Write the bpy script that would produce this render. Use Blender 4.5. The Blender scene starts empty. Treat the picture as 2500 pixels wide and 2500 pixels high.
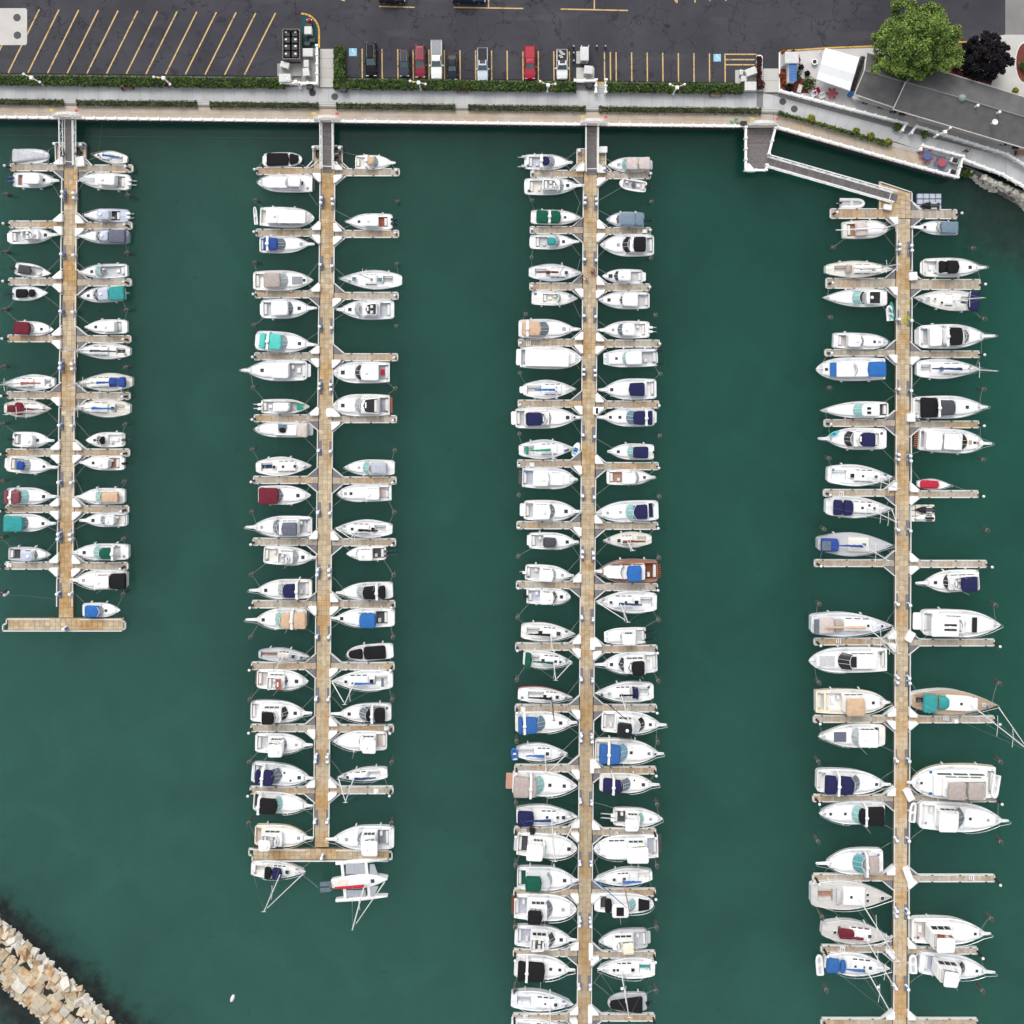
import bpy, math, random
from math import radians, sin, cos, pi, sqrt, atan2, hypot
from mathutils import Vector, Matrix
random.seed(7)
R = random.Random(11)
scene = bpy.context.scene
COL = scene.collection

# ------------------------------------------------------------------ camera, sky, sun, exposure
S, H = 16.5, 140.0            # photograph pixels per metre on the water, flying height
NX, NY, FPX = 1250.0, 833.0, 2310.0
cd = bpy.data.cameras.new('camera'); cam = bpy.data.objects.new('camera', cd); COL.objects.link(cam)
cam.location = (0, 0, H); cam.rotation_euler = (0, 0, 0)
cd.sensor_width = 36; cd.lens = FPX / 2500 * 36; cd.shift_y = -(1250 - NY) / 2500
cd.clip_end = 2000; cd.clip_start = 1
scene.camera = cam
w = bpy.data.worlds.new('World'); scene.world = w; w.use_nodes = True
nt = w.node_tree; nt.nodes.clear()
sky = nt.nodes.new('ShaderNodeTexSky'); sky.sky_type = 'NISHITA'; sky.sun_disc = False
SUN_EL, SUN_AZ = radians(50), radians(-20)   # light comes from beyond the shore
sky.sun_elevation = SUN_EL; sky.sun_rotation = SUN_AZ; sky.dust_density = 4; sky.air_density = 1.0; sky.ozone_density = 1.0
hs = nt.nodes.new('ShaderNodeHueSaturation'); hs.inputs['Saturation'].default_value = 0.22
bg = nt.nodes.new('ShaderNodeBackground'); bg.inputs['Strength'].default_value = 0.15
out = nt.nodes.new('ShaderNodeOutputWorld')
nt.links.new(sky.outputs[0], hs.inputs['Color']); nt.links.new(hs.outputs[0], bg.inputs['Color']); nt.links.new(bg.outputs[0], out.inputs[0])
sd = bpy.data.lights.new('sun', 'SUN'); sun = bpy.data.objects.new('sun', sd); COL.objects.link(sun)
sd.energy = .55; sd.angle = radians(22); sd.color = (1, .965, .92)
sdir = Vector((sin(SUN_AZ) * cos(SUN_EL), cos(SUN_AZ) * cos(SUN_EL), sin(SUN_EL)))
sun.rotation_euler = sdir.to_track_quat('Z', 'Y').to_euler(); sun.location = (0, 60, 120)
scene.view_settings.view_transform = 'Standard'; scene.view_settings.look = 'None'
scene.view_settings.exposure = 0.48; scene.view_settings.gamma = 1; scene.view_settings.use_curve_mapping = False
scene.cycles.max_bounces = 6; scene.cycles.diffuse_bounces = 3

def P(x, y, z=0.0):
    k = (H - z) / H / S
    return Vector(((x - NX) * k, (NY - y) * k, z))

# ------------------------------------------------------------------ materials
MATS = {}
def new_mat(name):
    m = bpy.data.materials.new(name); m.use_nodes = True
    n = m.node_tree; b = n.nodes['Principled BSDF']
    return m, n, b
def pmat(name, col, rough=.5, var=.06, scale=1.2, metal=0, bump=0, bscale=20, spec=.5, rnd=0, detail=4, coat=0, col2=None, thr=None):
    """base colour with world-space mottling, optional second colour patches, optional per-object shift"""
    if name in MATS: return MATS[name]
    m, n, b = new_mat(name); L = n.links
    b.inputs['Roughness'].default_value = rough; b.inputs['Metallic'].default_value = metal
    b.inputs['Specular IOR Level'].default_value = spec
    if coat: b.inputs['Coat Weight'].default_value = coat
    geo = n.nodes.new('ShaderNodeNewGeometry')
    nz = n.nodes.new('ShaderNodeTexNoise'); nz.inputs['Scale'].default_value = scale; nz.inputs['Detail'].default_value = detail
    L.new(geo.outputs['Position'], nz.inputs['Vector'])
    mp = n.nodes.new('ShaderNodeMapRange'); mp.inputs[1].default_value = .25; mp.inputs[2].default_value = .75
    mp.inputs[3].default_value = 1 - var; mp.inputs[4].default_value = 1 + var
    L.new(nz.outputs[0], mp.inputs[0])
    val = mp.outputs[0]
    if rnd:
        oi = n.nodes.new('ShaderNodeObjectInfo'); m2 = n.nodes.new('ShaderNodeMapRange')
        m2.inputs[3].default_value = 1 - rnd; m2.inputs[4].default_value = 1 + rnd
        L.new(oi.outputs['Random'], m2.inputs[0])
        mu = n.nodes.new('ShaderNodeMath'); mu.operation = 'MULTIPLY'; L.new(val, mu.inputs[0]); L.new(m2.outputs[0], mu.inputs[1]); val = mu.outputs[0]
    src = None
    if col2:
        mx = n.nodes.new('ShaderNodeMix'); mx.data_type = 'RGBA'
        mx.inputs[6].default_value = (*col, 1); mx.inputs[7].default_value = (*col2, 1)
        n2 = n.nodes.new('ShaderNodeTexNoise'); n2.inputs['Scale'].default_value = thr[0]; n2.inputs['Detail'].default_value = 5; n2.inputs['Roughness'].default_value = .62
        L.new(geo.outputs['Position'], n2.inputs['Vector'])
        m3 = n.nodes.new('ShaderNodeMapRange'); m3.inputs[1].default_value = thr[1]; m3.inputs[2].default_value = thr[2]; m3.inputs[4].default_value = thr[3] if len(thr) > 3 else 1
        L.new(n2.outputs[0], m3.inputs[0]); L.new(m3.outputs[0], mx.inputs[0]); src = mx.outputs[2]
    vm = n.nodes.new('ShaderNodeVectorMath'); vm.operation = 'SCALE'
    if src: L.new(src, vm.inputs[0])
    else: vm.inputs[0].default_value = col
    L.new(val, vm.inputs['Scale']); L.new(vm.outputs[0], b.inputs['Base Color'])
    if bump:
        bn = n.nodes.new('ShaderNodeTexNoise'); bn.inputs['Scale'].default_value = bscale; bn.inputs['Detail'].default_value = 5
        L.new(geo.outputs['Position'], bn.inputs['Vector'])
        bu = n.nodes.new('ShaderNodeBump'); bu.inputs['Strength'].default_value = bump; bu.inputs['Distance'].default_value = .05
        L.new(bn.outputs[0], bu.inputs['Height']); L.new(bu.outputs[0], b.inputs['Normal'])
    MATS[name] = m; return m

CC = dict(W=(.80, .80, .79), y=(.78, .70, .54), G=(.50, .51, .53), L=(.42, .43, .50), g=(.27, .28, .30), D=(.065, .067, .075), K=(.012, .012, .014),
          N=(.018, .02, .075), s=(.12, .13, .17), B=(.03, .135, .40), R=(.03, .07, .28), q=(.035, .12, .34), T=(.04, .28, .28), A=(.10, .52, .46), M=(.14, .02, .032),
          m=(.21, .065, .075), r=(.44, .025, .05), t=(.56, .39, .26), a=(.40, .34, .31), p=(.56, .49, .46), e=(.01, .09, .055), E=(.03, .27, .17),
          w=(.16, .055, .03), k=(.41, .30, .20), o=(.33, .10, .065), c=(.71, .685, .62), b=(.47, .50, .60), n=(.02, .05, .14), u=(.16, .22, .28), f=(.36, .2, .14), v=(.30, .15, .10), z=(.56, .535, .505), x=(.50, .28, .20))
CC.update(H=(.775, .76, .715), h=(.735, .755, .775))
def gel(c): return pmat('gelcoat_' + c, CC[c], rough=.32, var=.035, scale=.9, spec=.45)
def cloth(c): return pmat('canvas_' + c, CC[c], rough=.9, var=.13, scale=2.2, bump=.35, bscale=6, spec=.2)
def sole(c): return pmat('cockpit_' + c, CC[c], rough=.75, var=.12, scale=3, spec=.25)
GC = dict(gd=(.03, .035, .04), ga=(.22, .42, .40), gs=(.12, .15, .18), gb=(.10, .18, .22), gl=(.30, .34, .35), gt=(.08, .26, .28), gx=(.15, .32, .40), gk=(.012, .012, .014))
def glass(c): return pmat('glass_' + c, GC[c], rough=.08, var=.25, scale=3.5, spec=.6)
M_METAL = pmat('rail_metal', (.62, .63, .65), rough=.3, metal=.8, var=.03)
M_RUB = pmat('rub_strip', (.25, .25, .26), rough=.6)
M_WHITE = pmat('white_paint', (.80, .80, .79), rough=.5, var=.05, scale=2)
M_NON = pmat('nonskid', (.575, .585, .60), rough=.85, var=.06, scale=4)
M_ROPE = pmat('rope', (.40, .40, .37), rough=.9)
M_PANEL = pmat('dock_concrete', (.475, .385, .265), rough=.9, var=.2, scale=1.7, rnd=.14, bump=.3, bscale=9, spec=.2, col2=(.42, .26, .11), thr=(.16, .47, .62, .9))
M_FING = pmat('finger_concrete', (.405, .362, .30), rough=.9, var=.2, scale=2.4, rnd=.14, bump=.3, bscale=9, spec=.2, col2=(.40, .26, .13), thr=(.13, .46, .64, .8))
M_GROUT = pmat('dock_joint', (.12, .095, .07), rough=.95, var=.2)
M_GRATE = pmat('dock_grating', (.16, .155, .165), rough=.9, var=.2, scale=6)
M_EDGE = pmat('dock_edging', (.66, .66, .64), rough=.6, var=.06, scale=4)
M_BLACK = pmat('black_steel', (.014, .014, .015), rough=.5)
M_TIMBER = pmat('weathered_timber', (.075, .075, .06), rough=.9, var=.3, scale=3)
M_BLUE = pmat('blue_plastic', (.06, .16, .50), rough=.5)

# ------------------------------------------------------------------ mesh collector
class MB:
    def __init__(s): s.v = []; s.f = []
    def add(s, vs, fs):
        o = len(s.v); s.v += [tuple(v) for v in vs]; s.f += [tuple(i + o for i in f) for f in fs]; return s
    def box(s, x0, x1, y0, y1, z0, z1, taper=0):
        t = taper
        return s.add([(x0, y0, z0), (x1, y0, z0), (x1, y1, z0), (x0, y1, z0), (x0 + t, y0 + t, z1), (x1 - t, y0 + t, z1), (x1 - t, y1 - t, z1), (x0 + t, y1 - t, z1)],
                     [(3, 2, 1, 0), (4, 5, 6, 7), (0, 1, 5, 4), (1, 2, 6, 5), (2, 3, 7, 6), (3, 0, 4, 7)])
    def rings(s, rings, cap=True, bottom=False):
        n = len(rings[0]); vs = [p for r in rings for p in r]; fs = []
        for k in range(len(rings) - 1):
            for i in range(n):
                j = (i + 1) % n; fs.append((k * n + i, k * n + j, (k + 1) * n + j, (k + 1) * n + i))
        if cap: fs.append(tuple(range((len(rings) - 1) * n, len(rings) * n)))
        if bottom: fs.append(tuple(range(n - 1, -1, -1)))
        return s.add(vs, fs)
    def tube(s, pts, r, n=6, r2=None):
        pts = [Vector(p) for p in pts]; rr = []; m = len(pts)
        for i, p in enumerate(pts):
            d = (pts[min(i + 1, m - 1)] - pts[max(i - 1, 0)])
            if d.length < 1e-6: d = Vector((0, 0, 1))
            d.normalize(); a = d.cross(Vector((0, 0, 1)) if abs(d.z) < .9 else Vector((1, 0, 0))).normalized(); b = d.cross(a)
            q = r if r2 is None else r + (r2 - r) * i / (m - 1)
            rr.append([p + (a * cos(2 * pi * k / n) + b * sin(2 * pi * k / n)) * q for k in range(n)])
        return s.rings(rr, True, True)
    def lathe(s, prof, cx=0, cy=0, n=10):
        return s.rings([[(cx + r * cos(2 * pi * k / n), cy + r * sin(2 * pi * k / n), z) for k in range(n)] for r, z in prof], True, True)
    def prism(s, poly, z0, z1, inset=0, bev=0):
        rs = [[(x, y, z0) for x, y in poly]]
        if bev:
            ins = shrink(poly, bev); rs += [[(x, y, z1 - bev) for x, y in poly], [(x, y, z1) for x, y in ins]]
        else: rs += [[(x, y, z1) for x, y in (shrink(poly, inset) if inset else poly)]]
        return s.rings(rs, True, True)
    def build(s, name, mat, parent=None, smooth=False, mesh=None):
        me = bpy.data.meshes.new(name); me.from_pydata(s.v, [], s.f); me.materials.append(mat)
        if smooth: me.shade_smooth()
        return inst(name, me, parent)
def inst(name, me, parent=None, loc=None, scale=None, rot=None):
    o = bpy.data.objects.new(name, me); COL.objects.link(o)
    if parent: o.parent = parent
    if loc is not None: o.location = loc
    if scale is not None: o.scale = scale
    if rot is not None: o.rotation_euler = (0, 0, rot)
    return o
def proto(o): me = o.data; bpy.data.objects.remove(o); return me
def area(p): return sum(p[i][0] * p[(i + 1) % len(p)][1] - p[(i + 1) % len(p)][0] * p[i][1] for i in range(len(p))) / 2
def ccw(p): return p if area(p) > 0 else p[::-1]
def shrink(p, d):
    n = len(p); o = []; sg = 1 if area(p) > 0 else -1
    for i in range(n):
        a, b, c = Vector(p[i - 1]), Vector(p[i]), Vector(p[(i + 1) % n])
        e1 = (b - a); e2 = (c - b)
        if e1.length < 1e-6: e1 = e2
        if e2.length < 1e-6: e2 = e1
        e1 = e1.normalized(); e2 = e2.normalized()
        n1 = Vector((-e1.y, e1.x)) * sg; n2 = Vector((-e2.y, e2.x)) * sg
        m = n1 + n2; m = n1 if m.length < .2 else m.normalized()
        k = d / max(.45, m.dot(n1)); o.append((b.x + m.x * k, b.y + m.y * k))
    return o
def rrect(x1, x2, w1, w2=None, r=.2, bow=0, n=3):
    """plan outline, aft half width w1, forward half width w2, rounded corners, front edge bowed forward"""
    w2 = w1 if w2 is None else w2; r = max(.01, min(r, (x2 - x1) * .45, w1 * .9, w2 * .9)); p = []
    def corner(cx, cy, a0):
        for k in range(n + 1):
            a = a0 + k * pi / 2 / n; p.append((cx + r * cos(a), cy + r * sin(a)))
    corner(x1 + r, -w1 + r, pi); 
    corner(x2 - r - bow, -w2 + r, -pi / 2)
    if bow: p.append((x2, 0))
    corner(x2 - r - bow, w2 - r, 0); corner(x1 + r, w1 - r, pi / 2)
    return p
def empty(name, loc, rot=0):
    o = bpy.data.objects.new(name, None); o.empty_display_size = .2; COL.objects.link(o); o.location = loc; o.rotation_euler = (0, 0, rot); return o
def tag(o, label, cat, group=None):
    o['label'] = label; o['category'] = cat
    if group: o['group'] = group
    return o
def struct(o, kind='structure'): o['kind'] = kind; return o
def ppoly(pts, z): return ccw([tuple(P(x, y, z)[:2]) for x, y in pts])

# ------------------------------------------------------------------ water
def water():
    m, n, b = new_mat('harbour_water'); L = n.links
    geo = n.nodes.new('ShaderNodeNewGeometry')
    n1 = n.nodes.new('ShaderNodeTexNoise'); n1.inputs['Scale'].default_value = .022; n1.inputs['Detail'].default_value = 3
    L.new(geo.outputs['Position'], n1.inputs['Vector'])
    r1 = n.nodes.new('ShaderNodeValToRGB'); r1.color_ramp.elements[0].position = .3; r1.color_ramp.elements[1].position = .72
    r1.color_ramp.elements[0].color = (.011, .070, .051, 1); r1.color_ramp.elements[1].color = (.015, .094, .068, 1)
    L.new(n1.outputs[0], r1.inputs[0])
    # submerged rubble along the two stone banks: distance from their lines in plan
    sx = n.nodes.new('ShaderNodeSeparateXYZ'); L.new(geo.outputs['Position'], sx.inputs[0])
    def math(op, a, c):
        q = n.nodes.new('ShaderNodeMath'); q.operation = op
        for i, t in enumerate((a, c)):
            if isinstance(t, (int, float)): q.inputs[i].default_value = t
            else: L.new(t, q.inputs[i])
        return q.outputs[0]
    n2 = n.nodes.new('ShaderNodeTexNoise'); n2.inputs['Scale'].default_value = .45; n2.inputs['Detail'].default_value = 6; n2.inputs['Roughness'].default_value = .65
    L.new(geo.outputs['Position'], n2.inputs['Vector'])
    def bank(p, q, width, wob):
        a = P(*p); c = P(*q); d = (c - a); d.z = 0; d.normalize(); nx, ny = -d.y, d.x
        t = math('ADD', math('MULTIPLY', sx.outputs[0], nx), math('MULTIPLY', sx.outputs[1], ny))
        dist = math('ABSOLUTE', math('SUBTRACT', t, a.x * nx + a.y * ny), 0)
        dist = math('ADD', dist, math('MULTIPLY', math('SUBTRACT', n2.outputs[0], .5), wob))
        mr = n.nodes.new('ShaderNodeMapRange'); mr.interpolation_type = 'SMOOTHSTEP'
        mr.inputs[1].default_value = width; mr.inputs[2].default_value = width * .45; mr.inputs[3].default_value = 0; mr.inputs[4].default_value = 1
        L.new(dist, mr.inputs[0]); return mr.outputs[0], sx.outputs[0]
    b1, _ = bank((-100, 2250), (330, 2634), 9.5, 9)
    b2, _ = bank((2360, 430), (2500, 520), 10.5, 8)
    left = n.nodes.new('ShaderNodeMapRange'); left.inputs[1].default_value = -20; left.inputs[2].default_value = -45; L.new(sx.outputs[0], left.inputs[0])
    right = n.nodes.new('ShaderNodeMapRange'); right.inputs[1].default_value = 61; right.inputs[2].default_value = 70; L.new(sx.outputs[0], right.inputs[0])
    k = math('MAXIMUM', math('MULTIPLY', b1, left.outputs[0]), math('MULTIPLY', math('MULTIPLY', b2, right.outputs[0]), .62))
    rub = n.nodes.new('ShaderNodeValToRGB'); rub.color_ramp.elements[0].position = .35; rub.color_ramp.elements[1].position = .75
    rub.color_ramp.elements[0].color = (.014, .022, .024, 1); rub.color_ramp.elements[1].color = (.045, .05, .042, 1)
    L.new(n2.outputs[0], rub.inputs[0])
    mx = n.nodes.new('ShaderNodeMix'); mx.data_type = 'RGBA'
    # base colour blends to a paler green from the shore corner towards the south-west
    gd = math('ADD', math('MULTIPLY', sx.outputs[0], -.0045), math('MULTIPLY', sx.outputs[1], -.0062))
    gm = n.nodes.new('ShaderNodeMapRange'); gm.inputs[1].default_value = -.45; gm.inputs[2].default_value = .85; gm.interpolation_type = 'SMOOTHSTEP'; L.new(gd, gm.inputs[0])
    sw_pale = n.nodes.new('ShaderNodeMix'); sw_pale.data_type = 'RGBA'; sw_pale.inputs[7].default_value = (.030, .100, .081, 1); L.new(gm.outputs[0], sw_pale.inputs[0]); L.new(r1.outputs[0], sw_pale.inputs[6])
    L.new(k, mx.inputs[0]); L.new(sw_pale.outputs[2], mx.inputs[6]); L.new(rub.outputs[0], mx.inputs[7])
    # faint drifting weed specks
    n3 = n.nodes.new('ShaderNodeTexNoise'); n3.inputs['Scale'].default_value = .35; n3.inputs['Detail'].default_value = 8; n3.inputs['Roughness'].default_value = .7
    L.new(geo.outputs['Position'], n3.inputs['Vector'])
    r3 = n.nodes.new('ShaderNodeMapRange'); r3.inputs[1].default_value = .63; r3.inputs[2].default_value = .72; r3.inputs[4].default_value = .6
    L.new(n3.outputs[0], r3.inputs[0])
    mx2 = n.nodes.new('ShaderNodeMix'); mx2.data_type = 'RGBA'; mx2.inputs[7].default_value = (.012, .05, .04, 1)
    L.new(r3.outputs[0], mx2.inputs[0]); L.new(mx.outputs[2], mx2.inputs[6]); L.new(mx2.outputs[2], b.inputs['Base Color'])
    n5 = n.nodes.new('ShaderNodeTexNoise'); n5.inputs['Scale'].default_value = .11; n5.inputs['Detail'].default_value = 7; n5.inputs['Roughness'].default_value = .6; n5.inputs['Distortion'].default_value = .6
    L.new(geo.outputs['Position'], n5.inputs['Vector'])
    m5 = n.nodes.new('ShaderNodeMapRange'); m5.inputs[1].default_value = .25; m5.inputs[2].default_value = .75; m5.inputs[3].default_value = .86; m5.inputs[4].default_value = 1.12; L.new(n5.outputs[0], m5.inputs[0])
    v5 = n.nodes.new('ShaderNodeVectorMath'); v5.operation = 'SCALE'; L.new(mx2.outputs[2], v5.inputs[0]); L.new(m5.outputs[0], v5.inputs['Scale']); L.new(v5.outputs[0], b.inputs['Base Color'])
    b.inputs['Roughness'].default_value = .06; b.inputs['IOR'].default_value = 1.333; b.inputs['Specular IOR Level'].default_value = .36
    bn = n.nodes.new('ShaderNodeTexNoise'); bn.inputs['Scale'].default_value = 1.3; bn.inputs['Detail'].default_value = 4
    L.new(geo.outputs['Position'], bn.inputs['Vector'])
    bu = n.nodes.new('ShaderNodeBump'); bu.inputs['Strength'].default_value = .22; bu.inputs['Distance'].default_value = .12
    L.new(bn.outputs[0], bu.inputs['Height']); L.new(bu.outputs[0], b.inputs['Normal'])
    b.inputs['Subsurface Weight'].default_value = 1; b.inputs['Subsurface Radius'].default_value = (1, 1, 1); b.inputs['Subsurface Scale'].default_value = 150
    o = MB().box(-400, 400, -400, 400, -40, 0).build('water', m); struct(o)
water()

# ------------------------------------------------------------------ shore: quay, boardwalk, walkway, parking lot
ZB, ZP, ZK = 2.0, 2.15, 2.3
def yr(x): return 290 + .01217 * x            # line of the quay rail in the photograph
M_ASPH = None
def asphalt():
    m, n, b = new_mat('cracked_asphalt'); L = n.links
    geo = n.nodes.new('ShaderNodeNewGeometry')
    nz = n.nodes.new('ShaderNodeTexNoise'); nz.inputs['Scale'].default_value = .12; nz.inputs['Detail'].default_value = 8; nz.inputs['Roughness'].default_value = .6
    L.new(geo.outputs['Position'], nz.inputs['Vector'])
    r = n.nodes.new('ShaderNodeValToRGB'); r.color_ramp.elements[0].position = .3; r.color_ramp.elements[1].position = .7
    r.color_ramp.elements[0].color = (.038, .037, .046, 1); r.color_ramp.elements[1].color = (.064, .063, .073, 1)
    L.new(nz.outputs[0], r.inputs[0]); prev = r.outputs[0]
    dz = n.nodes.new('ShaderNodeTexNoise'); dz.inputs['Scale'].default_value = .5; dz.inputs['Detail'].default_value = 4
    L.new(geo.outputs['Position'], dz.inputs['Vector'])
    def cracks(scale, width, amp, rand, gate):
        nonlocal prev
        mxv = n.nodes.new('ShaderNodeVectorMath'); mxv.operation = 'MULTIPLY_ADD'
        mxv.inputs[1].default_value = (amp, amp, 0); L.new(dz.outputs[1], mxv.inputs[0]); L.new(geo.outputs['Position'], mxv.inputs[2])
        v = n.nodes.new('ShaderNodeTexVoronoi'); v.feature = 'DISTANCE_TO_EDGE'; v.voronoi_dimensions = '2D'; v.inputs['Scale'].default_value = scale; v.inputs['Randomness'].default_value = rand
        L.new(mxv.outputs[0], v.inputs['Vector'])
        mr = n.nodes.new('ShaderNodeMapRange'); mr.inputs[1].default_value = width; mr.inputs[2].default_value = width * .3; L.new(v.outputs['Distance'], mr.inputs[0])
        g = n.nodes.new('ShaderNodeTexNoise'); g.inputs['Scale'].default_value = gate[0]; g.inputs['Detail'].default_value = 3; L.new(geo.outputs['Position'], g.inputs['Vector'])
        gr = n.nodes.new('ShaderNodeMapRange'); gr.inputs[1].default_value = gate[1]; gr.inputs[2].default_value = gate[1] + .06; gr.inputs[4].default_value = gate[2]; L.new(g.outputs[0], gr.inputs[0])
        mu = n.nodes.new('ShaderNodeMath'); mu.operation = 'MULTIPLY'; L.new(mr.outputs[0], mu.inputs[0]); L.new(gr.outputs[0], mu.inputs[1])
        mx = n.nodes.new('ShaderNodeMix'); mx.data_type = 'RGBA'; mx.inputs[7].default_value = (.012, .011, .014, 1)
        L.new(mu.outputs[0], mx.inputs[0]); L.new(prev, mx.inputs[6]); prev = mx.outputs[2]
    cracks(.16, .012, 5, 1, (.08, .34, .75)); cracks(.42, .018, 2.5, .9, (.1, .55, .5)); cracks(.75, .02, 1.6, .8, (.12, .62, .45))
    def patch(scale, lo, hi, amt, col, stretch=(1, 1, 1)):
        nonlocal prev
        mpn = n.nodes.new('ShaderNodeMapping'); mpn.inputs['Scale'].default_value = stretch; L.new(geo.outputs['Position'], mpn.inputs[0])
        q = n.nodes.new('ShaderNodeTexNoise'); q.inputs['Scale'].default_value = scale; q.inputs['Detail'].default_value = 5; L.new(mpn.outputs[0], q.inputs['Vector'])
        mr = n.nodes.new('ShaderNodeMapRange'); mr.inputs[1].default_value = lo; mr.inputs[2].default_value = hi; mr.inputs[4].default_value = amt; L.new(q.outputs[0], mr.inputs[0])
        mx = n.nodes.new('ShaderNodeMix'); mx.data_type = 'RGBA'; mx.inputs[7].default_value = (*col, 1); L.new(mr.outputs[0], mx.inputs[0]); L.new(prev, mx.inputs[6]); prev = mx.outputs[2]
    patch(.5, .62, .70, .55, (.018, .017, .022)); patch(.35, .58, .68, .35, (.085, .082, .088), (.25, 1, 1)); patch(.9, .66, .72, .4, (.02, .018, .022), (1, .3, 1))
    L.new(prev, b.inputs['Base Color']); b.inputs['Roughness'].default_value = .92; b.inputs['Specular IOR Level'].default_value = .25
    f = n.nodes.new('ShaderNodeTexNoise'); f.inputs['Scale'].default_value = 30; L.new(geo.outputs['Position'], f.inputs['Vector'])
    bu = n.nodes.new('ShaderNodeBump'); bu.inputs['Strength'].default_value = .3; bu.inputs['Distance'].default_value = .02
    L.new(f.outputs[0], bu.inputs['Height']); L.new(bu.outputs[0], b.inputs['Normal'])
    return m
M_ASPH = asphalt()
M_CONC = pmat('walk_concrete', (.47, .475, .475), rough=.9, var=.13, scale=.5, rnd=.05, bump=.2, bscale=14, spec=.2, col2=(.42, .425, .43), thr=(.25, .48, .68, .8))
M_CONL = pmat('pale_concrete', (.50, .485, .455), rough=.9, var=.08, scale=.6, rnd=.05, spec=.2)
M_CONG = pmat('grey_road_concrete', (.22, .215, .21), rough=.9, var=.12, scale=.5, spec=.2)
M_BOARD = pmat('boardwalk_boards', (.455, .39, .325), rough=.9, var=.10, scale=.6, rnd=.06, bump=.3, bscale=8, spec=.2, col2=(.46, .345, .225), thr=(.22, .47, .68, .7))
M_WALL = pmat('quay_steel', (.028, .034, .045), rough=.8, var=.3, scale=1)
M_YEL = pmat('yellow_paint', (.62, .36, .07), rough=.8, var=.2, scale=3, col2=(.22, .13, .05), thr=(1.6, .55, .7, .8))
M_LINE = pmat('faded_yellow_line', (.60, .42, .17), rough=.85, var=.15, scale=2, col2=(.12, .09, .06), thr=(2.0, .5, .68, .85))
M_LBLUE = pmat('faded_blue_paint', (.25, .50, .66), rough=.85, var=.12, scale=3)
M_MULCH = pmat('red_mulch', (.15, .035, .025), rough=.95, var=.4, scale=5, bump=.5, bscale=8)
M_MULCHG = pmat('green_turf_mat', (.012, .06, .065), rough=.95, var=.2, scale=3)
M_SOIL = pmat('planter_soil', (.05, .04, .028), rough=.95, var=.4, scale=4)

def slab(name, pts, z0, z1, mat, parent=None): return MB().prism(ppoly(pts, z1), z0, z1).build(name, mat, parent)
def strip(name, a, b, wpx, z, mat, parent=None, h=.004):
    """painted stripe or kerb between two photograph points"""
    A, B = P(*a, z), P(*b, z); d = (B - A); d.z = 0; d.normalize(); nn = Vector((-d.y, d.x, 0)) * (wpx / S / 2)
    return MB().prism(ccw([tuple((A + nn)[:2]), tuple((A - nn)[:2]), tuple((B - nn)[:2]), tuple((B + nn)[:2])]), z - .002, z + h).build(name, mat, parent)
BEND = (1888, 313); CORNER = (2332, 437)
# quay wall under everything
quay_pts = [(-900, yr(-900)), BEND, CORNER, (2346, 384), (2500, 452), (2700, 540), (2900, 640), (2900, -2600), (-900, -2600)]
q = slab('quay_wall', quay_pts, -3, ZB - .25, M_WALL); tag(q, 'dark steel sheet wall of the quay below the white railing', 'wall')
lip = struct(slab('boardwalk', [(-900, yr(-900)), BEND, CORNER, (2346, 384), (2243, 358), (1888, 262), (-900, yr(-900) - 36)], ZB - .25, ZB - .02, pmat('board_joint', (.24, .20, .16), rough=.95)))
# long cross boards of the boardwalk
def lerp(a, b, t): return (a[0] + (b[0] - a[0]) * t, a[1] + (b[1] - a[1]) * t)
NB = 62
for i in range(NB):
    x0, x1 = -60 + i * (1948 / NB), -60 + (i + 1) * (1948 / NB) - .28
    for k in range(2):
        a0, a1 = (-35 + 18 * k, -17.4 + 18 * k) if k == 0 else (-17, -.5)
        slab('deck_slab', [(x0, yr(x0) + a0), (x1, yr(x1) + a0), (x1, yr(x1) + a1), (x0, yr(x0) + a1)], ZB - .03, ZB, M_BOARD, lip)
for i in range(11):
    t0, t1 = i / 11, (i + 1) / 11 - .002
    up = lambda t: lerp((1889, 279), (2240, 372), min(1, t * 1.0)); lo = lambda t: lerp((1889, 313.5), (2270, 419.5), t)
    slab('deck_slab', [up(t0), up(t1), lo(t1), lo(t0)], ZB - .03, ZB, M_BOARD, lip)
seat_slab = slab('deck_slab', [(2240, 360), (2342, 386), (2331, 435), (2272, 419)], ZB - .02, ZB + .03, pmat('terrace_grey', (.30, .30, .31), rough=.9, var=.08), lip)
# grey walkway with joints
walk = struct(slab('pavement', [(-900, 140), (1861, 150), (1890, 210), (2210, 300), (2900, 300), (2900, 640), (2700, 539), (2500, 451), (2346, 383.5), (2243, 358), (1888, 277), (-900, yr(-900) - 36)], ZB - .2, ZP - .02, pmat('joint_grey', (.20, .20, .198), rough=.95)))
NS = 76
for i in range(NS):
    x0, x1 = -65 + i * 25.5, -65 + (i + 1) * 25.5 - .45
    if x1 > 1863: break
    slab('paving_slab', [(x0, yr(x0) - 86), (x1, yr(x1) - 86), (x1, yr(x1) - 50), (x0, yr(x0) - 50)], ZP - .03, ZP, M_CONC, walk)
for i in range(13):
    g = lambda t: lerp((1863, 226), (2214, 322), t); h = lambda t: lerp((1863, 262), (2188, 347), t)
    t0, t1 = i / 13, (i + 1) / 13 - .0015
    slab('paving_slab', [g(t0), g(t1), h(t1), h(t0)], ZP - .03, ZP, M_CONC, walk)
for i in range(9):
    g = lambda t: lerp((2214.5, 322), (2456, 383), t); h = lambda t: lerp((2188.5, 347), (2456, 433), t)
    t0, t1 = i / 9, (i + 1) / 9 - .0015
    slab('paving_slab', [g(t0), g(t1), h(t1), h(t0)], ZP - .03, ZP, M_CONC, walk)
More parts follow.
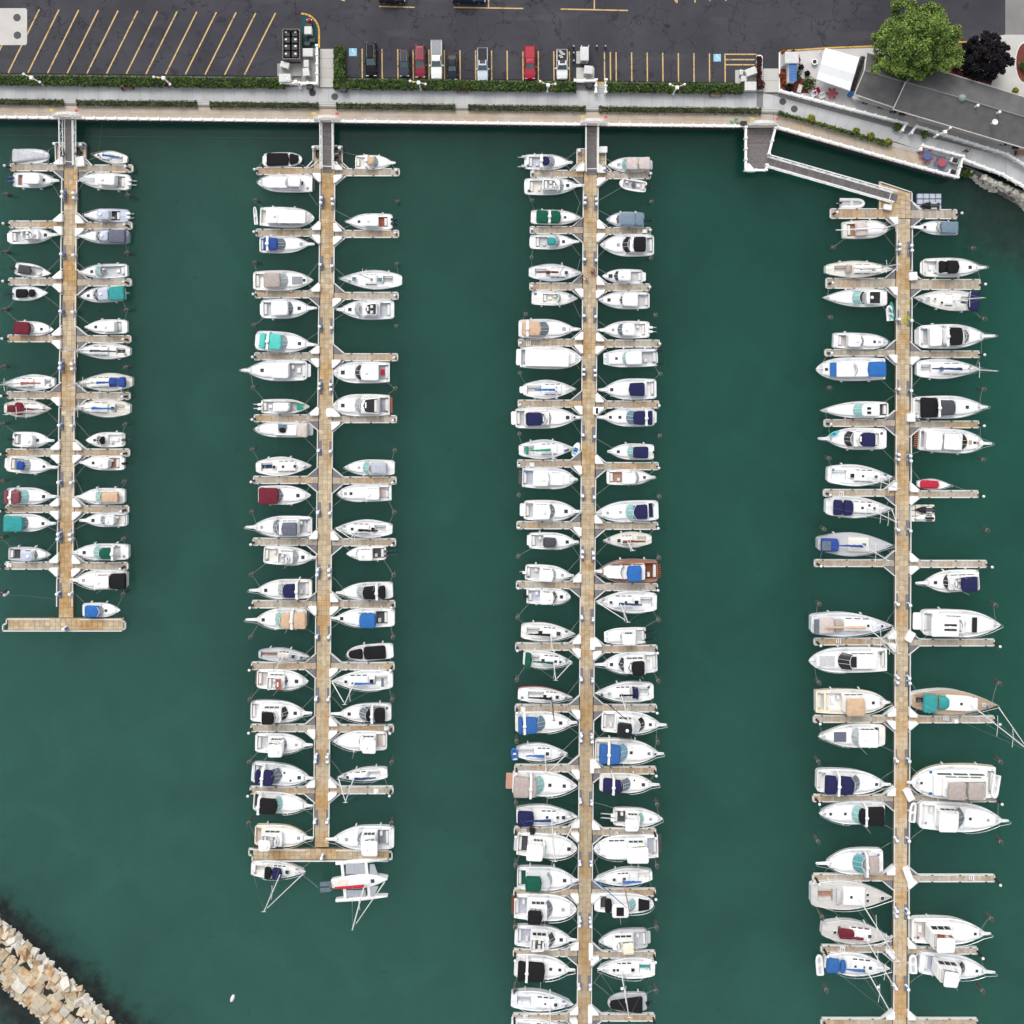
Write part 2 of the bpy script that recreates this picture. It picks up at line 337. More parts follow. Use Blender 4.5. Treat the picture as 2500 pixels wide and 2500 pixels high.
for i in range(7):
    g = lambda t: lerp((2456.5, 383), (2700, 500), t); h = lambda t: lerp((2456.5, 433), (2700, 538), t)
    t0, t1 = i / 7, (i + 1) / 7 - .0015
    slab('paving_slab', [g(t0), g(t1), h(t1), h(t0)], ZP - .03, ZP, M_CONC, walk)
lot = struct(slab('parking_lot', [(-900, 168), (690, 186), (1404, 196), (1860, 203), (1901, 168), (1904, 127), (2018, 117), (2156, 111), (2454, 97), (2451, -2600), (-900, -2600)], ZB, ZK, M_ASPH))
path = struct(slab('footpath', [(780, 119), (814, 119), (815.5, 214), (779, 213)], ZK - .2, ZK + .02, M_GROUT))
for k in range(4):
    y0, y1 = 119.5 + k * 23.5, 119.5 + (k + 1) * 23.5 - .5
    slab('paving_slab', [(781, y0), (814, y0), (815, y1), (781, y1)], ZK, ZK + .04, M_CONL, path)
path2 = struct(slab('footpath', [(1863, 167), (1901, 166), (1901, 226), (1863, 226)], ZK - .2, ZK + .02, M_GROUT))
for y0, y1 in ((167.5, 196), (196.5, 225)): slab('paving_slab', [(1863.5, y0), (1900.5, y0), (1900.5, y1), (1863.5, y1)], ZK, ZK + .04, M_CONL, path2)
# steps down between planters
def steps(pts_l, pts_r, label):
    o = empty('steps', P((pts_l[0][0] + pts_r[0][0]) / 2, pts_l[0][1], ZB)); tag(o, label, 'steps', 'concrete steps between the planters')
    inv = Matrix.Translation(-o.location)
    for k in range(3):
        t0, t1 = k / 3, (k + 1) / 3 - .04
        a, b = lerp(*pts_l, t0), lerp(*pts_r, t0); c, d = lerp(*pts_r, t1), lerp(*pts_l, t1)
        s = slab('step', [a, b, c, d], ZB, ZP + .05 - .06 * k, M_CONL, o); s.matrix_parent_inverse = inv
for (x0, x1, lab) in ((153, 185, 'pale concrete steps nearest the photo left edge, between the low hedges'), (479, 511, 'pale concrete steps below the grey bench plate left of the bin enclosure'),
                      (777, 820, 'wide pale concrete steps ending the footpath beside the bin enclosure'), (1111, 1143, 'pale concrete steps below the brown bench near the white bench side pickup'),
                      (1430, 1463, 'pale concrete steps in line with the third gangway'), (1860, 1904, 'widest pale concrete steps beside the restaurant garden corner')):
    steps([(x0, yr(x0) - 49.5), (x0, yr(x0) - 35.5)], [(x1, yr(x1) - 49.5), (x1, yr(x1) - 35.5)], lab)
steps([(2176, 346), (2172, 357)], [(2240, 364), (2236, 374)], 'slanting concrete steps right of the flowering planter by the picnic deck')

# painted markings
for i in range(14):
    xb, yb = 20 + 48.05 * i - 48.05, 177 + i * .45; xt, yt = 96 + 48.05 * i - 48.05, 22 + .75 * i
    strip('painted_line', (xb, yb), (xt, yt), 3.2, ZK + .004, M_LINE, lot)
for x in (884, 932.6, 971, 1008.5, 1047, 1084.6, 1123, 1161, 1200, 1238, 1276.5, 1314, 1352, 1390, 1475.6, 1490, 1504, 1542, 1580, 1618, 1656, 1694, 1732, 1770):
    strip('painted_line', (x, 119 + (x - 884) * .0135), (x + .6, 193 + (x - 884) * .009), 3, ZK + .004, M_LINE, lot)
for a, b in (((1772, 132.5), (1847, 132.5)), ((1772, 145.5), (1843, 145.5)), ((1772, 158), (1843, 158)), ((926, 15.6), (1013, 17.8)), ((1108, 18), (1278, 20.7)), ((1193.5, -60), (1192.5, 17.5)), ((1369, 22), (1533.5, 25.6)), ((1451, -60), (1451, 22)),
             ((820, -6), (842, 2)), ((1695, -40), (1697, 6)), ((1733, -40), (1733, 3)), ((1771, -40), (1772, 2)), ((1640, -12), (1653, 8)), ((1653, 8), (1653, -12))):
    strip('painted_line', a, b, 3, ZK + .009, M_LINE, lot)
for (x0, y0, x1, y1) in ((852, 118, 871, 137), (1742, 132, 1760, 150)):
    s = slab('accessible_bay_sign', [(x0, y0), (x1, y0), (x1, y1), (x0, y1)], ZK - .002, ZK + .004, M_LBLUE, lot)
    cx, cy = (x0 + x1) / 2, (y0 + y1) / 2; c = P(cx, cy, ZK)
    # faded wheelchair figure: head, back, seat, wheel ring
    mb = MB(); u = .055
    ring = []; K = 14
    for k in range(K + 1):
        a = radians(-170 + 250 * k / K); ring.append((cos(a), sin(a)))
    for k in range(K):
        (ax, ay), (bx_, by) = ring[k], ring[k + 1]
        mb.add([(c.x + ax * 4.2 * u - .05, c.y + ay * 4.2 * u - .1, ZK + .008), (c.x + bx_ * 4.2 * u - .05, c.y + by * 4.2 * u - .1, ZK + .008), (c.x + bx_ * 5.4 * u - .05, c.y + by * 5.4 * u - .1, ZK + .008), (c.x + ax * 5.4 * u - .05, c.y + ay * 5.4 * u - .1, ZK + .008)], [(3, 2, 1, 0)])
    for (X0, X1, Y0, Y1) in ((-.1, .0, .05, .38), (0, .24, .05, .13), (0, .18, .2, .27), (.24, .33, -.22, .06), (-.13, .03, .4, .54)):
        mb.add([(c.x + X0, c.y + Y0, ZK + .009), (c.x + X1, c.y + Y0, ZK + .009), (c.x + X1, c.y + Y1, ZK + .009), (c.x + X0, c.y + Y1, ZK + .009)], [(0, 1, 2, 3)])
    mb.build('wheelchair_symbol', pmat('faded_white_paint', (.62, .70, .74), rough=.85), s)
# concrete pad with two manholes, far left
pad = struct(slab('pavement', [(-60, 20), (62, 20), (66, 24), (66, 106), (62, 110), (-60, 110)], ZK, ZK + .012, M_CONL))
def manhole(x, y, z, lab, rr=.5):
    c = P(x, y, z); o = MB().lathe([(rr, 0), (rr, .012), (rr * .86, .016), (rr * .8, .01)], n=18).build('manhole_cover', pmat('cast_iron', (.075, .07, .068), rough=.8, var=.2, scale=8)); o.location = c
    tag(o, lab, 'manhole', 'manhole covers')
manhole(41.6, 43, ZK + .012, 'upper dark manhole cover in the white concrete pad', .55); manhole(42.5, 86, ZK + .012, 'lower dark manhole cover in the white concrete pad', .55)
manhole(763, 227, ZP + .002, 'dark manhole cover below the white fenced utility corner'); manhole(817, 236, ZP + .002, 'dark manhole cover at the foot of the footpath')
manhole(1911, 248, ZP + .002, 'upper of two manhole covers by the restaurant garden corner'); manhole(1939, 266, ZP + .002, 'lower of two manhole covers by the restaurant garden corner')
M_GRASS = pmat('lawn', (.10, .105, .03), rough=.95, var=.3, scale=3)
# land on the far right: road, pale walk, mulch beds
struct(slab('road', [(2451.5, -2600), (2454.5, 84), (2900, 84), (2900, -2600)], ZB, ZK + .004, M_CONG))
rw = struct(slab('pavement', [(2454.5, 84.5), (2900, 84.5), (2900, 300), (2340, 300), (2380, 97)], ZB, ZK + .004, M_CONL))
ell = [(2502 + 21 * cos(a) * (1 if sin(a) > -2 else 1), 153 + 48 * sin(a)) for a in [2 * pi * k / 20 for k in range(20)]]
struct(slab('flower_bed', [(2502 + 24 * cos(2 * pi * k / 20), 153 + 51 * sin(2 * pi * k / 20)) for k in range(20)], ZK, ZK + .02, M_EDGE))
struct(slab('flower_bed', ell, ZK, ZK + .05, M_MULCH))
struct(slab('lawn', [(2292, 106), (2354, 103), (2362, 150), (2330, 160), (2296, 150)], ZB, ZK + .016, M_GRASS))
struct(slab('flower_bed', [(2296, 150), (2330, 160), (2362, 150), (2380, 180), (2424, 196), (2420, 208), (2280, 165)], ZK - .1, ZK + .02, M_MULCH))
struct(slab('footpath', [(2318, 128), (2336, 133), (2366, 176), (2352, 182)], ZK - .1, ZK + .028, pmat('tan_concrete', (.38, .34, .29), rough=.9)))
# restaurant terrace
ter = struct(slab('terrace', [(1903, 128), (2018, 118), (2156, 112), (2292, 105.5), (2300, 300), (2900, 380), (2900, 620), (2510, 412), (2451, 381), (2231, 312), (2207, 306), (1902, 226)], ZB, ZK + .012, pmat('terrace_concrete', (.56, .55, .535), rough=.9, var=.12, scale=.4, spec=.2)))
for a, b in (((1904, 128), (1911, 124.5)), ((1911, 124.5), (2018, 117)), ((2018, 117), (2156, 111.5)), ((2156, 111.5), (2360, 102)), ((1902.5, 226), (1903, 128))):
    strip('kerb', a, b, 3.4, ZK + .1, M_YEL if b[1] < 127 else M_WHITE, ter, h=.03)

# ------------------------------------------------------------------ white railings
def fence(pts, z, label, hgt=1.05, step=26.0, rails=3, gaps=(), wire=False):
    o = empty('railing', P(*pts[0], z)); tag(o, label, 'railing'); inv = Matrix.Translation(-o.location)
    post = None; tot = 0; mb = [MB() for _ in range(rails)]
    for a, b in zip(pts, pts[1:]):
        A, B = P(*a, z), P(*b, z); Ln = (B - A).length; n = max(1, round(Ln * S / step)); ang = atan2(B.y - A.y, B.x - A.x)
        for k in range(n + 1):
            if k == n and b is not pts[-1]: continue
            if post is None:
                post = proto(MB().box(-.10, .10, -.14, .14, 0, hgt + .08).box(-.15, .15, -.24, .24, hgt + .08, hgt + .15, .05).build('post', M_WHITE))
            p = inst('post', post, o, A.lerp(B, k / n) - o.location, rot=ang)
        d = (B - A).normalized(); nn = Vector((-d.y, d.x, 0))
        for r in range(rails):
            zt = hgt * (1 - r / rails) + .0; th = .15 if r == 0 else .06; hh = .05 if r == 0 else .09
            q = [A + nn * th, A - nn * th, B - nn * th, B + nn * th]
            mb[r].rings([[tuple(v - o.location + Vector((0, 0, zt - hh))) for v in q][::-1], [tuple(v - o.location + Vector((0, 0, zt))) for v in q][::-1]], True, True)
    for m in mb: m.build('rail', M_WHITE, o)
    return o
GW = [(169, 17), (799.5, 16), (1444.5, 15)]   # gangway heads: centre x, half width
xs = [-80] + [v for c, h in GW for v in (c - h, c + h)] + [1816]
names = ['left of the first gangway', 'between the first and second gangway', 'between the second and third gangway', 'between the third gangway and the timber landing']
for i in range(4):
    a, b = xs[2 * i], xs[2 * i + 1]
    fence([(a, yr(a) - 1), (b, yr(b) - 1)], ZB, 'white quay railing ' + names[i])
fence([(1893, 313), (2330, 435)], ZB, 'white quay railing slanting from the timber landing to the picnic deck')
fence([(2330, 435), (2344, 385)], ZB, 'short white railing on the right end of the picnic deck', rails=4)
fence([(2240, 369), (2245, 358), (2343, 384)], ZB, 'white railing along the top of the picnic deck')
fence([(2346, 392), (2440, 428), (2500, 462), (2600, 510)], ZB, 'white railing above the grey stone bank')
fence([(1902, 226), (2206, 305), (2196, 322)], ZK, 'white restaurant fence from the garden corner to the terrace steps')
fence([(2218, 328), (2230, 311), (2450, 379), (2500, 409), (2600, 470)], ZK, 'white restaurant fence right of the terrace steps')
st = empty('steps', P(2212, 316, ZP)); tag(st, 'grey wooden terrace steps through the gap in the white fence', 'steps')
for k in range(4):
    a = lerp((2208, 308), (2198, 322), k / 4); b = lerp((2229, 314), (2219, 328), k / 4); c = lerp((2229, 314), (2219, 328), (k + .9) / 4); d = lerp((2208, 308), (2198, 322), (k + .9) / 4)
    s = slab('step', [a, b, c, d], ZP, ZK + .12 - .05 * k, pmat('grey_stair', (.2, .2, .21), rough=.9), st); s.matrix_parent_inverse = Matrix.Translation(-st.location)

# ------------------------------------------------------------------ leaves
def leafmat(name, a, b, sc=.8):
    m, n, bs = new_mat(name); L = n.links
    geo = n.nodes.new('ShaderNodeNewGeometry'); nz = n.nodes.new('ShaderNodeTexNoise'); nz.inputs['Scale'].default_value = sc; nz.inputs['Detail'].default_value = 3
    L.new(geo.outputs['Position'], nz.inputs['Vector'])
    ri = n.nodes.new('ShaderNodeMath'); ri.operation = 'MULTIPLY_ADD'; ri.inputs[1].default_value = .45; L.new(geo.outputs['Random Per Island'], ri.inputs[0])
    sb = n.nodes.new('ShaderNodeMath'); sb.operation = 'SUBTRACT'; sb.inputs[1].default_value = .22; L.new(nz.outputs[0], sb.inputs[0]); L.new(sb.outputs[0], ri.inputs[2])
    r = n.nodes.new('ShaderNodeValToRGB'); r.color_ramp.elements[0].position = .25; r.color_ramp.elements[1].position = .75
    r.color_ramp.elements[0].color = (*a, 1); r.color_ramp.elements[1].color = (*b, 1); L.new(ri.outputs[0], r.inputs[0]); L.new(r.outputs[0], bs.inputs['Base Color'])
    bs.inputs['Roughness'].default_value = .7; bs.inputs['Specular IOR Level'].default_value = .3
    return m
M_HEDGE = leafmat('hedge_leaves', (.028, .06, .009), (.09, .155, .024)); M_LOW = leafmat('low_hedge_leaves', (.058, .066, .027), (.14, .148, .068), 1.5)
M_TREE = leafmat('green_tree_leaves', (.04, .085, .013), (.25, .35, .075), .45); M_PURPLE = leafmat('purple_tree_leaves', (.004, .003, .005), (.017, .013, .017), .6)
M_REDSH = leafmat('red_shrub_leaves', (.03, .006, .008), (.11, .02, .022)); M_FLOW = leafmat('flower_leaves', (.04, .08, .01), (.35, .33, .03)); M_SHRUB = leafmat('shrub_leaves', (.03, .06, .01), (.14, .19, .03))
M_REDFL = leafmat('red_flower_leaves', (.10, .02, .01), (.45, .12, .03))
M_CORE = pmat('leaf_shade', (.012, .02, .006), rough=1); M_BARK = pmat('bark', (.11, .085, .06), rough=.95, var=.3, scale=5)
def leaf(mb, p, s, r, up=.5):
    n = Vector((r.gauss(0, 1), r.gauss(0, 1), abs(r.gauss(0, 1)) + up)).normalized(); a = n.orthogonal().normalized(); a.rotate(Matrix.Rotation(r.random() * 6.28, 3, n)); b = n.cross(a)
    a *= s; b *= s * .55; k = len(mb.v); mb.v += [tuple(p - a), tuple(p + b + n * s * .12), tuple(p + a), tuple(p - b + n * s * .12)]; mb.f.append((k, k + 1, k + 2, k + 3))
def hedge(pts, z0, h, mat, label, dens=34, ls=.17, group=None):
    """pts: photograph quad a,b (upper edge) c,d (lower edge)"""
    o = empty('hedge', P(*lerp(pts[0], pts[2], .5), z0)); tag(o, label, 'hedge', group); r = random.Random(int(pts[0][0] * 7 + pts[0][1]))
    q = [P(x, y, z0 + h) - o.location for x, y in pts]; base = ccw([(v.x, v.y) for v in q])
    inner = shrink(base, .12)
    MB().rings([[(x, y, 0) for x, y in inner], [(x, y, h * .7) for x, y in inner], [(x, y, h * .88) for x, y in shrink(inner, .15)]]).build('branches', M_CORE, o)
    mb = MB(); ar = abs(area(base)); per = sum((Vector(base[i]) - Vector(base[i - 1])).length for i in range(4))
    for _ in range(int(ar * dens)):
        u, v = r.random(), r.random(); p = (q[0].lerp(q[1], u)).lerp(q[3].lerp(q[2], u), v)
        e = min(v, 1 - v, ) ; p.z = h * (.9 + .1 * r.random()) - max(0, .12 - e) * h * 1.8 * r.random() + .12 * sin(p.x * 1.7) * sin(p.y * 2.3); leaf(mb, p, ls * (.7 + .6 * r.random()), r)
    for _ in range(int(per * h * dens * .7)):
        i = r.randrange(4); a, b = Vector(base[i - 1]), Vector(base[i]); p2 = a.lerp(b, r.random()); leaf(mb, Vector((p2.x + r.gauss(0, .05), p2.y + r.gauss(0, .05), r.random() * h * .95)), ls, r, .1)
    mb.build('leaves', mat, o); return o
def hq(x0, x1, d0, d1): return [(x0, yr(x0) + d0), (x1, yr(x1) + d0), (x1, yr(x1) + d1), (x0, yr(x0) + d1)]
for x0, x1, lab in ((-60, 690, 'long bright green clipped hedge under the slanted parking bays'), (815, 1404, 'bright green clipped hedge in front of the parked cars'), (1481, 1813, 'bright green clipped hedge under the empty bays left of the red shrub strip')):
    hedge(hq(x0, x1, -109, -86), ZK, 1.0, M_HEDGE, lab)
hedge([(815, 113), (840, 112), (840, 192), (815, 193)], ZK, 1.0, M_HEDGE, 'short upright bright green hedge beside the footpath')
LOWH = ((-60, 152, 'low olive hedge at the photo left edge above the boardwalk'), (186, 478, 'low olive hedge above the first gangway and below the seated person'), (512, 776, 'low olive hedge below the bin enclosure'), (821, 1110, 'low olive hedge right of the footpath steps'), (1144, 1429, 'low olive hedge below the red pickup'), (1464, 1858, 'longest low olive hedge, right of the third gangway'))
for x0, x1, lab in LOWH:
    p = slab('planter', hq(x0, x1, -51, -33), ZB, ZP + .06, M_CONC); tag(p, 'concrete planter kerb round the ' + lab.replace('low olive hedge', 'olive hedge').replace('longest ', ''), 'planter', 'concrete planters')
    hedge(hq(x0 + 1, x1 - 1, -50, -34), ZP, .42, M_LOW, lab, dens=46, ls=.12, group='low hedges above the boardwalk')
p = slab('planter', [(1903, 268), (2176, 343), (2172, 358), (1900, 280)], ZB, ZP + .06, M_CONC); tag(p, 'slanting concrete planter kerb below the restaurant fence', 'planter', 'concrete planters')
hedge([(1906, 271), (2172, 345), (2169, 355), (1904, 278)], ZP, .7, M_SHRUB, 'slanting planted bed of mixed green shrubs below the restaurant fence', dens=36)
def bush(x, y, z, r, h, mat, label, cat='shrub', n=90, ls=.16, group=None):
    o = empty('shrub', P(x, y, z)); tag(o, label, cat, group); rr = random.Random(int(x * 13 + y * 7)); mb = MB()
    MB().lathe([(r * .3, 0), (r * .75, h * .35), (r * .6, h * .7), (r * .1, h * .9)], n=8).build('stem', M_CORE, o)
    for _ in range(n):
        a, t = rr.random() * 6.28, sqrt(rr.random()); leaf(mb, Vector((cos(a) * t * r, sin(a) * t * r, h * (1 - .5 * t * t) * (.75 + .3 * rr.random()))), ls * (.7 + .6 * rr.random()), rr)
    mb.build('leaves', mat, o); return o
for x, y, lab in ((1978, 290, 'yellow flowering plant left in the slanting bed'), (2087, 322, 'yellow green plant in the middle of the slanting bed'), (2123, 333, 'bright yellow flowering plant right in the slanting bed'), (2166, 349, 'yellow green plant at the right tip of the slanting bed')):
    bush(x, y, ZP, .55, .9, M_FLOW, lab, 'plant')

# ------------------------------------------------------------------ trees
def tree(x, y, zb, rad, h, mat, label, n, ls, seed, squash=1.0, clumps=46, amp=.16):
    r = random.Random(seed); o = empty('tree', P(x, y, zb + h * .6)); o.location.z = zb; tag(o, label, 'tree')
    t = MB().tube([(0, 0, 0), (.08, .05, h * .25), (0, .1, h * .45)], .32, 8, .2)
    cl = []
    for k in range(clumps):
        a = k * 2.399 + r.gauss(0, .2); q = sqrt((k + .5) / clumps); 
        rr = rad * q * (.86 + .22 * r.random()) * (1 + amp * sin(3 * a + seed) + amp * .45 * sin(7 * a)); zz = h * (.98 - .42 * q * q) + r.gauss(0, .6)
        cl.append(Vector((cos(a) * rr, sin(a) * rr * squash, zz)))
    for c in cl[::2]: t.tube([(0, .1, h * .42), c * .5 + Vector((0, 0, h * .22)), c - Vector((0, 0, .4))], .11, 5, .03)
    t.build('trunk', M_BARK, o)
    mb = MB()
    for c in cl:
        cr = rad * (.10 + .09 * r.random())
        for _ in range(n // clumps):
            d = Vector((r.gauss(0, 1), r.gauss(0, 1), r.gauss(0, 1))).normalized() * cr * (.45 + .6 * r.random()); d.z *= .7
            leaf(mb, c + d, ls * (.6 + .8 * r.random()), r, .4)
    for _ in range(n // 6):
        a, q = r.random() * 6.28, sqrt(r.random()); leaf(mb, Vector((cos(a) * q * rad * .9, sin(a) * q * rad * .9 * squash, h * (.52 - .12 * q) + r.gauss(0, .5))), ls * 1.6, r, .4)
    mb.build('crown', mat, o); return o
tree(2238, 103, ZK, 5.75, 10, M_TREE, 'big bright green leafy tree leaning over the restaurant roof', 26000, .155, 3, .92, 110, .16)
tree(2406, 139, ZK, 3.4, 6, M_PURPLE, 'round dark purple leaved tree right of the green tree', 13000, .15, 5, .97, 70, .04)

# ------------------------------------------------------------------ piers
ZD = .5
NUMW = 'first second third fourth fifth sixth seventh eighth ninth tenth eleventh twelfth thirteenth fourteenth fifteenth sixteenth seventeenth eighteenth nineteenth twentieth'.split()
def nth(i): return NUMW[i - 1] if i <= 20 else 'twenty-' + NUMW[i - 21]
PN = dict(A='leftmost pier', B='second pier', C='third pier', D='rightmost pier')
pl = MB().prism([(-.5, -.5), (.5, -.5), (.5, .5), (-.5, .5)], -.06, 0); PLANK = pl.build('plank', M_FING).data; bpy.data.objects.remove(bpy.data.objects['plank'])
pl = MB().prism([(-.5, -.5), (.5, -.5), (.5, .5), (-.5, .5)], -.06, 0); PANEL = pl.build('panel', M_PANEL).data; bpy.data.objects.remove(bpy.data.objects['panel'])
pl = MB().prism([(-.5, -.5), (.5, -.5), (.5, .5), (-.5, .5)], -.06, .004); GRATE = pl.build('grate', M_GRATE).data; bpy.data.objects.remove(bpy.data.objects['grate'])
CLEAT = proto(MB().box(-.14, .14, -.05, .05, 0, .09).build('cleat', M_BLACK))
CLEATM = proto(MB().box(-.14, .14, -.03, .03, .05, .09).box(-.05, .05, -.025, .025, 0, .05).build('cleat', M_METAL))
def edging(o, pts, z, w=.14, h=.07):
    for a, b in zip(pts, pts[1:]):
        mb = MB()
        A, B = Vector(a), Vector(b); d = (B - A); d.z = 0; d.normalize(); nn = Vector((-d.y, d.x, 0)) * w / 2; e = d * w / 2
        q = [A + nn - e, A - nn - e, B - nn + e, B + nn + e]; q = ccw([(v.x, v.y) for v in q])
        mb.rings([[(x, y, z - .3) for x, y in q], [(x, y, z + h) for x, y in q]], True, True); mb.build('edging', M_EDGE, o)
def finger(pier, side, i, y, xo, xm, th, ye_l=None, ext=0, flags='gg', npl=None, label=None):
    """xm: edge of the main walkway in the photograph, xo: outer end; flags: corners above/below, g grey gusset"""
    yy = y; sgn = 1 if xo > xm else -1
    o = empty('finger_pier', P((xo + xm) / 2, yy, 0)); L0 = o.location
    tag(o, label or f'narrow finger pier, {nth(i)} from shore on the {side} side of the {PN[pier]}', 'finger pier', 'finger piers'); 
    a, b = P(xm, yy, ZD), P(xo, yy, ZD); wd = th / S; Lf = abs(b.x - a.x); n = npl or max(4, round(Lf * S / 10.5))
    core = MB().box(min(a.x, b.x) - L0.x, max(a.x, b.x) - L0.x, -wd / 2 + .05, wd / 2 - .05, -.25, ZD - .02)
    core.build('float', M_GROUT, o)
    for k in range(n):
        x = a.x + (b.x - a.x) * (k + .5) / n - L0.x
        inst('plank', PLANK, o, (x, 0, ZD), (Lf / n - .025, wd - .1, 1))
    e = o; hw = wd / 2; gl = 26 / S; X = lambda v: v - L0.x
    top = []; bot = []
    xe = a.x + (b.x - a.x) * 1; g0 = a.x + sgn * gl; up = 22 / S
    if flags[0] != '-':
        edging(e, [(X(a.x), hw + up, 0), (X(g0), hw, 0)], ZD); MB().prism(ccw([(X(a.x) + sgn * .05, hw), (X(g0), hw), (X(a.x) + sgn * .05, hw + up)]), -.05, ZD - .012).build('gusset', M_GRATE, o)
    if flags[1] != '-':
        edging(e, [(X(a.x), -hw - up, 0), (X(g0), -hw, 0)], ZD); MB().prism(ccw([(X(a.x) + sgn * .05, -hw), (X(g0), -hw), (X(a.x) + sgn * .05, -hw - up)]), -.05, ZD - .012).build('gusset', M_GRATE, o)
    edging(e, [(X(g0), hw, 0), (X(xe), hw, 0), (X(xe), -hw, 0), (X(g0), -hw, 0)], ZD)
    if ext:   # small bumper frame past the end
        edging(e, [(X(xe), ext * hw, 0), (X(xe) + sgn * .45, ext * hw, 0), (X(xe) + sgn * .45, ext * hw - ext * .75, 0), (X(xe), ext * hw - ext * .75, 0)], ZD)
    # bumper cleats
    for t in (.28, .6, .9):
        for s2 in (-1, 1): inst('cleat', CLEAT, o, (X(a.x + (b.x - a.x) * t), s2 * hw, ZD + .07))
    return o
def piling(x, y, z, label, cap=True, r=.16, group=None):
    o = empty('mooring_piling', P(x, y, 0)); tag(o, label, 'piling', group); PILES.append(Vector((o.location.x, o.location.y, 1.2)))
    if cap:
        MB().lathe([(r, -1), (r, z)], n=10).build('pile', M_BLACK, o); MB().lathe([(r + .03, z - .06), (r + .05, z + .04), (r + .0, z + .12), (.03, z + .3)], n=10).build('cap', M_WHITE, o)
    else:
        m = MB()
        for dx, dy, hz in ((0, 0, z), (.26, .1, z - .25), (.08, .27, z - .4)): m.lathe([(.13, -1), (.12, hz - .05), (.09, hz)], dx, dy, 8)
        m.build('pile', M_TIMBER, o); MB().lathe([(.30, z - .75), (.30, z - .62)], .1, .11, 10).build('rope_wrap', pmat('old_rope', (.20, .21, .19), rough=.95), o)
    return o
def dock_box(x, y, kind, label, z=ZD, rot=0, sz=None, mat=None, group='white dock boxes'):
    o = empty('dock_box', P(x, y, z), rot); tag(o, label, 'dock box', group); mt = mat or M_WHITE
    if kind == 'tri': base = [(-.54, -.50), (-.42, -.6), (.55, -.6), (.6, -.52), (.52, -.34), (-.22, .52), (-.34, .58), (-.54, .56)]
    else: base = rrect(-sz[0] / 2, sz[0] / 2, sz[1] / 2, r=.06, n=1)
    MB().prism(base, 0, .52).build('bin', mt, o); MB().rings([[(x_, y_, zz) for x_, y_ in shrink(base, dd)] for zz, dd in ((.523, -.05), (.60, -.05), (.66, .06))], True, True).build('lid', mt, o)
    MB().box(base[0][0] + .1, base[0][0] + .3, base[0][1] - .065, base[0][1] - .045, .4, .56).build('latch', M_METAL, o)
    return o
PED = [0]; PILES = []
def pedestal(x, y, z, label, blue_side=1):
    o = empty('power_pedestal', P(x, y, z)); tag(o, label, 'power pedestal', 'dock power pedestals')
    MB().prism(rrect(-.2, .2, .17, r=.05, n=1), 0, .95, .03).build('cabinet', M_WHITE, o)
    MB().rings([[(x_, y_, zz) for x_, y_ in rrect(-.2 * q, .2 * q, .17 * q, r=.05, n=1)] for zz, q in ((.953, 1.1), (1.08, 1.05), (1.16, .6))], True, True).build('hood', M_WHITE, o)
    MB().box(-.2 + (.3 * (blue_side > 0)), -.1 + (.3 * (blue_side > 0)) + .12, -.15, .15, .2, .9).build('meter_door', M_BLUE, o)
    MB().tube([(.0 + .22 * cos(t), -.4 + .2 * sin(t), .05 + .02 * t) for t in [k * .7 for k in range(10)]], .03, 5).build('hose_coil', M_ROPE, o)
    return o

def main_pier(pier, xl, xr, y0, y1, xl1, xr1, label, cols=3, rows=None, top=None):
    """left/right edge photograph x at y0 and at y1"""
    o = empty('floating_pier', P((xl + xr) / 2, (y0 + y1) / 2, 0)); tag(o, label, 'pier', 'main floating piers'); L0 = o.location
    core = [(xl + 1, y0), (xr - 1, y0), (xr1 - 1, y1), (xl1 + 1, y1)]
    q = ppoly(core, ZD); MB().prism([(x - L0.x, y - L0.y) for x, y in q], -.3, ZD - .02).build('float', M_GROUT, o)
    n = rows or round((y1 - y0) / 12.3); cnt = 0; rest = MB()
    for k in range(n):
        t = (k + .5) / n; y = y0 + (y1 - y0) * t; l = xl + (xl1 - xl) * t + 1.6; r_ = xr + (xr1 - xr) * t - 1.6; wc = (r_ - l) / cols
        for c in range(cols):
            p = P(l + wc * (c + .5), y, ZD) - L0; sx, sy = wc / S - .03, (y1 - y0) / n / S - .03
            if cnt < 297: inst('panel', PANEL, o, (p.x, p.y, ZD + R.uniform(-.006, .006)), (sx, sy, 1)); cnt += 1
            else: rest.box(p.x - sx / 2, p.x + sx / 2, p.y - sy / 2, p.y + sy / 2, ZD - .06, ZD + R.uniform(-.006, .006))
    if rest.v: rest.build('panels', M_PANEL, o)['kind'] = 'stuff'
    return o, L0
FING = {}
def edge_runs(o, L0, xl, xr, y0, xl1, xr1, y1, ysl, ysr, th):
    e = o
    for xa, xb, ys in ((xl, xl1, ysl), (xr, xr1, ysr)):
        prev = y0; X = lambda y: xa + (xb - xa) * (y - y0) / (y1 - y0)
        for yc in list(ys) + [None]:
            end = yc - th / 2 - 22 if yc else y1
            if end > prev + 2: edging(e, [tuple(P(X(prev), prev, 0) - L0), tuple(P(X(end), end, 0) - L0)], ZD)
            if yc: prev = yc + th / 2 + 22
